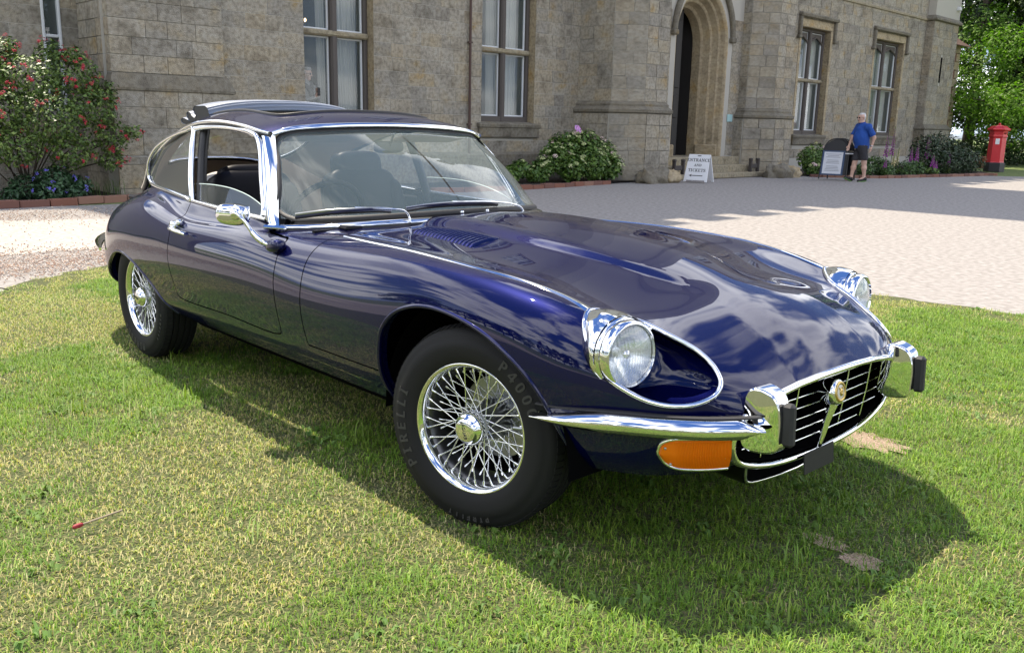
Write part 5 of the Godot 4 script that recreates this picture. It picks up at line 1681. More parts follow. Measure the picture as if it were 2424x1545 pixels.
func psd_near(p: Vector2) -> float:
	# distance to the lawn's edge near the drive (negative inside), coarse outline
	var d := 9.0
	for k in range(2, LAWN.size() - 3):
		var a: Vector2 = LAWN[k]; var b: Vector2 = LAWN[k + 1]
		d = minf(d, Geometry2D.get_closest_point_to_segment(p, a, b).distance_to(p))
	return -d

# ---------------------------------------------------------------- the stone mansion
# u runs along the front to the right, d outwards from the wall
const ORG := Vector3(-10.35, 0, -2.69)
var AX := Vector3(-0.03, 0, -1.0).normalized()
var AZ := Vector3(1.0, 0, -0.03).normalized()
var stone_rng := RandomNumberGenerator.new()
var stone_tones := []
var stone_mats := []
var singles := []   # [parent, transform, tone, size in the picture]
var unit_stone: ArrayMesh

func stone_mat(c: Color, sd := 0) -> StandardMaterial3D:
	var m := mat(c, 0.92)
	m.albedo_texture = TX.stone
	m.heightmap_enabled = true; m.heightmap_scale = 1.0
	m.heightmap_texture = TX.stone_bump
	tri_mat(m, 0.9)
	m.detail_enabled = true
	m.detail_blend_mode = BaseMaterial3D.BLEND_MODE_MUL
	m.detail_albedo = TX.lichen
	m.detail_uv_layer = BaseMaterial3D.DETAIL_UV_2
	m.uv2_triplanar = true; m.uv2_world_triplanar = true; m.uv2_scale = Vector3.ONE * 0.23
	return m

var TX := {}

func mansion_frame(at := Vector3.ZERO) -> Transform3D: return Transform3D(Basis(AX, Vector3.UP, AZ), ORG)

func lay_stones(parent: Node3D, from: Vector3, along: Vector3, length: float, ys: Array, gaps: Array, face: Vector3, wide := 0.5, rough := false, ends := 0.0) -> void:
	# courses of ashlar on a wall that starts at from and runs along; gaps are [u0, u1, y0, y1] left open
	for c in ys.size() - 1:
		var y0: float = ys[c]; var y1: float = ys[c + 1]
		var spans := [[0.0, length]]
		for g in gaps:
			if y0 < g[3] - 0.02 and y1 > g[2] + 0.02:
				var nx := []
				for s in spans:
					if g[0] > s[0] + 0.03: nx.append([s[0], minf(s[1], g[0])])
					if g[1] < s[1] - 0.03: nx.append([maxf(s[0], g[1]), s[1]])
				spans = nx
		for s in spans:
			if s[1] - s[0] < 0.05: continue
			var n := maxi(1, roundi((s[1] - s[0]) / (wide * stone_rng.randf_range(0.8, 1.2))))
			var cuts := [s[0]]
			for k in range(1, n): cuts.append(lerpf(s[0], s[1], (k + stone_rng.randf_range(-0.28, 0.28)) / n))
			cuts.append(s[1])
			for k in n:
				var a: float = cuts[k]; var b: float = cuts[k + 1]
				if b - a < 0.04: continue
				var j := 0.004
				var proud := stone_rng.randf_range(0.0, 0.004) + (0.01 * stone_rng.randf() if rough else 0.0)
				var size := Vector3(b - a - j * 2, y1 - y0 - j * 2, 0.06)
				var mid := from + along * (a + b) * 0.5 + Vector3.UP * (y0 + y1) * 0.5 + face * (proud - 0.027)
				var bas := Basis(along * size.x, Vector3.UP * size.y, face * size.z)
				var t := stone_rng.randi() % 10
				singles.append([parent, Transform3D(bas, mid), t])

func place_stones(mansion: Node3D) -> void:
	# the stones that show largest are parts, the rest one mesh of the same stones
	var eye := Vector3(4.686, 1.234, 2.47)
	var inv := mansion.transform.affine_inverse() * eye
	var look := mansion.transform.basis.inverse() * Vector3(-0.7127, -0.2193, -0.6664)
	var order := []
	for k in singles.size():
		var x: Transform3D = singles[k][1]
		var r := x.origin - inv
		var depth := r.dot(look)
		var area := x.basis.x.length() * x.basis.y.length()
		var shown := area * absf(x.basis.z.normalized().dot(r.normalized())) / (r.length_squared())
		var world := mansion.transform * x.origin
		var cam_space := world - eye
		var right := cam_space.dot(Vector3(0.6793, 0.0217, -0.7336)) / maxf(depth, 0.1)
		var up := cam_space.dot(Vector3(-0.1753, 0.9754, -0.1335)) / maxf(depth, 0.1)
		if absf(right) > 0.60 or absf(up) > 0.40 or x.basis.z.dot(-r) < 0: shown *= 0.001
		order.append([shown, k])
	order.sort_custom(func(p, q): return p[0] > q[0])
	var rest := MB.new(); rest.use_c = true
	var unit := MB.new()
	box(unit, Vector3.ONE, Transform3D(), 0.018)
	for e in order.size():
		var s: Array = singles[order[e][1]]
		if e < 300:
			part("stone", unit_stone, stone_mats[s[2]], s[0], s[1])
		else:
			var f := rest.v.size()
			rest.add(unit, s[1])
			var c: Color = stone_tones[s[2]]
			for k in range(f, rest.v.size()): rest.c.append(c)
	var m := stone_mat(Color.WHITE)
	m.vertex_color_use_as_albedo = true
	var o := pm("small_stones", rest, m, mansion)
	o.set_meta("kind", "stuff")

func courses(y0: float, y1: float, h := 0.275) -> Array:
	var n := maxi(1, roundi((y1 - y0) / h))
	var out := []
	for k in n + 1: out.append(lerpf(y0, y1, float(k) / n))
	return out

func wall_plate(mb: MB, from: Vector3, along: Vector3, face: Vector3, length: float, y0: float, y1: float, gaps: Array) -> void:
	# the mortar face behind the stones, with openings left in it
	var us := [0.0, length]; var ys := [y0, y1]
	for g in gaps:
		us.append(g[0]); us.append(g[1]); ys.append(clampf(g[2], y0, y1)); ys.append(clampf(g[3], y0, y1))
	us.sort(); ys.sort()
	for a in us.size() - 1:
		for b in ys.size() - 1:
			if us[a + 1] - us[a] < 1e-4 or ys[b + 1] - ys[b] < 1e-4: continue
			var cu: float = (us[a] + us[a + 1]) / 2; var cy: float = (ys[b] + ys[b + 1]) / 2
			var open := false
			for g in gaps:
				if cu > g[0] and cu < g[1] and cy > g[2] and cy < g[3]: open = true
			if open: continue
			mb.flat([from + along * us[a] + Vector3.UP * ys[b], from + along * us[a + 1] + Vector3.UP * ys[b], from + along * us[a + 1] + Vector3.UP * ys[b + 1], from + along * us[a] + Vector3.UP * ys[b + 1]], face)

func reveal(mb: MB, u0: float, u1: float, y0: float, y1: float, d0: float, d1: float) -> void:
	# the four sides of an opening, in the mansion's own axes
	mb.flat([Vector3(u0, y0, d0), Vector3(u0, y1, d0), Vector3(u0, y1, d1), Vector3(u0, y0, d1)], Vector3(1, 0, 0))
	mb.flat([Vector3(u1, y0, d0), Vector3(u1, y1, d0), Vector3(u1, y1, d1), Vector3(u1, y0, d1)], Vector3(-1, 0, 0))
	mb.flat([Vector3(u0, y1, d0), Vector3(u1, y1, d0), Vector3(u1, y1, d1), Vector3(u0, y1, d1)], Vector3(0, -1, 0))
	mb.flat([Vector3(u0, y0, d0), Vector3(u1, y0, d0), Vector3(u1, y0, d1), Vector3(u0, y0, d1)], Vector3(0, 1, 0))

func curtain(u0: float, u1: float, y0: float, y1: float, d: float, gather := 0.0, sd := 0) -> MB:
	# a pleated cloth; gather pulls its foot towards u1
	var mb := MB.new()
	var cols := 40; var rows := 8
	for r in rows + 1:
		var q := float(r) / rows
		var y := lerpf(y1, y0, q)
		var left := lerpf(u0, u0 + (u1 - u0) * gather, q)
		for c in cols + 1:
			var u := lerpf(left, u1, float(c) / cols)
			mb.vert(Vector3(u, y, d + 0.025 * sin(c * 1.25 + sd + 0.3 * sin(q * 2.0)) + 0.01 * sin(c * 0.5 + sd)), Vector3(0, 0, 1))
	mb.grid(0, rows + 1, cols + 1)
	mb.smooth()
	for k in mb.v.size():
		if mb.n[k].z < 0: mb.n[k] = -mb.n[k]
	return mb

func stone_window(mansion: Node3D, u0: float, u1: float, y0: float, y1: float, transom: float, tracery: bool, drape: Array) -> void:
	var w := Node3D.new(); w.name = numbered("window", mansion, null); mansion.add_child(w, true)
	var d := -0.25
	var um := (u0 + u1) / 2
	var rv := MB.new()
	reveal(rv, u0, u1, y0, y1, d - 0.1, 0.002)
	pm("reveal", rv, M.dressed, w)
	var t := 0.085
	for e in [["jamb", Vector3(t, y1 - y0, 0.12), Vector3(u0 + t / 2, (y0 + y1) / 2, d), 0.02, M.old_oak], ["jamb", Vector3(t, y1 - y0, 0.12), Vector3(u1 - t / 2, (y0 + y1) / 2, d), 0.02, M.old_oak],
			["mullion", Vector3(0.15, y1 - y0, 0.15), Vector3(um, (y0 + y1) / 2, d + 0.01), 0.035, M.old_oak], ["transom", Vector3(u1 - u0, 0.11, 0.17), Vector3(um, transom, d + 0.02), 0.03, M.dressed_grey],
			["window_rail", Vector3(u1 - u0, 0.10, 0.13), Vector3(um, y1 - 0.05, d + 0.004), 0.02, M.old_oak], ["window_rail", Vector3(u1 - u0, 0.14, 0.12), Vector3(um, y0 + 0.07, d + 0.004), 0.02, M.old_oak]]:
		var pc := MB.new()
		box(pc, e[1], Transform3D(Basis(), e[2]), e[3])
		pm(e[0], pc, e[4], w)
	var cells := [[u0 + t, um - 0.075], [um + 0.075, u1 - t]]
	for c in cells:
		for r in [[y0 + 0.14, transom - 0.055], [transom + 0.055, y1 - 0.10]]:
			var sash := MB.new()
			var sx := 0.035
			for u in [c[0] + sx / 2, c[1] - sx / 2]: box(sash, Vector3(sx, r[1] - r[0], 0.05), Transform3D(Basis(), Vector3(u, (r[0] + r[1]) / 2, d - 0.035)), 0.008)
			for y in [r[0] + sx / 2, r[1] - sx / 2]: box(sash, Vector3(c[1] - c[0] - 2 * sx, sx, 0.05), Transform3D(Basis(), Vector3((c[0] + c[1]) / 2, y, d - 0.035)), 0.008)
			pm("sash", sash, M.white_paint, w)
			var pn := MB.new()
			pn.flat([Vector3(c[0], r[0], d - 0.035), Vector3(c[1], r[0], d - 0.035), Vector3(c[1], r[1], d - 0.035), Vector3(c[0], r[1], d - 0.035)], Vector3(0, 0, 1))
			pm("pane", pn, M.window_glass, w)
			if tracery and r[1] > transom + 0.5:
				# cusped heads of the upper lights
				var cu := MB.new()
				var cx: float = (c[0] + c[1]) / 2; var hw: float = (c[1] - c[0]) / 2
				var arc := PackedVector3Array()
				for k in 13:
					var a := PI * k / 12.0
					arc.append(Vector3(cx - cos(a) * hw, r[1] - 0.36 + sin(a) * 0.24 * (1.0 - 0.30 * absf(sin(2 * a))), d - 0.002))
				tube(cu, arc, 0.035, 0.04, Vector3(0, 0, 1), 8)
				var spand := PackedVector2Array([Vector2(c[0], r[1]), Vector2(c[0], r[1] - 0.36)])
				for p in arc: spand.append(Vector2(p.x, p.y))
				spand.append(Vector2(c[1], r[1]))
				var tri := Geometry2D.triangulate_polygon(spand)
				var f := cu.v.size()
				for p in spand: cu.vert(Vector3(p.x, p.y, d - 0.012), Vector3(0, 0, 1))
				for k in range(0, tri.size(), 3): cu.tri(f + tri[k], f + tri[k + 1], f + tri[k + 2])
				pm("tracery", cu, M.old_oak, w)
	for e in drape:
		pm("curtain", curtain(e[0], e[1], y0 + 0.1, y1, d - 0.22 - e[3] * 0.1, e[2], int(e[0] * 7)), M.curtain, w)
	# sill
	var sl := MB.new()
	box(sl, Vector3(u1 - u0 + 0.30, 0.10, 0.30), Transform3D(Basis(Vector3.RIGHT, 0.16), Vector3(um + 0.02, y0 - 0.045, -0.04)), 0.02)
	box(sl, Vector3(u1 - u0 + 0.24, 0.26, 0.16), Transform3D(Basis(), Vector3(um + 0.02, y0 - 0.20, 0.0)), 0.02)
	pm("sill", sl, M.dressed_old, w)

func ledge(mb: MB, pts: Array, y: float, prof: Array) -> void:
	# a moulding of the given profile (d out, height) along a plan polyline, mitred
	var n := pts.size()
	var f := mb.v.size()
	for k in n:
		var p: Vector2 = pts[k]
		var a: Vector2 = (pts[k] - pts[k - 1]).normalized() if k > 0 else (pts[1] - pts[0]).normalized()
		var b: Vector2 = (pts[k + 1] - pts[k]).normalized() if k < n - 1 else a
		var na := Vector2(-a.y, a.x); var nb := Vector2(-b.y, b.x)
		var o := (na + nb).normalized()
		o /= maxf(o.dot(na), 0.3)
		for q in prof: mb.vert(Vector3(p.x + o.x * q.x, y + q.y, p.y + o.y * q.x), Vector3.UP)
	var cols := prof.size()
	for k in n - 1:
		for c in cols - 1:
			var a := f + k * cols + c
			mb.flat([mb.v[a], mb.v[a + 1], mb.v[a + cols + 1], mb.v[a + cols]], face_of(pts[k], pts[k + 1], prof[c], prof[c + 1]))

func face_of(p: Vector2, q: Vector2, a: Vector2, b: Vector2) -> Vector3:
	var t := (q - p).normalized()
	var o := Vector2(-t.y, t.x)
	var e := (b - a).normalized()
	var nn := Vector2(e.y, -e.x)
	return Vector3(o.x * nn.x, nn.y, o.y * nn.x)

func mansion_materials() -> void:
	TX.stone = noise_tex(0.022, [[0.0, Color(0.74, 0.71, 0.66)], [0.35, Color(0.88, 0.86, 0.82)], [0.6, Color(0.96, 0.94, 0.90)], [1.0, Color(1, 1, 0.98)]], 512, 7, 41)
	TX.stone_bump = noise_tex(0.09, [], 512, 5, 42)
	TX.lichen = noise_tex(0.012, [[0.0, Color(0.72, 0.71, 0.69)], [0.28, Color(0.92, 0.91, 0.90)], [0.5, Color(1, 1, 1)], [0.78, Color(1, 0.98, 0.94)], [0.95, Color(1.0, 0.91, 0.74)]], 512, 5, 43)
	stone_rng.seed = 33
	for k in 10:
		var g := [0.335, 0.365, 0.38, 0.325, 0.35, 0.37, 0.305, 0.36, 0.39, 0.36][k] as float
		var warm := [1.0, 1.03, 1.0, 0.97, 1.05, 1.01, 0.98, 1.03, 1.0, 1.10][k] as float
		var c := Color(g * 1.04 * sqrt(warm), g * 1.0, g * 0.89 / warm)
		stone_tones.append(c)
		stone_mats.append(stone_mat(c.linear_to_srgb()))
	var u := MB.new()
	box(u, Vector3.ONE, Transform3D(), 0.018)
	unit_stone = u.commit()
	M.mortar = mat(lin(0.40, 0.38, 0.33), 0.95)
	M.dressed = stone_mat(lin(0.40, 0.345, 0.245))
	M.dressed_grey = stone_mat(lin(0.36, 0.33, 0.25))
	M.dressed_old = stone_mat(lin(0.22, 0.21, 0.18))
	M.pale_stone = stone_mat(lin(0.46, 0.40, 0.29))
	M.old_oak = mat(lin(0.085, 0.072, 0.062), 0.75)
	M.oak_door = mat(lin(0.014, 0.012, 0.011), 0.6)
	M.white_paint = mat(lin(0.62, 0.64, 0.64), 0.5)
	M.window_glass = glassy(Color(0.75, 0.82, 0.8), 0.10)
	M.curtain = mat(lin(0.42, 0.43, 0.39), 0.9)
	M.curtain.backlight_enabled = true; M.curtain.backlight = Color(0.3, 0.3, 0.28)
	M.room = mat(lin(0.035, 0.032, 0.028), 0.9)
	M.iron = mat(lin(0.055, 0.046, 0.042), 0.7)
	M.red_brick = mat(lin(0.20, 0.085, 0.055), 0.9)
	M.brick_far = mat(Color.WHITE, 0.9)
	M.brick_far.albedo_texture = noise_tex(0.09, [[0.2, lin(0.13, 0.055, 0.035)], [0.6, lin(0.24, 0.11, 0.075)], [0.9, lin(0.32, 0.19, 0.14)]], 256, 4, 47)
	tri_mat(M.brick_far, 1.4)
	M.brick_b = mat(lin(0.16, 0.075, 0.055), 0.9)
	M.brick_c = mat(lin(0.24, 0.13, 0.09), 0.9)
	M.fox_purple = mat(lin(0.32, 0.05, 0.30), 0.6)
	M.fox_cream = mat(lin(0.55, 0.48, 0.26), 0.6)
	M.roof_tile = mat(lin(0.10, 0.055, 0.04), 0.9)

func build_mansion() -> void:
	mansion_materials()
	var h := Node3D.new()
	h.name = "stone_mansion"
	h.transform = mansion_frame()
	tag(h, "grey-brown ashlar stone mansion with mullioned windows and an arched porch behind the car", "mansion")
	add_child(h)
	var X := Vector3(1, 0, 0); var Z := Vector3(0, 0, 1)
	# ---- front wall with its openings
	var front := Node3D.new(); front.name = "front_wall"; h.add_child(front)
	var op := [[3.62, 5.18, 1.20, 4.6], [8.05, 9.71, 1.30, 4.6], [21.95, 23.92, 1.16, 4.55], [27.40, 29.85, 1.16, 4.60]]
	var upper := []
	for u in [2.6, 6.2, 8.6, 21.8, 24.6, 28.0]: upper.append([u, u + 1.5, 7.4, 9.8])
	var plate := MB.new()
	wall_plate(plate, Vector3.ZERO, X, Z, 11.4, 0, 14.2, op.slice(0, 2) + upper.slice(0, 3))
	var far := []
	for g in op.slice(2) + upper.slice(3): far.append([g[0] - 19.0, g[1] - 19.0, g[2], g[3]])
	pm("mortar", plate, M.mortar, front)
	plate = MB.new()
	wall_plate(plate, Vector3(19.0, 0, 0), X, Z, 13.0, 0, 11.5, far)
	pm("mortar", plate, M.mortar, front)
	var gaps := []
	for g in op: gaps.append([g[0], g[1], g[2] - 0.3 if g[0] < 15 else g[2] - 0.3, g[3]])
	lay_stones(front, Vector3(2.0, 0, 0), X, 9.4, courses(0.64, 5.2), shifted(gaps, 2.0), Z, 0.48)
	lay_stones(front, Vector3(2.0, 0, 0.10), X, 9.4, [0.0, 0.34, 0.60], [], Z, 0.6, true)
	lay_stones(front, Vector3(19.0, 0, 0), X, 12.8, courses(0.40, 7.0, 0.30), shifted(gaps, 19.0), Z, 0.74)
	var pth := MB.new()
	ledge(pth, [Vector2(2.0, 0.0), Vector2(11.3, 0.0)], 0.60, [Vector2(0.13, -0.6), Vector2(0.13, 0.0), Vector2(0.0, 0.06)])
	pm("plinth", pth, M.dressed_old, front)
	# ---- windows
	stone_window(h, 3.62, 5.18, 1.20, 4.6, 2.87, false, [[4.16, 4.36, 0.3, 0.0], [4.50, 5.15, 0.35, 1.0]])
	stone_window(h, 8.05, 9.71, 1.30, 4.6, 2.87, false, [[8.58, 8.84, 0.2, 0.0], [8.98, 9.66, 0.0, 1.0]])
	stone_window(h, 21.95, 23.92, 1.16, 4.55, 2.92, true, [[22.0, 22.9, 0.0, 0.0], [23.0, 23.9, 0.0, 0.0]])
	stone_window(h, 27.40, 29.85, 1.16, 4.60, 2.91, true, [[27.5, 28.6, 0.0, 0.0], [28.7, 29.8, 0.0, 0.0]])
	for g in upper:
		var w := Node3D.new(); w.name = numbered("window", h, null); h.add_child(w, true)
		var rv := MB.new()
		reveal(rv, g[0], g[1], g[2], g[3], -0.3, 0.002)
		pm("reveal", rv, M.dressed, w)
		var fr := MB.new()
		for q in 4: box(fr, Vector3(0.07, 2.4, 0.08), Transform3D(Basis(), Vector3(lerpf(g[0] + 0.03, g[1] - 0.03, q / 3.0), (g[2] + g[3]) / 2, -0.2)))
		for q in 4: box(fr, Vector3(1.5, 0.06, 0.07), Transform3D(Basis(), Vector3((g[0] + g[1]) / 2, lerpf(g[2] + 0.03, g[3] - 0.03, q / 3.0), -0.2)))
		pm("sash", fr, M.white_paint, w)
		var pn := MB.new()
		pn.flat([Vector3(g[0], g[2], -0.21), Vector3(g[1], g[2], -0.21), Vector3(g[1], g[3], -0.21), Vector3(g[0], g[3], -0.21)], Z)
		pm("pane", pn, M.window_glass, w)
		pm("curtain", curtain(g[0], g[1], g[2], g[3], -0.45, 0.0, int(g[0])), M.curtain, w)
	# hood moulds and pale surrounds of the two right-hand windows
	for g in [op[2], op[3]]:
		var hm := MB.new()
		var a: float = g[0] - 0.20; var b: float = g[1] + 0.20; var t: float = g[3] + 0.36
		box(hm, Vector3(b - a + 0.16, 0.13, 0.20), Transform3D(Basis(Vector3.RIGHT, 0.25), Vector3((a + b) / 2, t, 0.06)), 0.03)
		for u in [a, b]: box(hm, Vector3(0.12, 0.62, 0.13), Transform3D(Basis(), Vector3(u, t - 0.36, 0.05)), 0.03)
		for u in [a - 0.03, b + 0.03]: box(hm, Vector3(0.20, 0.10, 0.15), Transform3D(Basis(), Vector3(u, t - 0.70, 0.055)), 0.03)
		pm("hood_mould", hm, M.dressed_old, h)
		var sr := MB.new()
		box(sr, Vector3(g[1] - g[0] + 0.28, 0.24, 0.05), Transform3D(Basis(), Vector3((g[0] + g[1]) / 2, g[3] + 0.13, 0.0)), 0.01)
		for u in [g[0] - 0.075, g[1] + 0.075]: box(sr, Vector3(0.14, g[3] - g[2], 0.05), Transform3D(Basis(), Vector3(u, (g[2] + g[3]) / 2, -0.003)), 0.01)
		pm("window_surround", sr, M.pale_stone, h)
	# ---- string course on the right wing
	var sc := MB.new()
	ledge(sc, [Vector2(19.2, 0.0), Vector2(31.8, 0.0)], 5.66, [Vector2(0.0, -0.06), Vector2(0.05, -0.04), Vector2(0.05, 0.02), Vector2(0.0, 0.06)])
	pm("string_course", sc, M.dressed_grey, h)
	# ---- corner pier with its weathered set-off
	var pier := Node3D.new(); pier.name = "corner_pier"; h.add_child(pier)
	var pc := MB.new()
	box(pc, Vector3(1.90, 14.0, 0.40), Transform3D(Basis(), Vector3(1.0, 7.0, -0.07)))
	box(pc, Vector3(1.98, 1.70, 0.40), Transform3D(Basis(), Vector3(1.015, 0.85, 0.018)))
	box(pc, Vector3(2.04, 0.62, 0.40), Transform3D(Basis(), Vector3(1.02, 0.31, 0.075)))
	pm("pier_core", pc, M.mortar, pier)
	lay_stones(pier, Vector3(0.05, 0, 0.152), X, 1.90, courses(1.93, 5.2, 0.27), [], Z, 0.48)
	lay_stones(pier, Vector3(0.02, 0, 0.24), X, 2.0, [0.64, 1.07, 1.40, 1.68], [], Z, 0.52)
	lay_stones(pier, Vector3(0.0, 0, 0.30), X, 2.05, [0.0, 0.12, 0.50, 0.62], [], Z, 0.56, true)
	var so := MB.new()
	ledge(so, [Vector2(0.02, -1.1), Vector2(0.02, 0.22), Vector2(2.03, 0.22), Vector2(2.03, -0.1)], 1.66, [Vector2(0.0, -0.02), Vector2(0.05, 0.0), Vector2(0.055, 0.04), Vector2(-0.03, 0.26)])
	pm("set_off", so, M.dressed_old, pier)
	# return of the pier, facing left
	lay_stones(pier, Vector3(0.05, 0, -1.1), Z, 1.25, courses(1.93, 5.2, 0.27), [], -X, 0.45)
	lay_stones(pier, Vector3(0.02, 0, -1.1), Z, 1.34, [0.0, 0.34, 0.64, 1.07, 1.40, 1.68], [], -X, 0.5)
	var rc := MB.new()
	rc.flat([Vector3(0.06, 0, -1.2), Vector3(0.06, 0, 0.13), Vector3(0.06, 14, 0.13), Vector3(0.06, 14, -1.2)], -X)
	pm("return_wall", rc, M.mortar, pier)
	# ---- low wing behind the rose bush
	var wing := Node3D.new(); wing.name = "low_wing"; h.add_child(wing)
	var wp := MB.new()
	wall_plate(wp, Vector3(-9, 0, -1.1), X, Z, 9.05, 0, 4.4, [[8.50, 8.78, 1.3, 3.9]])
	box(wp, Vector3(9.0, 4.3, 0.2), Transform3D(Basis(), Vector3(-4.5, 2.15, -5.0)))
	box(wp, Vector3(9.0, 0.2, 4.2), Transform3D(Basis(), Vector3(-4.5, 4.3, -3.1)))
	box(wp, Vector3(0.2, 4.3, 4.0), Transform3D(Basis(), Vector3(-8.9, 2.15, -3.1)))
	pm("mortar", wp, M.mortar, wing)
	lay_stones(wing, Vector3(-2.4, 0, -1.1), X, 2.45, courses(0.0, 4.4, 0.30), [[1.90, 2.18, 1.3, 3.9]], Z, 0.5)
	var ww := MB.new()
	for u in [-0.485, -0.235]: box(ww, Vector3(0.045, 2.6, 0.09), Transform3D(Basis(), Vector3(u, 2.6, -1.12)), 0.01)
	for y in [1.33, 2.49, 3.88]: box(ww, Vector3(0.21, 0.05, 0.08), Transform3D(Basis(), Vector3(-0.36, y, -1.125)), 0.01)
	pm("sash_window", ww, M.white_paint, wing)
	var wpn := MB.new()
	wpn.flat([Vector3(-0.47, 1.3, -1.15), Vector3(-0.25, 1.3, -1.15), Vector3(-0.25, 3.9, -1.15), Vector3(-0.47, 3.9, -1.15)], Z)
	pm("pane", wpn, M.window_glass, wing)
	# ---- body of the house behind: floors, back, roof and parapet
	var core := MB.new()
	box(core, Vector3(11.2, 0.3, 9.0), Transform3D(Basis(), Vector3(5.6, 14.0, -4.8)))
	box(core, Vector3(31.6, 14.0, 0.3), Transform3D(Basis(), Vector3(15.9, 7.0, -9.3)))
	box(core, Vector3(0.3, 14.0, 8.0), Transform3D(Basis(), Vector3(0.25, 7.0, -5.2)))
	box(core, Vector3(0.3, 14.0, 8.8), Transform3D(Basis(), Vector3(11.1, 7.0, -4.7)))
	box(core, Vector3(0.3, 11.3, 8.8), Transform3D(Basis(), Vector3(19.3, 5.65, -4.7)))
	box(core, Vector3(0.3, 11.3, 8.8), Transform3D(Basis(), Vector3(31.7, 5.65, -4.7)))
	box(core, Vector3(12.4, 0.3, 8.8), Transform3D(Basis(), Vector3(25.5, 11.2, -4.7)))
	pm("house_core", core, M.mortar, h)
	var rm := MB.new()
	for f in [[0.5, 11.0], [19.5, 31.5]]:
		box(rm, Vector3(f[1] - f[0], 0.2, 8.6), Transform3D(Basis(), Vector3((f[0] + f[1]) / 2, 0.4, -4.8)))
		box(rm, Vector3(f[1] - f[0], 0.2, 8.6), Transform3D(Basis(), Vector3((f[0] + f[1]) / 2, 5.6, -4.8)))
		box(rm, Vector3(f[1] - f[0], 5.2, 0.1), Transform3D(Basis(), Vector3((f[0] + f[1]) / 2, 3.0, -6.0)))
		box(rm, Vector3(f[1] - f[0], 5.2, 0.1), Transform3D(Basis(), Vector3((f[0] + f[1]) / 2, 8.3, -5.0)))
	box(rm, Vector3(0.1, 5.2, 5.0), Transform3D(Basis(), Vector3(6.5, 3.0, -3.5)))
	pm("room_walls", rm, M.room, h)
	for k in 9: merlon(h, Vector3(0.6 + k * 1.25, 14.2, -0.1))
	for k in 10: merlon(h, Vector3(19.8 + k * 1.25, 11.5, -0.1))
	var pw := MB.new()
	box(pw, Vector3(11.4, 0.5, 0.35), Transform3D(Basis(), Vector3(5.7, 14.0, -0.12)))
	box(pw, Vector3(12.6, 0.5, 0.35), Transform3D(Basis(), Vector3(25.4, 11.4, -0.12)))
	pm("parapet", pw, M.dressed_grey, h)
	porch(h)
	corner_tower(h)
	# ---- rainwater pipes
	var pipe := MB.new()
	tube(pipe, PackedVector3Array([Vector3(11.42, 0.1, 0.12), Vector3(11.42, 14.0, 0.12)]), 0.062, 0.062, Z, 12)
	for y in [0.55, 2.14, 4.1]: tube(pipe, PackedVector3Array([Vector3(11.42, y, 0.12), Vector3(11.42, y + 0.10, 0.12)]), 0.08, 0.08, Z, 12)
	pm("rainwater_pipe", pipe, mat(lin(0.10, 0.082, 0.078), 0.7), h)
	var p2 := MB.new()
	tube(p2, PackedVector3Array([Vector3(7.66, 0.6, 0.06), Vector3(7.66, 13.0, 0.06)]), 0.028, 0.028, Z, 10)
	for y in [1.25, 2.95, 4.5]: box(p2, Vector3(0.11, 0.03, 0.06), Transform3D(Basis(), Vector3(7.66, y, 0.05)))
	pm("rainwater_pipe", p2, mat(lin(0.075, 0.042, 0.032), 0.7), h)
	place_stones(h)
	chandelier(h)

func shifted(gaps: Array, by: float) -> Array:
	var out := []
	for g in gaps: out.append([g[0] - by, g[1] - by, g[2], g[3]])
	return out

func merlon(h: Node, at: Vector3) -> void:
	var m := MB.new()
	box(m, Vector3(0.72, 0.85, 0.36), Transform3D(Basis(), at + Vector3(0, 0.42, 0)), 0.03)
	box(m, Vector3(0.82, 0.10, 0.46), Transform3D(Basis(), at + Vector3(0, 0.88, 0)), 0.03)
	pm("merlon", m, M.dressed_grey, h)

func turret(h: Node3D, pts: Array, top: float) -> void:
	# a polygonal turret: pts is its plan from left to right
	var t := Node3D.new(); t.name = numbered("turret", h, null); h.add_child(t, true)
	var core := MB.new()
	var n := pts.size()
	for k in n - 1:
		var a: Vector2 = pts[k]; var b: Vector2 = pts[k + 1]
		var e := (b - a).normalized()
		var o := Vector2(-e.y, e.x)
		var al := Vector3(e.x, 0, e.y); var fc := Vector3(o.x, 0, o.y)
		var len := a.distance_to(b)
		core.flat([Vector3(a.x, 0, a.y), Vector3(b.x, 0, b.y), Vector3(b.x, top, b.y), Vector3(a.x, top, a.y)], fc)
		lay_stones(t, Vector3(a.x, 0, a.y) + fc * 0.004, al, len, courses(1.86, 7.0, 0.29), [], fc, 0.45)
		var ext := 0.05 if k > 0 and k < n - 2 else 0.02
		lay_stones(t, Vector3(a.x, 0, a.y) + fc * 0.125 - al * ext, al, len + 2 * ext, [0.0, 0.40, 0.72, 1.02, 1.32, 1.58], [], fc, 0.48, true)
	pm("turret_core", core, M.mortar, t)
	var lg := MB.new()
	ledge(lg, pts, 1.58, [Vector2(0.12, 0.0), Vector2(0.17, 0.03), Vector2(0.18, 0.09), Vector2(0.10, 0.15), Vector2(0.07, 0.17), Vector2(0.075, 0.22), Vector2(0.0, 0.29)])
	pm("moulding", lg, M.dressed_old, t)
	var bs := MB.new()
	ledge(bs, pts, 0.0, [Vector2(0.115, 0.0), Vector2(0.115, 1.58), Vector2(0.0, 1.59)])
	pm("base_core", bs, M.mortar, t)

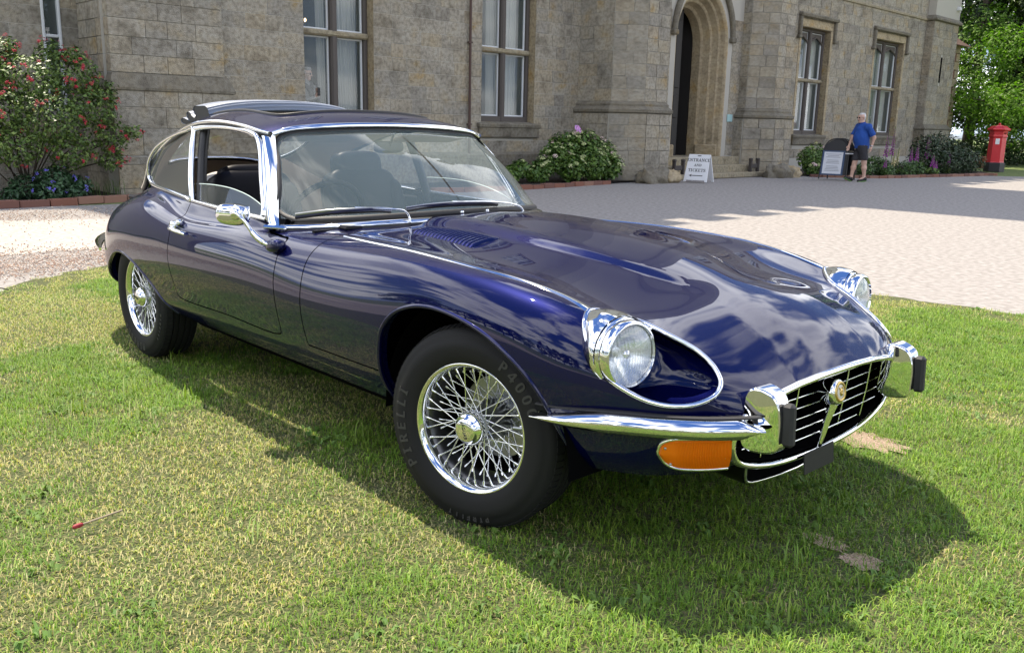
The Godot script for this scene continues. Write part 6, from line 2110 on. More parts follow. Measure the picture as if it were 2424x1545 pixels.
func porch(h: Node3D) -> void:
	turret(h, [Vector2(11.25, 0.0), Vector2(11.25, 1.05), Vector2(11.80, 1.60), Vector2(12.66, 1.60), Vector2(13.20, 1.05), Vector2(13.20, 0.0)], 22.0)
	turret(h, [Vector2(17.18, 0.0), Vector2(17.18, 1.05), Vector2(17.74, 1.60), Vector2(18.60, 1.60), Vector2(19.15, 1.05), Vector2(19.15, 0.0)], 22.0)
	var X := Vector3(1, 0, 0); var Z := Vector3(0, 0, 1)
	var pr := Node3D.new(); pr.name = "porch"; h.add_child(pr)
	var D := 0.8
	# arch outlines: half width, spring height, rise
	var arch := func(hw: float, spring: float, rise: float, seg: int) -> PackedVector2Array:
		var out := PackedVector2Array()
		out.append(Vector2(15.25 - hw, 0.53))
		for k in seg + 1:
			var q := float(k) / seg
			var w := PI - PI * q
			var x := cos(w)
			# four-centred curve: steep haunches, flatter to a soft point
			var y := rise * pow(1.0 - pow(absf(x), 2.3), 0.56) + 0.06 * rise * (1.0 - absf(x))
			out.append(Vector2(15.25 + x * hw, spring + y))
		out.append(Vector2(15.25 + hw, 0.53))
		return out
	# porch wall round the arch
	var outer: PackedVector2Array = arch.call(1.22, 3.55, 1.25, 28)
	var wallp := MB.new()
	var ring := PackedVector2Array([Vector2(13.15, 0.0), Vector2(13.15, 22.0), Vector2(17.25, 22.0), Vector2(17.25, 0.0), Vector2(16.47, 0.0)])
	for k in range(outer.size() - 1, -1, -1): ring.append(outer[k])
	ring.append(Vector2(14.03, 0.0))
	var tri := Geometry2D.triangulate_polygon(ring)
	for p in ring: wallp.vert(Vector3(p.x, p.y, D), Z)
	for k in range(0, tri.size(), 3): wallp.tri(tri[k], tri[k + 1], tri[k + 2])
	pm("porch_wall", wallp, M.mortar, pr)
	lay_stones(pr, Vector3(13.2, 0, D), X, 0.62, courses(0.55, 4.2, 0.29), [], Z, 0.4)
	lay_stones(pr, Vector3(16.68, 0, D), X, 0.52, courses(0.55, 4.2, 0.29), [], Z, 0.4)
	lay_stones(pr, Vector3(13.2, 0, D), X, 4.0, courses(5.3, 7.0, 0.29), [], Z, 0.5)
	# moulded orders stepping inwards
	var orders := [[1.22, 0.80, 1.14, 0.74], [1.14, 0.74, 1.10, 0.62], [1.10, 0.62, 1.04, 0.60], [1.04, 0.60, 0.99, 0.44], [0.99, 0.44, 0.92, 0.41], [0.92, 0.41, 0.87, 0.22], [0.87, 0.22, 0.80, 0.18], [0.80, 0.18, 0.78, -0.06]]
	for o in orders:
		var a: PackedVector2Array = arch.call(o[0], 3.55 , 1.25 * o[0] / 1.22, 28)
		var b: PackedVector2Array = arch.call(o[2], 3.55 , 1.25 * o[2] / 1.22, 28)
		var mb := MB.new()
		var steps := 5
		for s in steps + 1:
			var q := float(s) / steps
			for k in a.size():
				var p := a[k].lerp(b[k], q)
				# rolls and hollows
				var bulge := 0.014 * sin(q * PI) * (1.0 if absf(o[1] - o[3]) < 0.1 else -1.0)
				mb.vert(Vector3(p.x, p.y, lerpf(o[1], o[3], q) + bulge), Z)
		mb.grid(0, steps + 1, a.size())
		mb.smooth()
		for k in mb.v.size():
			var to_axis := Vector3(15.25 - mb.v[k].x, (3.4 - mb.v[k].y) if mb.v[k].y > 3.55 else 0.0, 1.2)
			if mb.n[k].dot(to_axis) < 0: mb.n[k] = -mb.n[k]
		pm("arch_order", mb, M.pale_stone if o[0] > 0.9 else M.dressed, pr)
	# hood mould over the arch
	var hp := PackedVector3Array()
	var ha: PackedVector2Array = arch.call(1.36, 3.72, 1.36, 28)
	for k in range(1, ha.size() - 1): hp.append(Vector3(ha[k].x, ha[k].y, D + 0.05))
	var hm := MB.new()
	tube(hm, hp, 0.085, 0.075, Z, 8)
	for k in [0, hp.size() - 1]: box(hm, Vector3(0.22, 0.14, 0.16), Transform3D(Basis(), hp[k] + Vector3(0, -0.07, 0.0)), 0.03)
	pm("hood_mould", hm, M.dressed_old, pr)
	# door: one leaf shut, the other open into the dark
	var leaf := MB.new()
	box(leaf, Vector3(0.92, 4.2, 0.07), Transform3D(Basis(), Vector3(14.93, 2.62, 0.0)))
	var door := pm("door", leaf, M.oak_door, pr)
	var pan := MB.new()
	for r in [[0.75, 1.35], [1.55, 2.15], [2.35, 4.1]]:
		for c in 3:
			box(pan, Vector3(0.21, r[1] - r[0], 0.03), Transform3D(Basis(), Vector3(14.63 + c * 0.29, (r[0] + r[1]) / 2, 0.046)), 0.014)
	pm("door_panels", pan, M.oak_door, pr)
	var leaf2 := MB.new()
	box(leaf2, Vector3(0.07, 4.0, 0.7), Transform3D(Basis(Vector3.UP, 0.2), Vector3(16.02, 2.5, -0.45)), 0.01)
	pm("open_door", leaf2, M.oak_door, pr)
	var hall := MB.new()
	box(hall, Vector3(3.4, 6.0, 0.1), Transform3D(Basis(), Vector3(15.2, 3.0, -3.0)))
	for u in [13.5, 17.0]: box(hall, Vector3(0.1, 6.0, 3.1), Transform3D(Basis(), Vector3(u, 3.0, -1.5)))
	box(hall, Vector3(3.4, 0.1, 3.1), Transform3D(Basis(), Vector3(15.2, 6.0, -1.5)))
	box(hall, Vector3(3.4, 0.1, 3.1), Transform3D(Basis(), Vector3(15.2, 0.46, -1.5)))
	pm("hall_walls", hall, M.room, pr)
	var rf := MB.new()
	box(rf, Vector3(7.6, 0.3, 9.0), Transform3D(Basis(), Vector3(15.2, 21.8, -3.6)))
	box(rf, Vector3(0.3, 22.0, 8.6), Transform3D(Basis(), Vector3(11.5, 11.0, -4.4)))
	box(rf, Vector3(0.3, 22.0, 8.6), Transform3D(Basis(), Vector3(18.9, 11.0, -4.4)))
	box(rf, Vector3(7.2, 22.0, 0.3), Transform3D(Basis(), Vector3(15.2, 11.0, -8.6)))
	pm("tower_core", rf, M.mortar, pr)
	for k in 4: merlon(pr, Vector3(13.6 + k * 1.1, 22.0, 0.7))
	for c in [12.22, 18.17]:
		for k in 2: merlon(pr, Vector3(c - 0.5 + k * 1.0, 22.0, 1.45))
	# jamb bases
	var jb := MB.new()
	for sgn: float in [-1.0, 1.0]: box(jb, Vector3(0.42, 0.34, 0.62), Transform3D(Basis(Vector3.UP, 0.55 * sgn), Vector3(15.25 + sgn * 1.03, 0.68, 0.42)), 0.03)
	pm("jamb_base", jb, M.dressed, pr)
	# steps
	for s in [[13.1, 17.3, 0.53, 1.05], [13.0, 17.6, 0.32, 1.38], [12.9, 18.9, 0.13, 1.74]]:
		var st := MB.new()
		box(st, Vector3(s[1] - s[0], s[2], s[3] + 0.2), Transform3D(Basis(), Vector3((s[0] + s[1]) / 2, s[2] / 2, s[3] / 2 - 0.1)), 0.018)
		pm("step", st, M.dressed_grey, pr)
	# small pale plaque by the right jamb
	var pl := MB.new()
	box(pl, Vector3(0.26, 0.20, 0.02), Transform3D(Basis(), Vector3(16.78, 1.58, D + 0.02)), 0.005)
	var o := pm("plaque", pl, mat(lin(0.32, 0.50, 0.50), 0.5), pr)
	o.set_meta("label", "small pale blue-green plaque on the porch wall")

func corner_tower(h: Node3D) -> void:
	var t := Node3D.new(); t.name = "corner_tower"; h.add_child(t)
	var X := Vector3(1, 0, 0); var Z := Vector3(0, 0, 1)
	var c := MB.new()
	box(c, Vector3(2.5, 14.0, 3.0), Transform3D(Basis(), Vector3(33.05, 7.0, -1.19)))
	pm("tower_core", c, M.mortar, t)
	lay_stones(t, Vector3(31.8, 0, 0.312), X, 2.5, courses(1.66, 5.62, 0.30), [[1.02, 1.18, 3.3, 4.3]], Z, 0.55)
	lay_stones(t, Vector3(31.8, 0, 0.10), X, 2.5, courses(5.9, 7.4, 0.30), [], Z, 0.55)
	lay_stones(t, Vector3(31.7, 0, 0.42), X, 2.7, courses(0.0, 1.45, 0.30), [], Z, 0.55)
	lay_stones(t, Vector3(31.795, 0, 0.0), Z, 0.31, courses(0.0, 5.62, 0.30), [], -X, 0.5)
	var lg := MB.new()
	var pl := [Vector2(31.8, 0.0), Vector2(31.8, 0.31), Vector2(34.3, 0.31), Vector2(34.3, -0.6)]
	ledge(lg, pl, 1.45, [Vector2(0.10, -1.45), Vector2(0.10, 0.0), Vector2(0.14, 0.02), Vector2(0.14, 0.06), Vector2(0.0, 0.22)])
	ledge(lg, pl, 5.60, [Vector2(0.0, 0.0), Vector2(0.12, 0.04), Vector2(0.12, 0.10), Vector2(-0.18, 0.42)])
	pm("moulding", lg, M.dressed_old, t)
	var sl := MB.new()
	box(sl, Vector3(0.15, 0.98, 0.02), Transform3D(Basis(), Vector3(32.9, 3.8, 0.305)))
	pm("slit_window", sl, M.liner, t)
	var fl := MB.new()
	box(fl, Vector3(0.22, 0.14, 0.26), Transform3D(Basis(), Vector3(34.0, 6.25, 0.30)), 0.02)
	pm("floodlight", fl, M.white_paint, t)
	# ---- brick wing beyond
	var bw := Node3D.new(); bw.name = "brick_wing"; h.add_child(bw)
	var bc := MB.new()
	box(bc, Vector3(2.7, 5.1, 5.0), Transform3D(Basis(), Vector3(35.6, 2.55, -3.0)))
	pm("brick_wall", bc, M.brick_far, bw)
	var q := MB.new()
	for k in 14:
		box(q, Vector3(0.34 if k % 2 == 0 else 0.55, 0.34, 0.10), Transform3D(Basis(), Vector3(36.95 - (0.17 if k % 2 == 0 else 0.275), 0.3 + k * 0.355, -0.49)), 0.02)
	box(q, Vector3(2.7, 0.16, 0.12), Transform3D(Basis(), Vector3(35.6, 2.95, -0.47)), 0.02)
	pm("quoins", q, M.pale_stone, bw)
	var r := MB.new()
	for k in 9:
		var y := 5.1 + k * 0.17
		var z := -0.25 - k * 0.26
		for j in 12: box(r, Vector3(0.245, 0.03, 0.34), Transform3D(Basis(Vector3.RIGHT, 0.58), Vector3(34.35 + j * 0.25 - (0.12 if k % 2 == 1 else 0.0), y, z)))
	pm("roof_tiles", r, M.roof_tile, bw)
	var ga := MB.new()
	ga.flat([Vector3(36.96, 5.1, -0.5), Vector3(36.96, 5.1, -5.4), Vector3(36.96, 6.7, -2.8)], Vector3(1, 0, 0))
	ga.flat([Vector3(34.3, 5.0, -5.6), Vector3(37.1, 5.0, -5.6), Vector3(37.1, 6.7, -2.6), Vector3(34.3, 6.7, -2.6)], Vector3(0, 0.6, -0.8))
	pm("roof_gable", ga, M.brick_far, bw)

func chandelier(h: Node3D) -> void:
	# lit candle lamps hanging in the room of the first window
	var c := Node3D.new(); c.name = "chandelier"
	c.transform = h.transform * Transform3D(Basis(), Vector3(4.55, 3.25, -2.2))
	tag(c, "brass chandelier with lit bulbs behind the upper left pane of the nearest window", "chandelier")
	add_child(c)
	var br := mat(lin(0.45, 0.32, 0.12), 0.35, 1.0)
	var st := MB.new()
	tube(st, PackedVector3Array([Vector3(0, 2.2, 0), Vector3(0, -0.1, 0)]), 0.015)
	rounded(st, Vector3(0.14, 0.2, 0.14), 1.0, Transform3D(Basis(), Vector3(0, -0.12, 0)))
	pm("stem", st, br, c)
	var glow := mat(lin(1, 0.75, 0.4), 0.4)
	glow.emission_enabled = true; glow.emission = lin(1.0, 0.72, 0.38); glow.emission_energy_multiplier = 7.0
	for k in 8:
		var w := TAU * k / 8 + 0.3
		var r := 0.42 if k % 2 == 0 else 0.24
		var y := 0.0 if k % 2 == 0 else 0.30
		var arm := MB.new()
		tube(arm, spline([Vector3(0, -0.1, 0), Vector3(cos(w) * r * 0.6, -0.14 + y, sin(w) * r * 0.6), Vector3(cos(w) * r, y, sin(w) * r)], 5), 0.008)
		pm("arm", arm, br, c)
		var b := MB.new()
		rounded(b, Vector3(0.04, 0.07, 0.04), 1.0, Transform3D(Basis(), Vector3(cos(w) * r, y + 0.04, sin(w) * r)), 8, 10)
		pm("lamp_bulb", b, glow, c)
	var l := OmniLight3D.new()
	l.name = "chandelier_light"
	l.light_color = Color(1, 0.8, 0.5); l.light_energy = 0.12; l.omni_range = 12.0; l.omni_attenuation = 2.0; l.light_size = 0.3; l.shadow_enabled = true
	l.position = Vector3(0, 0.15, 0)
	c.add_child(l)

# ---------------------------------------------------------------- plants and trees
func leaf_mat(c: Color, light := Color(0.35, 0.45, 0.2), rough := 0.45) -> StandardMaterial3D:
	var m := mat(c, rough)
	m.vertex_color_use_as_albedo = true
	m.backlight_enabled = true; m.backlight = light
	return m

func leaf(mb: MB, p: Vector3, n: Vector3, along: Vector3, s: float, w: float, c: Color) -> void:
	# a folded lozenge of a leaf: two faces that meet at the midrib
	var side := n.cross(along).normalized()
	var a := (along - n * along.dot(n)).normalized()
	var f := mb.v.size()
	var lift := n * s * 0.16
	var n1 := (n + side * 0.35).normalized(); var n2 := (n - side * 0.35).normalized()
	for e in [[p - a * s, n1], [p + side * w + lift, n1], [p + a * s, n1], [p - a * s, n2], [p - side * w + lift, n2], [p + a * s, n2]]:
		mb.vert(e[0], e[1]); mb.c.append(c)
	mb.tri(f, f + 1, f + 2); mb.tri(f + 3, f + 4, f + 5)

func leafy(mb: MB, rng: RandomNumberGenerator, lobes: Array, count: int, size: float, tones: Array, hang := 0.25, shell := 0.55) -> void:
	# leaves spread through rounded clumps: lobes are [centre, radii]
	mb.use_c = true
	var total := 0.0
	for l in lobes: total += l[1].x * l[1].y + l[1].y * l[1].z + l[1].x * l[1].z
	for l in lobes:
		var r: Vector3 = l[1]
		var n := int(count * (r.x * r.y + r.y * r.z + r.x * r.z) / total)
		for k in n:
			var d := Vector3(rng.randfn(), rng.randfn(), rng.randfn()).normalized()
			var q := pow(rng.randf_range(shell * shell * shell, 1.0), 1.0 / 3.0) * rng.randf_range(0.86, 1.08)
			var p: Vector3 = l[0] + d * r * q
			var nn := (d * 0.8 + Vector3.UP * 0.6 + Vector3(rng.randfn(), rng.randfn(), rng.randfn()) * 0.55).normalized()
			var al := Vector3(rng.randfn(), rng.randfn() - hang, rng.randfn()).normalized()
			var s := size * rng.randf_range(0.6, 1.25)
			var c: Color = tones[rng.randi() % tones.size()] * rng.randf_range(0.8, 1.2)
			c.a = 1.0
			leaf(mb, p, nn, al, s, s * rng.randf_range(0.38, 0.6), c)

func twigs(mb: MB, rng: RandomNumberGenerator, foot: Vector3, lobes: Array, r := 0.012) -> void:
	for l in lobes:
		var b := foot + Vector3(rng.randf_range(-0.1, 0.1), 0, rng.randf_range(-0.1, 0.1))
		tube(mb, spline([b, b.lerp(l[0], 0.5) + Vector3(rng.randf_range(-0.08, 0.08), 0.1, rng.randf_range(-0.08, 0.08)), l[0]], 4), r, r, Vector3(0.3, 0, 1), 6)

func bush(called: String, label: String, category: String, foot: Vector3, lobes: Array, count: int, size: float, tones: Array, sd: int, light := Color(0.35, 0.45, 0.2)) -> Node3D:
	var rng := RandomNumberGenerator.new(); rng.seed = sd
	var o := thing(called, label, category, foot)
	var fol := MB.new()
	leafy(fol, rng, lobes, count, size, tones)
	pm("foliage", fol, leaf_mat(Color.WHITE, light), o)
	var st := MB.new()
	twigs(st, rng, Vector3.ZERO, lobes, 0.010)
	pm("stems", st, mat(lin(0.06, 0.045, 0.03), 0.9), o)
	return o

func flower_head(mb: MB, rng: RandomNumberGenerator, p: Vector3, n: Vector3, r: float, petals: int, tones: Array, dome := 0.5) -> void:
	mb.use_c = true
	var b := looking(n)
	for k in petals:
		var w := rng.randf() * TAU
		var q := sqrt(rng.randf())
		var at := p + b * Vector3(cos(w) * r * q, sin(w) * r * q, dome * r * (1 - q * q))
		var nn := (n + b * Vector3(cos(w) * q, sin(w) * q, 0) * 0.7).normalized()
		var c: Color = tones[rng.randi() % tones.size()] * rng.randf_range(0.85, 1.15)
		c.a = 1
		leaf(mb, at, nn, b * Vector3(cos(w + 1), sin(w + 1), 0), r * 0.30, r * 0.24, c)

func build_plants() -> void:
	var rng := RandomNumberGenerator.new(); rng.seed = 404
	var petal := leaf_mat(Color.WHITE, Color(0.4, 0.3, 0.3), 0.7)
	var greens := [Color(0.075, 0.135, 0.022), Color(0.10, 0.17, 0.03), Color(0.055, 0.10, 0.02), Color(0.13, 0.20, 0.045)]
	# ---- climbing rose bush on the left
	var f := local3(-1.15, 0.0, -0.35)
	var lobes := []
	for e in [[-1.9, 1.75, 0.3, .55], [-1.25, 1.75, 0.5, .50], [-0.65, 1.85, 0.4, .48], [-1.75, 1.25, 0.6, .52], [-1.1, 1.20, 0.8, .55], [-0.45, 1.35, 0.6, .45], [-0.25, .95, 0.75, .34], [-1.6, .8, 0.8, .42], [-0.9, .75, 0.85, .40], [0.02, 1.02, 0.9, .17], [-0.2, 1.6, 0.3, .30], [-1.55, 2.08, 0.2, .30], [-0.85, 2.15, 0.2, .26], [-0.3, .6, 0.8, .25], [-2.6, 1.7, .2, .6], [-2.5, 1.0, .5, .6], [-1.4, 2.2, .1, .2], [-0.5, 2.12, .15, .22], [-2.0, 2.15, .1, .35]]:
		lobes.append([local3(e[0], e[1], e[2]) - f, Vector3(e[3], e[3] * 0.8, e[3]) * 0.92])
	var rose := bush("rose_bush", "tall sprawling rose bush covered in small red flowers at the mansion's left corner", "bush", f, lobes, 15000, 0.034, [Color(0.07, 0.13, 0.02), Color(0.11, 0.18, 0.035), Color(0.16, 0.23, 0.05), Color(0.05, 0.09, 0.018)], 61)
	var rf := MB.new()
	for k in 150:
		var l: Array = lobes[rng.randi() % lobes.size()]
		var d := Vector3(absf(rng.randfn()) + 0.2, rng.randfn() * 0.8 + 0.2, rng.randfn()).normalized()
		var c := l[0] + d * l[1] * rng.randf_range(0.95, 1.1) as Vector3
		for j in rng.randi_range(1, 3):
			flower_head(rf, rng, c + Vector3(rng.randf_range(-0.04, 0.04), rng.randf_range(-0.04, 0.04), rng.randf_range(-0.04, 0.04)), (d + Vector3.UP * 0.4).normalized(), rng.randf_range(0.018, 0.03), 16, [Color(0.45, 0.012, 0.04), Color(0.55, 0.03, 0.07), Color(0.30, 0.01, 0.03)], 0.8)
	pm("rose_flowers", rf, petal, rose).set_meta("kind", "stuff")
	# ---- blue geraniums below it
	f = local3(-1.15, 0.03, 0.85)
	lobes = []
	for e in [[-1.5, .22, .75, .26], [-1.15, .30, .85, .30], [-0.85, .22, .8, .24], [-1.3, .16, 1.05, .22], [-0.95, .15, 1.05, .2], [-1.75, .12, .9, .16]]: lobes.append([local3(e[0], e[1], e[2]) - f, Vector3(e[3], e[3] * 0.75, e[3])])
	var ger := bush("cranesbill", "low mound of blue-flowered cranesbill in front of the rose bush", "plant", f, lobes, 3200, 0.036, [Color(0.035, 0.085, 0.035), Color(0.05, 0.11, 0.045), Color(0.025, 0.06, 0.025)], 62)
	var gf := MB.new()
	for k in 16:
		var l: Array = lobes[rng.randi() % 5]
		var d := Vector3(rng.randf_range(0.1, 0.9), rng.randf_range(0.1, 1.0), rng.randfn() * 0.7).normalized()
		flower_head(gf, rng, l[0] + d * l[1] * 1.06, (d + Vector3(0.5, 0.2, 0.3)).normalized(), 0.030, 12, [Color(0.13, 0.10, 0.55), Color(0.18, 0.15, 0.65)], 0.2)
	pm("blue_flowers", gf, petal, ger)
	# thin grasses and small weeds at the corner
	var wd := MB.new(); wd.use_c = true
	for k in 60: blade(wd, Vector3(rng.randf_range(-0.2, 0.2), 0, rng.randf_range(-0.3, 0.3)), rng.randf() * TAU, rng.randf_range(0.2, 0.42), rng.randf_range(0.2, 0.8), 0.005, Color(0.05, 0.09, 0.02), Color(0.09, 0.15, 0.03))
	var wo := pm("bed_grass", wd, leaf_mat(Color.WHITE))
	wo.position = local3(-0.45, 0.03, 0.75)
	tag(wo, "thin tuft of long grass between the cranesbill and the corner pier", "grass")
	# ---- hydrangeas
	hydrangea("hydrangea", "large hydrangea with pale green and pink flower heads beside the left turret", local3(10.0, 0.03, 1.15), [[-0.9, .52, .1, .40], [-0.35, .72, -.1, .46], [0.25, .78, 0.0, .44], [0.75, .62, .05, .42], [-0.6, .32, .35, .36], [0.0, .40, .45, .42], [0.6, .34, .45, .38], [1.0, .32, .1, .30], [0.05, .98, -.1, .2], [-1.15, .35, .05, .28]], 7000, 130, 71)
	hydrangea("hydrangea", "small low hydrangea without flowers left of the large one", local3(8.15, 0.03, 1.05), [[-0.25, .20, .1, .22], [0.1, .30, 0, .24], [0.42, .20, .1, .22], [.62, .12, .2, .15]], 1700, 4, 72)
	hydrangea("hydrangea", "rounded hydrangea beside the right turret, left of the black board", local3(19.75, 0.03, 1.9), [[-0.42, .45, .1, .40], [0.1, .55, 0.0, .42], [0.5, .42, .1, .36], [0.0, .28, .35, .36], [-.5, .22, .25, .3], [.45, .2, .3, .3]], 2600, 26, 73)
	# ---- foxgloves and border plants by the right-hand windows
	f = local3(22.9, 0.03, 3.0)
	lobes = []
	for e in [[21.6, .16, 3.3, .28], [22.2, .22, 3.0, .34], [22.8, .18, 3.4, .34], [23.4, .2, 3.5, .32], [21.2, .14, 3.6, .22], [22.5, .35, 2.6, .3], [20.9, .2, 3.0, .3]]: lobes.append([local3(e[0], e[1], e[2]) - f, Vector3(e[3], e[3] * 0.8, e[3])])
	bush("border_plants", "low leafy border plants along the bed behind the walking man", "plant", f, lobes, 3000, 0.05, [Color(0.07, 0.13, 0.03), Color(0.10, 0.18, 0.045), Color(0.05, 0.10, 0.03)], 74)
	var fx := [[22.92, 1.45, 2.9, 0], [22.45, 1.36, 2.9, 0], [22.60, .80, 3.2, 1], [22.15, .74, 3.3, 1], [23.9, .98, 3.3, 0], [23.75, .88, 3.2, 0], [24.6, 1.20, 3.3, 0], [25.45, 1.24, 3.1, 0], [23.95, .45, 3.9, 0], [24.15, .62, 3.7, 0], [25.2, .72, 3.8, 0], [21.35, .50, 3.4, 0]]
	var said := ["tallest purple foxglove leaning at the left of the right-hand window", "purple foxglove just left of the tallest, by the last window", "cream foxglove in front of the wall right of the walking man", "cream foxglove nearest to the walking man", "purple foxglove against the shaded tower side", "shorter purple foxglove against the shaded tower side", "purple foxglove standing behind the dark shrub's left edge", "purple foxglove rising from the top of the dark shrub", "lowest purple foxglove at the front of the dark shrub", "leaning purple foxglove in front of the dark shrub", "purple foxglove in the middle of the dark shrub", "small purple foxglove at the foot of the wall behind the man"]
	for k in fx.size():
		var e: Array = fx[k]
		var at := local3(e[0], 0.03, e[2])
		var o := thing("foxglove", said[k], "flower", at, "foxgloves in the bed by the right-hand windows")
		var top := Vector3(rng.randf_range(-0.05, 0.05), e[1], -0.10 - 0.06 * rng.randf())
		var st := MB.new()
		tube(st, spline([Vector3.ZERO, top * 0.5 + Vector3(0.02, 0, 0.02), top], 5), 0.010, 0.010, Vector3(0, 0, 1), 6)
		pm("stem", st, mat(lin(0.09, 0.14, 0.04), 0.8), o)
		var bells := MB.new()
		bells.use_c = false
		for j in 26:
			var q := 0.42 + 0.56 * j / 26.0
			var w := j * 2.4
			var d := Vector3(cos(w), -0.75, sin(w)).normalized()
			var s := 1.0 - 0.72 * (j / 26.0)
			lathe(bells, [Vector2(0.004, 0), Vector2(0.020 * s, 0.018), Vector2(0.024 * s, 0.05 * s + 0.01), Vector2(0.034 * s, 0.075 * s)], 8, Transform3D(looking(d), top * q), 0.2)
		pm("bells", bells, M.fox_purple if e[3] == 0 else M.fox_cream, o)
		var lv := MB.new()
		leafy(lv, rng, [[Vector3(0, 0.10, 0), Vector3(0.16, 0.10, 0.16)]], 60, 0.07, greens)
		pm("leaves", lv, leaf_mat(Color.WHITE), o)
	# ---- dark shrub at the tower's foot
	f = local3(26.4, 0.03, 3.4)
	lobes = []
	for e in [[24.8, .5, 3.2, .55], [25.6, .75, 3.0, .62], [26.4, .85, 3.0, .62], [27.1, .65, 3.3, .6], [25.2, .4, 3.8, .5], [26.0, .45, 3.9, .55], [26.9, .4, 3.9, .5], [27.7, .35, 3.5, .42]]: lobes.append([local3(e[0], e[1], e[2]) - f, Vector3(e[3], e[3] * 0.85, e[3])])
	bush("dark_shrub", "broad dark evergreen shrub at the foot of the right corner tower", "shrub", f, lobes, 6000, 0.055, [Color(0.025, 0.05, 0.016), Color(0.035, 0.065, 0.02), Color(0.02, 0.04, 0.012)], 75, Color(0.1, 0.14, 0.06))
	# ---- brick edging along the beds
	edging("brick_edging", "red brick edging along the bed between the car and the left turret", [[5.0, 2.02], [6.98, 2.16], [8.8, 2.0], [10.6, 1.78]], 0.34, 0.10)
	edging("brick_edging", "brick and stone edging below the rose bush at far left", [[-2.6, 1.42], [-1.8, 1.36], [-1.0, 1.24], [-0.2, 1.0], [0.25, 0.8]], 0.40, 0.11)
	edging("brick_edging", "long low brick edging along the bed behind the board and the man", [[18.7, 2.4], [19.9, 3.62], [22.3, 4.2], [25.0, 4.66], [26.7, 4.85]], 0.30, 0.09)
	# ---- rocks beside the steps
	for e in [[11.70, 2.05, "pale weathered boulder at the foot of the left turret, left of the steps", 81, 0.36], [17.35, 2.15, "pale weathered boulder right of the steps, below the right turret", 82, 0.34]]:
		var o := thing("boulder", e[2], "rock", local3(e[0], 0.0, e[1]))
		var nz := FastNoiseLite.new(); nz.seed = e[3]; nz.frequency = 1.4; nz.fractal_octaves = 4
		for part_k in 2:
			var rk := MB.new()
			rounded(rk, Vector3(1.0 if part_k == 0 else 0.55, 0.46 if part_k == 0 else 0.36, 0.6), 0.8, Transform3D(Basis(AX, Vector3.UP, AZ), AX * (0.0 if part_k == 0 else 0.52) + Vector3.UP * (0.10 if part_k == 0 else 0.09)), 18, 26)
			for k in rk.v.size(): rk.v[k] += rk.n[k] * 0.16 * nz.get_noise_3d(rk.v[k].x * 3, rk.v[k].y * 3, rk.v[k].z * 3 + part_k * 9)
			rk.smooth()
			for k in rk.v.size():
				if rk.n[k].dot(rk.v[k] - Vector3(0, 0.05, 0) - AX * (0.52 * part_k)) < 0: rk.n[k] = -rk.n[k]
			pm("rock", rk, M.dressed_old if part_k == 0 else M.pale_stone, o)
	# ---- boot scrapers
	for e in [[13.42, 1.55, "iron boot scraper on the left end of the porch steps"], [17.05, 1.55, "iron boot scraper on the right end of the porch steps"]]:
		var b := MB.new()
		for s: float in [-0.19, 0.19]:
			box(b, Vector3(0.06, 0.34, 0.10), Transform3D(Basis(), Vector3(s, 0.17, 0)), 0.015)
			rounded(b, Vector3(0.09, 0.08, 0.12), 0.7, Transform3D(Basis(), Vector3(s, 0.34, 0)), 8, 10)
		box(b, Vector3(0.36, 0.12, 0.03), Transform3D(Basis(), Vector3(0, 0.16, 0)), 0.01)
		var o := pm("boot_scraper", b, M.iron, self, Transform3D(Basis(AX, Vector3.UP, AZ), local3(e[0], 0.13, e[1])))
		tag(o, e[2], "boot scraper")

func hydrangea(called: String, label: String, at: Vector3, es: Array, leaves: int, heads: int, sd: int) -> void:
	var rng := RandomNumberGenerator.new(); rng.seed = sd + 500
	var lobes := []
	for e in es: lobes.append([AX * e[0] + Vector3.UP * e[1] + AZ * e[2], Vector3.ONE * e[3] * Vector3(0.9, 0.85, 0.9)])
	var o := bush(called, label, "hydrangea", at, lobes, leaves, 0.052, [Color(0.07, 0.145, 0.02), Color(0.105, 0.19, 0.03), Color(0.05, 0.11, 0.016), Color(0.14, 0.22, 0.04)], sd)
	for k in heads:
		var l: Array = lobes[rng.randi() % lobes.size()]
		var d := (AZ * rng.randf_range(0.0, 1.0) + AX * rng.randfn() * 0.6 + Vector3.UP * rng.randf_range(0.1, 1.2)).normalized()
		var hd := MB.new()
		var pink := rng.randf() < 0.16
		flower_head(hd, rng, l[0] + d * l[1] * 1.04, (d + Vector3.UP * 0.8).normalized(), rng.randf_range(0.035, 0.065), 26, [Color(0.42, 0.46, 0.20), Color(0.50, 0.52, 0.27), Color(0.30, 0.38, 0.13)] if not pink else [Color(0.60, 0.42, 0.40), Color(0.62, 0.50, 0.42)], 0.45)
		pm("flower_head", hd, petal_mat(), o)
	if heads > 100:
		var pk := MB.new()
		flower_head(pk, rng, Vector3.UP * 1.17 + AZ * 0.1 - AX * 0.12, (AZ + Vector3.UP * 0.5).normalized(), 0.09, 40, [Color(0.62, 0.25, 0.60), Color(0.55, 0.30, 0.62)], 0.4)
		pm("flower_head", pk, petal_mat(), o).set_meta("label", "single mauve flower head at the top")

var _petal: StandardMaterial3D
func petal_mat() -> StandardMaterial3D:
	if _petal == null: _petal = leaf_mat(Color.WHITE, Color(0.3, 0.3, 0.25), 0.7)
	return _petal

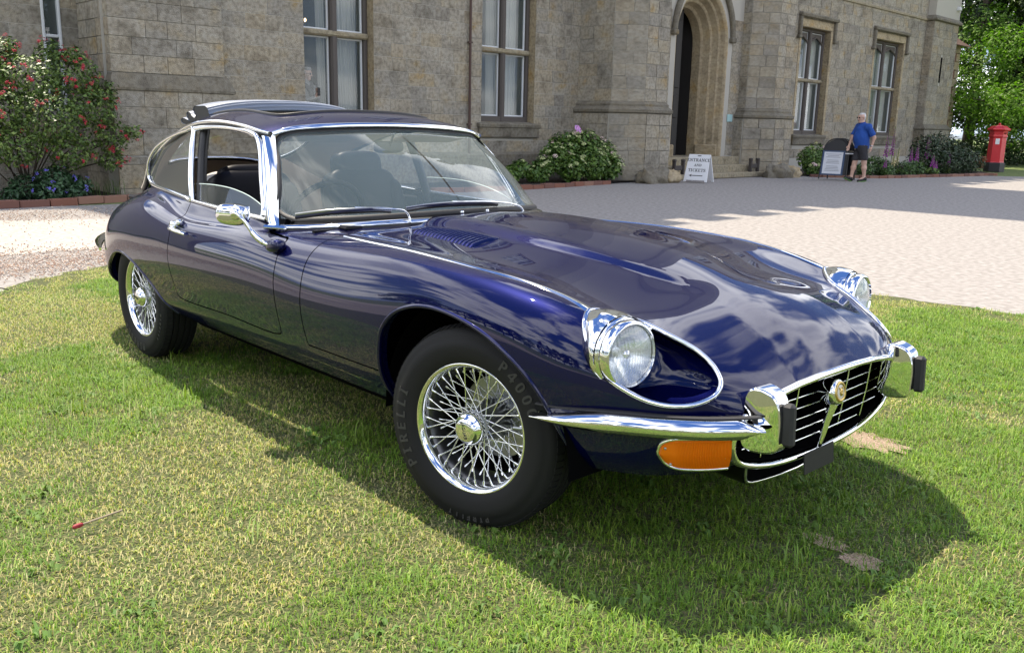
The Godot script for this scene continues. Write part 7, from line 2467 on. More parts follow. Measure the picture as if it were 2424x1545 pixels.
func edging(called: String, label: String, pts: Array, l: float, h: float) -> void:
	var rng := RandomNumberGenerator.new(); rng.seed = int(pts[0][0] * 100) + 7
	var o := thing(called, label, "edging")
	var q := []
	for p in pts: q.append(local3(p[0], 0, p[1]))
	var line := spline(q, 40)
	var walked := 0.0
	var unit := MB.new()
	box(unit, Vector3.ONE, Transform3D(), 0.06)
	var um := unit.commit()
	var tones := [M.red_brick, M.brick_b, M.brick_c]
	var last := line[0]
	for k in range(1, line.size()):
		walked += line[k].distance_to(line[k - 1])
		if walked >= l:
			var d := (line[k] - last)
			var len := d.length()
			var mid := (line[k] + last) / 2 + Vector3.UP * (h * 0.5 - 0.02 + rng.randf_range(-0.012, 0.012))
			var b := Basis(d / len * (len - 0.015), Vector3.UP * h, (d / len).cross(Vector3.UP) * 0.13)
			part("brick", um, tones[rng.randi() % 3], o, Transform3D(Basis(Vector3.UP, rng.randf_range(-0.05, 0.05)) * b, mid))
			last = line[k]; walked = 0.0

func tree_mesh(rng: RandomNumberGenerator, tall: float, wide: float, base: float, count: int, size: float, tones: Array, cone := 0.0, clumps := 46) -> Array:
	# [crown, trunk] meshes round the origin
	var lobes := []
	for k in clumps:
		var h := pow(rng.randf(), 0.8)
		var w := rng.randf() * TAU
		var y := lerpf(base, tall, h)
		var prof := lerpf(sqrt(maxf(0.05, 1.0 - pow(2.0 * h - 0.85, 2) * 0.75)), 1.05 - h, cone)
		var r := wide * prof * sqrt(rng.randf_range(0.25, 1.0))
		var s := wide * rng.randf_range(0.20, 0.36) * lerpf(1.0, 0.75, cone)
		lobes.append([Vector3(cos(w) * r, y, sin(w) * r), Vector3(s, s * (0.72 if cone < 0.5 else 0.9), s)])
	var crown := MB.new()
	leafy(crown, rng, lobes, count, size, tones, 0.5, 0.35)
	var tr := MB.new()
	var tp := PackedFloat32Array()
	var path := spline([Vector3(0, -0.1, 0), Vector3(0.08, base * 0.6, 0.05), Vector3(0.0, lerpf(base, tall, 0.5), 0.1), Vector3(0.05, tall * 0.92, 0)], 4)
	for k in path.size(): tp.append(lerpf(1.25, 0.15, float(k) / path.size()))
	tube(tr, path, 0.028 * tall, 0.028 * tall, Vector3(0, 0, 1), 10, false, tp)
	for k in 9:
		var l: Array = lobes[rng.randi() % lobes.size()]
		var y0 := clampf(l[0].y * 0.65, base * 0.5, tall * 0.8)
		var lp := spline([Vector3(0.03, y0, 0.05), (l[0] as Vector3) * Vector3(0.5, 0, 0.5) + Vector3.UP * lerpf(y0, l[0].y, 0.7), l[0]], 3)
		var t2 := PackedFloat32Array()
		for j in lp.size(): t2.append(lerpf(1.0, 0.25, float(j) / lp.size()))
		tube(tr, lp, 0.010 * tall, 0.010 * tall, Vector3(0.2, 0, 1), 7, false, t2)
	return [crown.commit(), tr.commit()]

func build_trees() -> void:
	var rng := RandomNumberGenerator.new(); rng.seed = 90
	var bark := mat(lin(0.075, 0.06, 0.045), 0.95)
	var bright := [Color(0.13, 0.25, 0.03), Color(0.17, 0.30, 0.04), Color(0.10, 0.19, 0.025), Color(0.21, 0.34, 0.055)]
	var dark := [Color(0.022, 0.045, 0.014), Color(0.032, 0.058, 0.018), Color(0.045, 0.07, 0.022)]
	var mid := [Color(0.045, 0.09, 0.018), Color(0.06, 0.12, 0.022), Color(0.035, 0.07, 0.015)]
	var kinds := [tree_mesh(rng, 11.0, 4.8, 1.2, 26000, 0.10, bright), tree_mesh(rng, 13.0, 3.2, 0.8, 14000, 0.13, dark, 0.75, 60), tree_mesh(rng, 12.0, 5.2, 2.2, 7000, 0.30, mid)]
	var lm := [leaf_mat(Color.WHITE, Color(0.8, 0.95, 0.4), 0.6), leaf_mat(Color.WHITE, Color(0.08, 0.1, 0.05)), leaf_mat(Color.WHITE, Color(0.25, 0.32, 0.12))]
	var spots := [
		[39.0, 3.2, 0, 0.82, "bright green broadleaf tree with drooping branches right of the mansion"],
		[43.5, -2.0, 0, 1.0, "pale green broadleaf tree standing behind the brick wing"],
		[46.0, 5.5, 0, 0.9, "light green tree at the right edge behind the red pillar box"],
		[41.0, -3.5, 1, 1.0, "dark conifer rising above the brick wing's roof"],
		[45.0, 1.0, 1, 1.05, "tall dark conifer in the middle of the trees right of the mansion"],
		[50.0, 6.0, 1, 0.9, "dark conifer behind the light green tree at the right edge"],
		[52.0, 0.0, 2, 1.2, "large rounded tree farthest back right of the mansion"],
		[54.0, 9.0, 2, 1.1, "rounded tree farthest right behind the pillar box"]]
	for k in spots.size():
		var s: Array = spots[k]
		tree(["broadleaf_tree", "conifer_tree", "round_tree"][s[2]], s[4], local3(s[0], 0, s[1]), s[3], kinds[s[2]], lm[s[2]], bark, k * 1.7, "trees right of the mansion")
	# undergrowth at the trees' feet
	var lobes := []
	for k in 26: lobes.append([local3(33.5 + k * 0.8, rng.randf_range(0.3, 0.8), rng.randf_range(-1.5, 0.6) + k * 0.18), Vector3(rng.randf_range(0.6, 1.1), rng.randf_range(0.5, 0.9), rng.randf_range(0.5, 1.0))])
	var ug := MB.new()
	leafy(ug, rng, lobes, 9000, 0.10, mid + dark)
	tag(pm("undergrowth", ug, leaf_mat(Color.WHITE)), "leafy undergrowth below the trees right of the mansion", "undergrowth", "", "stuff")
	# the wooded edge of the park beyond the camera, mirrored by the car's flank
	for k in 22:
		var x := -66.0 + k * 6.3 + rng.randf_range(-1.5, 1.5)
		var z := 58.0 + rng.randf_range(-4, 6) + 0.02 * x
		tree("park_tree", "tree in the wooded edge of the park beyond the lawn", Vector3(x, 0, z), rng.randf_range(0.75, 1.15), kinds[[2, 2, 0, 1][rng.randi() % 4]], lm[2], bark, k * 2.3, "trees along the far edge of the park")
	for k in 9:
		var z := -30.0 + k * 9.0 + rng.randf_range(-2, 2)
		tree("park_tree", "tree in the row of trees far ahead of the car's nose", Vector3(52.0 + rng.randf_range(-5, 5), 0, z), rng.randf_range(0.8, 1.15), kinds[[2, 0, 2, 1][rng.randi() % 4]], lm[2], bark, k * 1.3, "trees far ahead of the car")

func tree(called: String, label: String, at: Vector3, s: float, k: Array, lm: Material, bark: Material, turn: float, group: String) -> void:
	var o := thing(called, label, "tree", at, group, Basis(Vector3.UP, turn).scaled(Vector3.ONE * s))
	part("crown", k[0], lm, o)
	part("trunk", k[1], bark, o)

# ---------------------------------------------------------------- people, signs, pillar box
func field_mesh(bones: Array, cell: float, k: float, lo: Vector3, hi: Vector3, extra = null) -> MB:
	# surface nets over tapered capsules joined with a smooth minimum; bones are [a, b, ra, rb]
	var n := Vector3i(((hi - lo) / cell).ceil()) + Vector3i.ONE * 2
	var val := PackedFloat32Array(); val.resize(n.x * n.y * n.z); val.fill(1.0)
	var bb := []
	for b in bones:
		var r: float = maxf(b[2], b[3]) + k + cell * 2
		bb.append([(b[0] as Vector3).min(b[1]) - Vector3.ONE * r, (b[0] as Vector3).max(b[1]) + Vector3.ONE * r])
	for q in bones.size():
		var b: Array = bones[q]
		var i0 := Vector3i(((bb[q][0] - lo) / cell).floor()).clamp(Vector3i.ZERO, n - Vector3i.ONE)
		var i1 := Vector3i(((bb[q][1] - lo) / cell).ceil()).clamp(Vector3i.ZERO, n - Vector3i.ONE)
		var A: Vector3 = b[0]
		var D: Vector3 = b[1] - A
		var dd := maxf(D.length_squared(), 1e-9)
		var flat: Vector3 = b[4] if b.size() > 4 else Vector3.ONE
		for z in range(i0.z, i1.z + 1):
			for y in range(i0.y, i1.y + 1):
				for x in range(i0.x, i1.x + 1):
					var p := lo + Vector3(x, y, z) * cell - A
					var t := clampf(p.dot(D) / dd, 0.0, 1.0)
					var e := (p - D * t) / flat
					var d := e.length() - lerpf(b[2], b[3], t)
					var id := (z * n.y + y) * n.x + x
					var v := val[id]
					var h := maxf(k - absf(v - d), 0.0) / k
					val[id] = minf(v, d) - h * h * k * 0.25
	if extra != null:
		for z in n.z:
			for y in n.y:
				for x in n.x:
					var id := (z * n.y + y) * n.x + x
					if val[id] < 0.15: val[id] = maxf(val[id], extra.call(lo + Vector3(x, y, z) * cell))
	var mb := MB.new()
	var at := PackedInt32Array(); at.resize(n.x * n.y * n.z); at.fill(-1)
	var corner := [0, 1, n.x, n.x + 1, n.x * n.y, n.x * n.y + 1, n.x * n.y + n.x, n.x * n.y + n.x + 1]
	var off := [Vector3(0, 0, 0), Vector3(1, 0, 0), Vector3(0, 1, 0), Vector3(1, 1, 0), Vector3(0, 0, 1), Vector3(1, 0, 1), Vector3(0, 1, 1), Vector3(1, 1, 1)]
	var edges := [[0, 1], [2, 3], [4, 5], [6, 7], [0, 2], [1, 3], [4, 6], [5, 7], [0, 4], [1, 5], [2, 6], [3, 7]]
	for z in n.z - 1:
		for y in n.y - 1:
			for x in n.x - 1:
				var id := (z * n.y + y) * n.x + x
				var neg := 0
				for c in 8:
					if val[id + corner[c]] < 0: neg += 1
				if neg == 0 or neg == 8: continue
				var s := Vector3.ZERO
				var m := 0
				for e in edges:
					var a := val[id + corner[e[0]]]; var b := val[id + corner[e[1]]]
					if (a < 0) != (b < 0):
						s += (off[e[0]] as Vector3).lerp(off[e[1]], a / (a - b)); m += 1
				at[id] = mb.vert(lo + (Vector3(x, y, z) + s / m) * cell, Vector3.UP)
	var sx := 1; var sy := n.x; var sz := n.x * n.y
	for z in range(1, n.z - 1):
		for y in range(1, n.y - 1):
			for x in range(1, n.x - 1):
				var id := (z * n.y + y) * n.x + x
				for ax in 3:
					var st: int = [sx, sy, sz][ax]
					if (val[id] < 0) == (val[id + st] < 0): continue
					var u: int = [sy, sz, sx][ax]; var w: int = [sz, sx, sy][ax]
					var q := [at[id], at[id - u], at[id - u - w], at[id - w]]
					if q.min() < 0: continue
					if val[id] < 0: mb.quad(q[0], q[1], q[2], q[3])
					else: mb.quad(q[3], q[2], q[1], q[0])
	mb.smooth()
	# normals from the field: point to larger values
	for j in mb.v.size():
		var g := (mb.v[j] - lo) / cell
		var i := Vector3i(g.round()).clamp(Vector3i.ONE, n - Vector3i.ONE * 2)
		var id := (i.z * n.y + i.y) * n.x + i.x
		var gr := Vector3(val[id + sx] - val[id - sx], val[id + sy] - val[id - sy], val[id + sz] - val[id - sz])
		if mb.n[j].dot(gr) < 0: mb.n[j] = -mb.n[j]
	return mb

func head_parts(o: Node3D, c: Vector3, face: Vector3, skin: Material, hair: Material, glasses: Material, full_hair: bool) -> void:
	# a head 0.23 m tall round c that looks along face: skull, jaw, nose, ears, eyes, mouth, hair, glasses
	var b := looking(face)
	var x := Transform3D(b, c)
	var bones := [
		[x * Vector3(0, 0.030, -0.018), x * Vector3(0, 0.030, 0.004), 0.086, 0.084], [x * Vector3(0, -0.03, 0.028), x * Vector3(0, -0.088, 0.050), 0.060, 0.036],
		[x * Vector3(0, -0.02, 0.0), x * Vector3(0, -0.13, -0.025), 0.060, 0.056], [x * Vector3(-0.035, -0.012, 0.060), x * Vector3(0.035, -0.012, 0.060), 0.026, 0.026],
		[x * Vector3(0, 0.016, 0.088), x * Vector3(0, -0.024, 0.108), 0.009, 0.015], [x * Vector3(-0.030, 0.032, 0.078), x * Vector3(0.030, 0.032, 0.078), 0.012, 0.012]]
	for s: float in [-1.0, 1.0]: bones.append([x * Vector3(0.084 * s, 0.018, -0.012), x * Vector3(0.084 * s, -0.028, -0.004), 0.016, 0.010])
	var hm := field_mesh(bones, 0.007, 0.022, c - Vector3.ONE * 0.17, c + Vector3.ONE * 0.17)
	pm("head", hm, skin, o)
	var eyes := MB.new()
	for s: float in [-1.0, 1.0]: rounded(eyes, Vector3(0.026, 0.013, 0.012), 1.0, x * Transform3D(Basis(), Vector3(0.032 * s, 0.012, 0.080)), 8, 10)
	pm("eyes", eyes, mat(lin(0.05, 0.04, 0.035), 0.3), o)
	var mouth := MB.new()
	rounded(mouth, Vector3(0.046, 0.011, 0.012), 1.0, x * Transform3D(Basis(), Vector3(0, -0.056, 0.084)), 8, 10)
	pm("mouth", mouth, mat(lin(0.32, 0.13, 0.11), 0.6), o)
	var hb := [[x * Vector3(0, 0.052, -0.045), x * Vector3(0, 0.068, 0.010), 0.080, 0.062], [x * Vector3(-0.070, 0.02, -0.040), x * Vector3(0.070, 0.02, -0.040), 0.034, 0.034], [x * Vector3(0, -0.02, -0.075), x * Vector3(0, -0.055, -0.070), 0.050, 0.036]]
	if full_hair: hb.append_array([[x * Vector3(-0.05, 0.098, 0.03), x * Vector3(0.05, 0.098, 0.03), 0.036, 0.036], [x * Vector3(-0.084, 0.02, 0.0), x * Vector3(-0.084, -0.03, -0.02), 0.022, 0.018], [x * Vector3(0.084, 0.02, 0.0), x * Vector3(0.084, -0.03, -0.02), 0.022, 0.018]])
	pm("hair", field_mesh(hb, 0.008, 0.03, c - Vector3.ONE * 0.2, c + Vector3.ONE * 0.2), hair, o)
	var gl := MB.new()
	for s: float in [-1.0, 1.0]:
		var ring := PackedVector3Array()
		for k in 14: ring.append(x * Vector3(0.034 * s + cos(TAU * k / 14) * 0.024, 0.012 + sin(TAU * k / 14) * 0.018, 0.098))
		tube(gl, ring, 0.0024, 0.0024, b.z, 6, true)
		tube(gl, PackedVector3Array([x * Vector3(0.058 * s, 0.018, 0.096), x * Vector3(0.092 * s, 0.014, 0.0)]), 0.002)
		rounded(gl, Vector3(0.044, 0.032, 0.003), 0.8, x * Transform3D(Basis(), Vector3(0.034 * s, 0.012, 0.097)), 6, 10)
	tube(gl, PackedVector3Array([x * Vector3(-0.011, 0.016, 0.099), x * Vector3(0.011, 0.016, 0.099)]), 0.002)
	pm("glasses", gl, glasses, o)

func hand_bones(wrist: Vector3, down: Vector3, palm_n: Vector3, thumb: Vector3, curl := 0.35) -> Array:
	# a palm, four unequal bent fingers and a thumb from its side
	var out := []
	var d := down.normalized()
	var side := thumb.normalized()
	var p := wrist + d * 0.045
	out.append([wrist, p + side * 0.012, 0.024, 0.026]); out.append([wrist + d * 0.02 - side * 0.012, p + d * 0.025 - side * 0.018, 0.020, 0.018])
	out.append([p + side * 0.022, p + side * 0.022 + d * 0.03, 0.016, 0.013])
	var lens := [0.068, 0.076, 0.070, 0.054]
	for k in 4:
		var root := p + d * 0.034 + side * (0.027 - 0.018 * k)
		var l: float = lens[k]
		var m := root + d * l * 0.5 + palm_n * l * 0.10
		var e := m + (d * (1.0 - curl) + palm_n * curl).normalized() * l * 0.5
		out.append([root - d * 0.01, m, 0.0092, 0.0086]); out.append([m, e, 0.0086, 0.0074])
	var t0 := wrist + d * 0.022 + side * 0.022
	var t1 := t0 + (side * 0.75 + d * 0.65 + palm_n * 0.25).normalized() * 0.036
	out.append([t0, t1, 0.0125, 0.0105]); out.append([t1, t1 + (d * 0.95 + side * 0.2 + palm_n * 0.4).normalized() * 0.030, 0.0102, 0.0085])
	return out

func build_people() -> void:
	walking_man()
	window_person()

func walking_man() -> void:
	# local axes: x to the photograph's right along the front, y up, z towards the drive
	var at := local3(17.72, 0.0, 4.28)
	var o := thing("person", "white-haired man in blue polo shirt and dark shorts walking past the black board", "person", at, "", Basis(AX, Vector3.UP, AZ) * Basis(Vector3.UP, -0.62))
	var skin := mat(lin(0.52, 0.33, 0.25), 0.55)
	var hL := Vector3(-0.03, 0.90, 0.09); var hR := Vector3(0.05, 0.90, -0.09)
	# near leg straight below him, far leg stepping forward (to the left)
	var kL := Vector3(0.06, 0.50, 0.10); var aL := Vector3(0.10, 0.095, 0.10)
	var kR := Vector3(-0.10, 0.50, -0.08); var aR := Vector3(-0.16, 0.09, -0.09)
	var chest := Vector3(-0.02, 1.32, 0); var neck := Vector3(-0.045, 1.50, 0)
	var sN := Vector3(0.03, 1.41, 0.19); var sF := Vector3(-0.03, 1.41, -0.19)
	var eN := Vector3(0.20, 1.14, 0.22); var wN := Vector3(0.16, 0.90, 0.21)
	var eF := Vector3(-0.17, 1.15, -0.20); var wF := Vector3(-0.27, 0.93, -0.15)
	var body_b := [
		[Vector3(0.01, 0.95, 0), Vector3(-0.03, 1.16, 0), 0.155, 0.175, Vector3(1, 1, 1.05)], [Vector3(-0.05, 1.10, 0), Vector3(-0.03, 1.32, 0), 0.165, 0.150], [sN * 0.9 + chest * 0.1, sF * 0.9 + chest * 0.1, 0.085, 0.085],
		[chest, neck, 0.10, 0.062], [neck, neck + Vector3(-0.02, 0.06, 0), 0.060, 0.058],
		[sN, eN, 0.062, 0.047], [eN, wN, 0.044, 0.029], [sF, eF, 0.062, 0.047], [eF, wF, 0.044, 0.029],
		[hL, kL, 0.098, 0.060], [kL, kL.lerp(aL, 0.35), 0.058, 0.062], [kL.lerp(aL, 0.35), aL, 0.060, 0.036],
		[hR, kR, 0.098, 0.060], [kR, kR.lerp(aR, 0.35), 0.058, 0.062], [kR.lerp(aR, 0.35), aR, 0.060, 0.036],
		[aL, aL + Vector3(-0.12, -0.05, 0), 0.036, 0.034], [aR, aR + Vector3(-0.12, -0.05, 0), 0.036, 0.034]]
	var bm := field_mesh(body_b, 0.018, 0.05, Vector3(-0.45, -0.05, -0.40), Vector3(0.42, 1.66, 0.42))
	for h in [[wN, Vector3(-0.12, -1, 0.0), Vector3(-0.9, 0, -0.3), Vector3(-0.7, 0.1, 0.6), 0.5], [wF, Vector3(-0.25, -1, 0.05), Vector3(-0.3, 0, 0.9), Vector3(-0.8, 0, -0.4), 0.35]]:
		var hb := hand_bones(h[0], h[1], (h[2] as Vector3).normalized(), h[3], h[4])
		var c: Vector3 = h[0] + (h[1] as Vector3).normalized() * 0.06
		bm.add(field_mesh(hb, 0.0055, 0.008, c - Vector3(0.10, 0.14, 0.10), c + Vector3(0.10, 0.12, 0.10)))
	pm("body", bm, skin, o)
	head_parts(o, Vector3(-0.085, 1.635, 0), Vector3(-1, -0.08, 0.22), skin, mat(lin(0.55, 0.54, 0.52), 0.85), mat(lin(0.012, 0.012, 0.012), 0.2), false)
	# polo shirt: the trunk and upper arms, a little larger, cut at hem, cuffs and neck
	var up := []
	for e in [0, 1, 2]: up.append([body_b[e][0], body_b[e][1], body_b[e][2] + 0.016, body_b[e][3] + 0.020])
	up.append([chest, neck + Vector3(0, -0.02, 0), 0.118, 0.078])
	up.append([Vector3(0.01, 0.80, 0), Vector3(-0.02, 1.1, 0), 0.170, 0.185])
	var cut := func(p: Vector3) -> float:
		return maxf(0.855 - p.y, p.y - 1.515 - 0.35 * (p.x + 0.03))
	var sh := field_mesh(up, 0.016, 0.05, Vector3(-0.40, 0.70, -0.40), Vector3(0.42, 1.62, 0.42), cut)
	for e in [[sN, eN], [sF, eF]]:
		var s0: Vector3 = e[0]; var ax: Vector3 = ((e[1] as Vector3) - s0).normalized()
		var sl_end: Vector3 = s0 + ax * 0.28
		var scut2 := func(p: Vector3) -> float: return (p - s0).dot(ax) - 0.255
		sh.add(field_mesh([[s0.lerp(chest, 0.35), s0, 0.085, 0.082], [s0, sl_end, 0.080, 0.086]], 0.013, 0.04, s0.min(sl_end) - Vector3.ONE * 0.16, s0.max(sl_end) + Vector3.ONE * 0.16, scut2))
	crumple(sh, 0.010, 5, 7.0)
	pm("polo_shirt", sh, mat(lin(0.012, 0.065, 0.30), 0.85), o)
	var co := MB.new()
	var ring := PackedVector3Array()
	for k in 22:
		var w := TAU * k / 22
		ring.append(neck + Vector3(cos(w) * 0.073 - 0.005, 0.005 + cos(w) * 0.02, sin(w) * 0.073))
	tube(co, ring, 0.012, 0.024, Vector3.UP, 8, true)
	pm("collar", co, mat(lin(0.010, 0.052, 0.25), 0.85), o)
	var lg := MB.new()
	rounded(lg, Vector3(0.03, 0.012, 0.006), 0.8, Transform3D(Basis(), Vector3(-0.03, 1.31, 0.185)), 6, 8)
	pm("shirt_emblem", lg, mat(lin(0.5, 0.52, 0.55), 0.8), o)
	# shorts
	var sb := [[Vector3(0.01, 0.92, 0), Vector3(0.0, 0.99, 0), 0.170, 0.172], [hL, hL.lerp(kL, 0.82), 0.122, 0.108], [hR, hR.lerp(kR, 0.82), 0.122, 0.108]]
	var scut := func(p: Vector3) -> float: return maxf(0.555 - p.y + 0.05 * p.x, p.y - 0.94)
	var st := field_mesh(sb, 0.016, 0.04, Vector3(-0.32, 0.44, -0.32), Vector3(0.34, 1.2, 0.34), scut)
	crumple(st, 0.008, 6, 9.0)
	pm("shorts", st, mat(lin(0.030, 0.029, 0.034), 0.9), o)
	# shoes with pale green soles
	for e in [[aL, 0.12], [aR, -0.38]]:
		var b := Basis(Vector3(0, 0, 1), e[1]) * Basis(Vector3.UP, 0.08)
		var a: Vector3 = e[0]
		var fb := [[a + b * Vector3(0.035, -0.035, 0), a + b * Vector3(-0.17, -0.058, 0), 0.048, 0.036], [a, a + Vector3(0, 0.015, 0), 0.048, 0.046]]
		pm("shoe", field_mesh(fb, 0.010, 0.03, a - Vector3(0.3, 0.15, 0.12), a + Vector3(0.15, 0.12, 0.12)), mat(lin(0.012, 0.012, 0.013), 0.6), o)
		var so := MB.new()
		rounded(so, Vector3(0.28, 0.030, 0.10), 0.6, Transform3D(b, a + b * Vector3(-0.065, -0.084, 0)), 10, 20)
		pm("sole", so, mat(lin(0.10, 0.20, 0.05), 0.7), o)
	var wt := MB.new()
	var wr := PackedVector3Array()
	for k in 14: wr.append(wN + Vector3(cos(TAU * k / 14) * 0.034, 0.03, sin(TAU * k / 14) * 0.034))
	tube(wt, wr, 0.006, 0.010, Vector3.UP, 6, true)
	pm("wristwatch", wt, mat(lin(0.6, 0.6, 0.6), 0.3, 1.0), o)

func crumple(mb: MB, amount: float, sd: int, freq: float) -> void:
	# soft folds in cloth
	var nz := FastNoiseLite.new(); nz.seed = sd; nz.frequency = freq; nz.fractal_octaves = 2
	for k in mb.v.size(): mb.v[k] += mb.n[k] * amount * nz.get_noise_3d(mb.v[k].x * 1.4, mb.v[k].y * 0.7, mb.v[k].z * 1.4)
	var old := mb.n.duplicate()
	mb.smooth()
	for k in mb.v.size():
		if mb.n[k].dot(old[k]) < 0: mb.n[k] = -mb.n[k]

func window_person() -> void:
	var at := local3(3.98, 0.55, -0.62)
	var o := thing("person", "grey-haired person with scarf and pale jumper holding a phone behind the nearest window", "person", at, "", Basis(AX, Vector3.UP, AZ))
	var skin := mat(lin(0.45, 0.29, 0.22), 0.6)
	var sN := Vector3(-0.17, 1.30, 0.08); var sF := Vector3(0.17, 1.30, 0.02)
	var eN := Vector3(-0.20, 1.04, 0.14); var wN := Vector3(0.05, 1.13, 0.30)
	var eF := Vector3(0.24, 1.06, 0.10); var wF := Vector3(0.12, 1.16, 0.30)
	var b := [[Vector3(0, 0.0, 0), Vector3(0, 0.8, 0), 0.16, 0.15], [Vector3(0, 0.8, 0), Vector3(0, 1.25, 0.02), 0.15, 0.15], [sN, sF, 0.08, 0.08], [Vector3(0, 1.3, 0.03), Vector3(0.02, 1.45, 0.05), 0.09, 0.06], [sN, eN, 0.060, 0.05], [eN, wN, 0.046, 0.034], [sF, eF, 0.060, 0.05], [eF, wF, 0.046, 0.034]]
	pm("jumper", field_mesh(b, 0.022, 0.06, Vector3(-0.4, 0.0, -0.3), Vector3(0.45, 1.5, 0.45)), mat(lin(0.24, 0.24, 0.22), 0.95), o)
	var hands := MB.new()
	for e in [[wN, Vector3(0.5, 0.7, 0.35), Vector3(0.3, 0.1, -0.6), Vector3(-0.3, 0.6, 0.3)], [wF, Vector3(-0.25, 0.8, 0.3), Vector3(-0.4, 0.1, -0.5), Vector3(0.2, 0.5, 0.4)]]:
		hands.add(field_mesh(hand_bones(e[0], e[1], (e[2] as Vector3).normalized(), e[3], 0.5), 0.007, 0.008, e[0] - Vector3.ONE * 0.16, e[0] + Vector3.ONE * 0.18))
	pm("hands", hands, skin, o)
	head_parts(o, Vector3(0.03, 1.57, 0.06), Vector3(0.5, -0.1, 0.85), skin, mat(lin(0.22, 0.22, 0.21), 0.9), mat(lin(0.02, 0.02, 0.02), 0.2), true)
	var sc := MB.new()
	tube(sc, spline([Vector3(0.12, 0.80, 0.20), Vector3(0.08, 1.05, 0.22), Vector3(0.0, 1.30, 0.17), Vector3(-0.10, 1.40, 0.06), Vector3(0.02, 1.42, -0.04), Vector3(0.12, 1.39, 0.06), Vector3(0.06, 1.30, 0.17)], 6), 0.05, 0.03, Vector3(0, 0, 1), 10)
	pm("scarf", sc, mat(lin(0.09, 0.09, 0.08), 0.95), o)
	var ph := MB.new()
	box(ph, Vector3(0.075, 0.15, 0.009), Transform3D(Basis(Vector3.UP, 0.3), Vector3(0.10, 1.24, 0.36)), 0.003)
	var po := pm("phone", ph, M.trim_black)
	po.transform = Transform3D(Basis(AX, Vector3.UP, AZ), at)
	tag(po, "small dark phone held up by the person behind the nearest window", "phone")

func words_mesh(text: String, h: float, font_name := "Droid Serif", bold := true, depth := 0.002) -> MB:
	var f := SystemFont.new()
	f.font_names = PackedStringArray([font_name])
	f.font_weight = 700 if bold else 400
	var tm := TextMesh.new()
	tm.text = text; tm.font = f; tm.font_size = 48; tm.pixel_size = h / 35.0; tm.depth = depth; tm.curve_step = 3.0
	var a := tm.get_mesh_arrays()
	var mb := MB.new()
	for j in a[Mesh.ARRAY_VERTEX].size(): mb.vert(a[Mesh.ARRAY_VERTEX][j], a[Mesh.ARRAY_NORMAL][j])
	for j in a[Mesh.ARRAY_INDEX]: mb.i.append(j)
	return mb

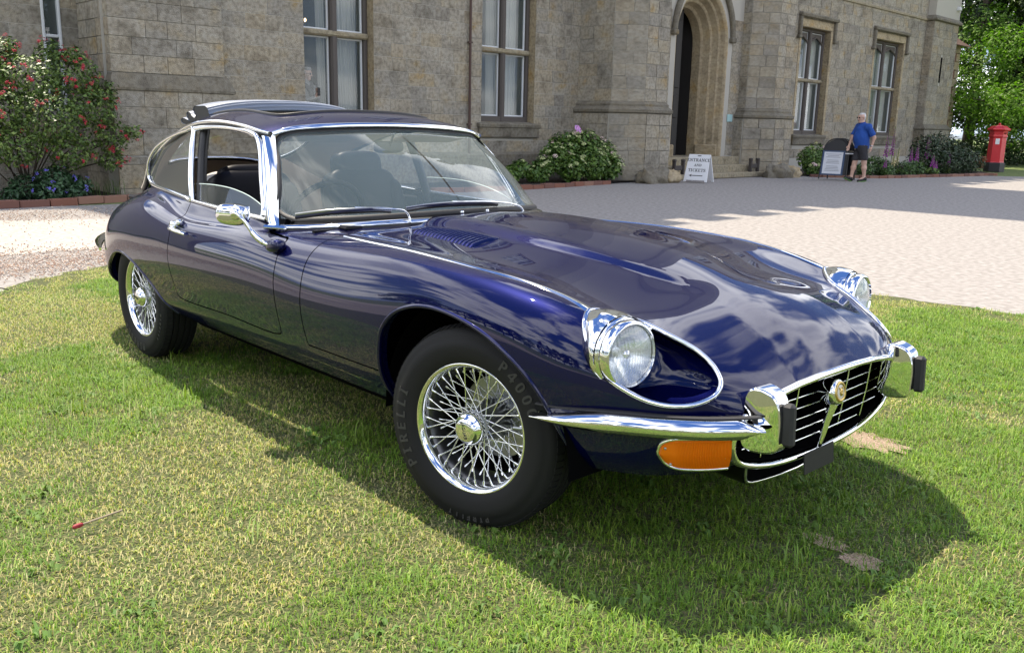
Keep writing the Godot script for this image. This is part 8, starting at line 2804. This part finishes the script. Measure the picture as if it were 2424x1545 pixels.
func build_signs() -> void:
	# ---- white A-board
	var white := mat(lin(0.72, 0.73, 0.75), 0.4)
	var ink := mat(lin(0.015, 0.015, 0.018), 0.6)
	var foot := local3(12.93, 0.0, 2.50)
	var face := (Vector3(4.686, 0, 2.47) - foot).normalized()
	face = Basis(Vector3.UP, -0.42) * face
	var b := looking(face)
	var o := thing("a_board", "white folding board lettered ENTRANCE AND TICKETS with an arrow beside the porch steps", "sign", foot, "", b)
	for s: float in [1.0, -1.0]:
		var x := Transform3D(Basis(Vector3.RIGHT, -0.30 * s), Vector3(0, 0.66, 0.012 * s)) * Transform3D(Basis(), Vector3(0, -0.33, 0))
		var p := MB.new()
		var outl := PackedVector2Array([Vector2(-0.27, 0.33), Vector2(0.27, 0.33), Vector2(0.30, -0.34), Vector2(0.25, -0.34), Vector2(0.235, -0.30), Vector2(-0.235, -0.30), Vector2(-0.25, -0.34), Vector2(-0.30, -0.34)])
		var tri := Geometry2D.triangulate_polygon(outl)
		for e: float in [-0.012, 0.012]:
			var f := p.v.size()
			for q in outl: p.vert(x * Vector3(q.x, q.y, e), x.basis.z * signf(e))
			for k in range(0, tri.size(), 3): p.tri(f + tri[k], f + tri[k + 1], f + tri[k + 2])
		for k in outl.size():
			var a := outl[k]; var c := outl[(k + 1) % outl.size()]
			var nn := Vector3((c - a).y, -(c - a).x, 0).normalized()
			p.flat([x * Vector3(a.x, a.y, -0.012), x * Vector3(c.x, c.y, -0.012), x * Vector3(c.x, c.y, 0.012), x * Vector3(a.x, a.y, 0.012)], x.basis * -nn)
		pm("panel", p, white, o)
		if s > 0:
			var ls := [["ENTRANCE", 0.19, 0.076], ["AND", 0.065, 0.062], ["TICKETS", -0.06, 0.076]]
			for l in ls: pm("lettering", words_mesh(l[0], l[2]), ink, o, x * Transform3D(Basis(), Vector3(0, l[1], 0.0128)))
			var ar := MB.new()
			box(ar, Vector3(0.30, 0.018, 0.003), x * Transform3D(Basis(), Vector3(0.02, -0.19, 0.0135)))
			var nz := x.basis.z
			ar.flat([x * Vector3(-0.19, -0.19, 0.0145), x * Vector3(-0.11, -0.158, 0.0145), x * Vector3(-0.13, -0.19, 0.0145)], nz)
			ar.flat([x * Vector3(-0.19, -0.19, 0.0146), x * Vector3(-0.11, -0.222, 0.0146), x * Vector3(-0.13, -0.19, 0.0146)], nz)
			pm("arrow", ar, ink, o)
			var hs := MB.new()
			rounded(hs, Vector3(0.10, 0.022, 0.004), 0.6, x * Transform3D(Basis(), Vector3(0, 0.295, 0.012)), 8, 16)
			pm("hand_slot", hs, ink, o)
	# ---- black pavement board with a framed notice
	foot = local3(17.78, 0.0, 3.58)
	face = (Vector3(4.686, 0, 2.47) - foot).normalized()
	b = looking(Basis(Vector3.UP, -0.30) * face)
	o = thing("notice_board", "black round-topped pavement board with a blue-framed white notice left of the man", "sign", foot, "", b)
	var black := mat(lin(0.012, 0.012, 0.014), 0.45)
	for s: float in [1.0, -1.0]:
		var x := Transform3D(Basis(Vector3.RIGHT, -0.17 * s), Vector3(0.06 * (1 - s), 1.08, 0.0)) * Transform3D(Basis(), Vector3(0, -1.08, 0))
		var fr := MB.new()
		var path := [Vector3(-0.36, 0.0, 0), Vector3(-0.345, 0.4, 0), Vector3(-0.335, 0.72, 0), Vector3(-0.30, 0.90, 0), Vector3(-0.19, 1.04, 0), Vector3(0, 1.09, 0), Vector3(0.19, 1.04, 0), Vector3(0.30, 0.90, 0), Vector3(0.335, 0.72, 0), Vector3(0.345, 0.4, 0), Vector3(0.36, 0.0, 0)]
		var pp := []
		for q in path: pp.append(x * q)
		tube(fr, spline(pp, 5), 0.018, 0.014, x.basis.z, 8)
		pm("frame", fr, black, o)
		var bd := MB.new()
		box(bd, Vector3(0.66, 0.64, 0.012), x * Transform3D(Basis(), Vector3(0, 0.44, 0)), 0.004)
		var arc := PackedVector2Array()
		for k in 17: arc.append(Vector2(-cos(PI * k / 16) * 0.31, 0.77 + sin(PI * k / 16) * 0.30))
		var tri := Geometry2D.triangulate_polygon(arc)
		for e: float in [-0.006, 0.006]:
			var f := bd.v.size()
			for q in arc: bd.vert(x * Vector3(q.x, q.y, e), x.basis.z * signf(e))
			for k in range(0, tri.size(), 3): bd.tri(f + tri[k], f + tri[k + 1], f + tri[k + 2])
		pm("board", bd, black, o)
		if s > 0:
			var ed := MB.new()
			box(ed, Vector3(0.60, 0.66, 0.014), x * Transform3D(Basis(), Vector3(-0.04, 0.44, 0.014)), 0.004)
			pm("notice_frame", ed, mat(lin(0.03, 0.06, 0.13), 0.4), o)
			var nt := MB.new()
			box(nt, Vector3(0.50, 0.58, 0.006), x * Transform3D(Basis(), Vector3(-0.04, 0.44, 0.021)))
			pm("notice", nt, mat(lin(0.60, 0.62, 0.66), 0.5), o)
			var ln := MB.new()
			var rg := RandomNumberGenerator.new(); rg.seed = 4
			for k in 12:
				if k == 3 or k == 7: continue
				box(ln, Vector3(rg.randf_range(0.26, 0.42), 0.012, 0.002), x * Transform3D(Basis(), Vector3(-0.04, 0.67 - k * 0.040, 0.0255)))
			pm("print_lines", ln, mat(lin(0.22, 0.23, 0.26), 0.7), o)
			var cl := MB.new()
			box(cl, Vector3(0.22, 0.03, 0.02), x * Transform3D(Basis(), Vector3(0.36, 0.70, 0.01)), 0.004)
			pm("clip", cl, white, o)
	# ---- red hexagonal pillar box
	var red := mat(lin(0.55, 0.018, 0.025), 0.32)
	var at := local3(29.85, 0.0, 3.77)
	o = thing("pillar_box", "red hexagonal pillar post box with black base on the far lawn", "post box", at, "", Basis(Vector3.UP, 0.35))
	var hexa := func(mb: MB, prof: Array) -> void:
		for k in prof.size() - 1:
			for j in 6:
				var w0 := TAU * j / 6; var w1 := TAU * (j + 1) / 6
				var p: Vector2 = prof[k]; var q: Vector2 = prof[k + 1]
				var e := (q - p)
				var nr := Vector2(e.y, -e.x)
				var wm := (w0 + w1) / 2
				mb.flat([Vector3(cos(w0) * p.x, p.y, sin(w0) * p.x), Vector3(cos(w1) * p.x, p.y, sin(w1) * p.x), Vector3(cos(w1) * q.x, q.y, sin(w1) * q.x), Vector3(cos(w0) * q.x, q.y, sin(w0) * q.x)], Vector3(cos(wm) * nr.x, nr.y, sin(wm) * nr.x))
	var bb := MB.new()
	hexa.call(bb, [Vector2(0.34, 0.0), Vector2(0.34, 0.30), Vector2(0.31, 0.33), Vector2(0.0, 0.33)])
	pm("base", bb, black, o)
	var bd2 := MB.new()
	hexa.call(bd2, [Vector2(0.295, 0.33), Vector2(0.285, 0.36), Vector2(0.275, 1.20), Vector2(0.30, 1.23), Vector2(0.30, 1.27), Vector2(0.28, 1.30), Vector2(0.29, 1.42), Vector2(0.36, 1.45), Vector2(0.38, 1.49), Vector2(0.36, 1.52), Vector2(0.20, 1.61), Vector2(0.06, 1.65), Vector2(0.0, 1.66)])
	pm("box_body", bd2, red, o)
	var fin := MB.new()
	rounded(fin, Vector3(0.09, 0.10, 0.09), 1.0, Transform3D(Basis(), Vector3(0, 1.67, 0)), 10, 12)
	for j in 6: rounded(fin, Vector3(0.14, 0.05, 0.09), 0.9, Transform3D(Basis(Vector3.UP, -TAU * j / 6), Vector3.ZERO) * Transform3D(Basis(Vector3(0, 0, 1), -0.5), Vector3(0.24, 1.575, 0)), 8, 10)
	pm("finial", fin, red, o)
	var pt := MB.new()
	var wp := TAU * 1.5 / 6
	for j in [0, 1, 5]:
		var ww = TAU * (j + 0.5) / 6
		if j == 1: box(pt, Vector3(0.012, 0.20, 0.13), Transform3D(Basis(Vector3.UP, -ww), Vector3(cos(ww), 0, sin(ww)) * 0.243 + Vector3.UP * 1.07))
	pm("collection_plate", pt, white, o)
	var slot := MB.new()
	var w3 := TAU * 0.5 / 6
	box(slot, Vector3(0.02, 0.03, 0.18), Transform3D(Basis(Vector3.UP, -w3), Vector3(cos(w3), 0, sin(w3)) * 0.245 + Vector3.UP * 1.36))
	pm("letter_slot", slot, M.liner, o)
	# ---- terracotta pot
	var pot := MB.new()
	lathe(pot, [Vector2(0.0, 0.0), Vector2(0.22, 0.0), Vector2(0.33, 0.34), Vector2(0.37, 0.36), Vector2(0.37, 0.46), Vector2(0.32, 0.46), Vector2(0.30, 0.38), Vector2(0.0, 0.36)], 28, Transform3D(Basis(Vector3.RIGHT, -PI / 2), Vector3.ZERO), 0.3)
	var po := pm("terracotta_pot", pot, mat(lin(0.30, 0.12, 0.07), 0.85), self, Transform3D(Basis(), local3(33.0, 0.0, 2.2)))
	tag(po, "terracotta pot on the far lawn left of the red pillar box", "pot")
	# ---- small things on the lawn
	var tw := MB.new()
	tube(tw, spline([Vector3(0, 0.035, 0), Vector3(0.07, 0.045, 0.02), Vector3(0.15, 0.038, 0.01)], 5), 0.004, 0.004, Vector3.UP, 6)
	var to := pm("dark_twig", tw, mat(lin(0.03, 0.022, 0.016), 0.9), self, Transform3D(Basis(Vector3.UP, -2.2), Vector3(-2.22, 0.0, 0.86)))
	tag(to, "short dark twig lying on the lawn at the left edge behind the car", "twig")
	var st := MB.new()
	tube(st, spline([Vector3(0, 0.045, 0), Vector3(0.06, 0.05, 0.01), Vector3(0.13, 0.046, 0.0)], 5), 0.003, 0.003, Vector3.UP, 6)
	var so := thing("red_tipped_stick", "thin pale stick with a dark red end lying on the lawn in front at left", "stick", Vector3(1.990, -0.012, 1.711), "", Basis(Vector3.UP, 1.757))
	pm("stick", st, mat(lin(0.32, 0.26, 0.18), 0.8), so)
	var rt := MB.new()
	rounded(rt, Vector3(0.035, 0.014, 0.014), 0.8, Transform3D(Basis(), Vector3(-0.012, 0.045, 0)), 8, 10)
	pm("red_end", rt, mat(lin(0.30, 0.02, 0.03), 0.6), so)
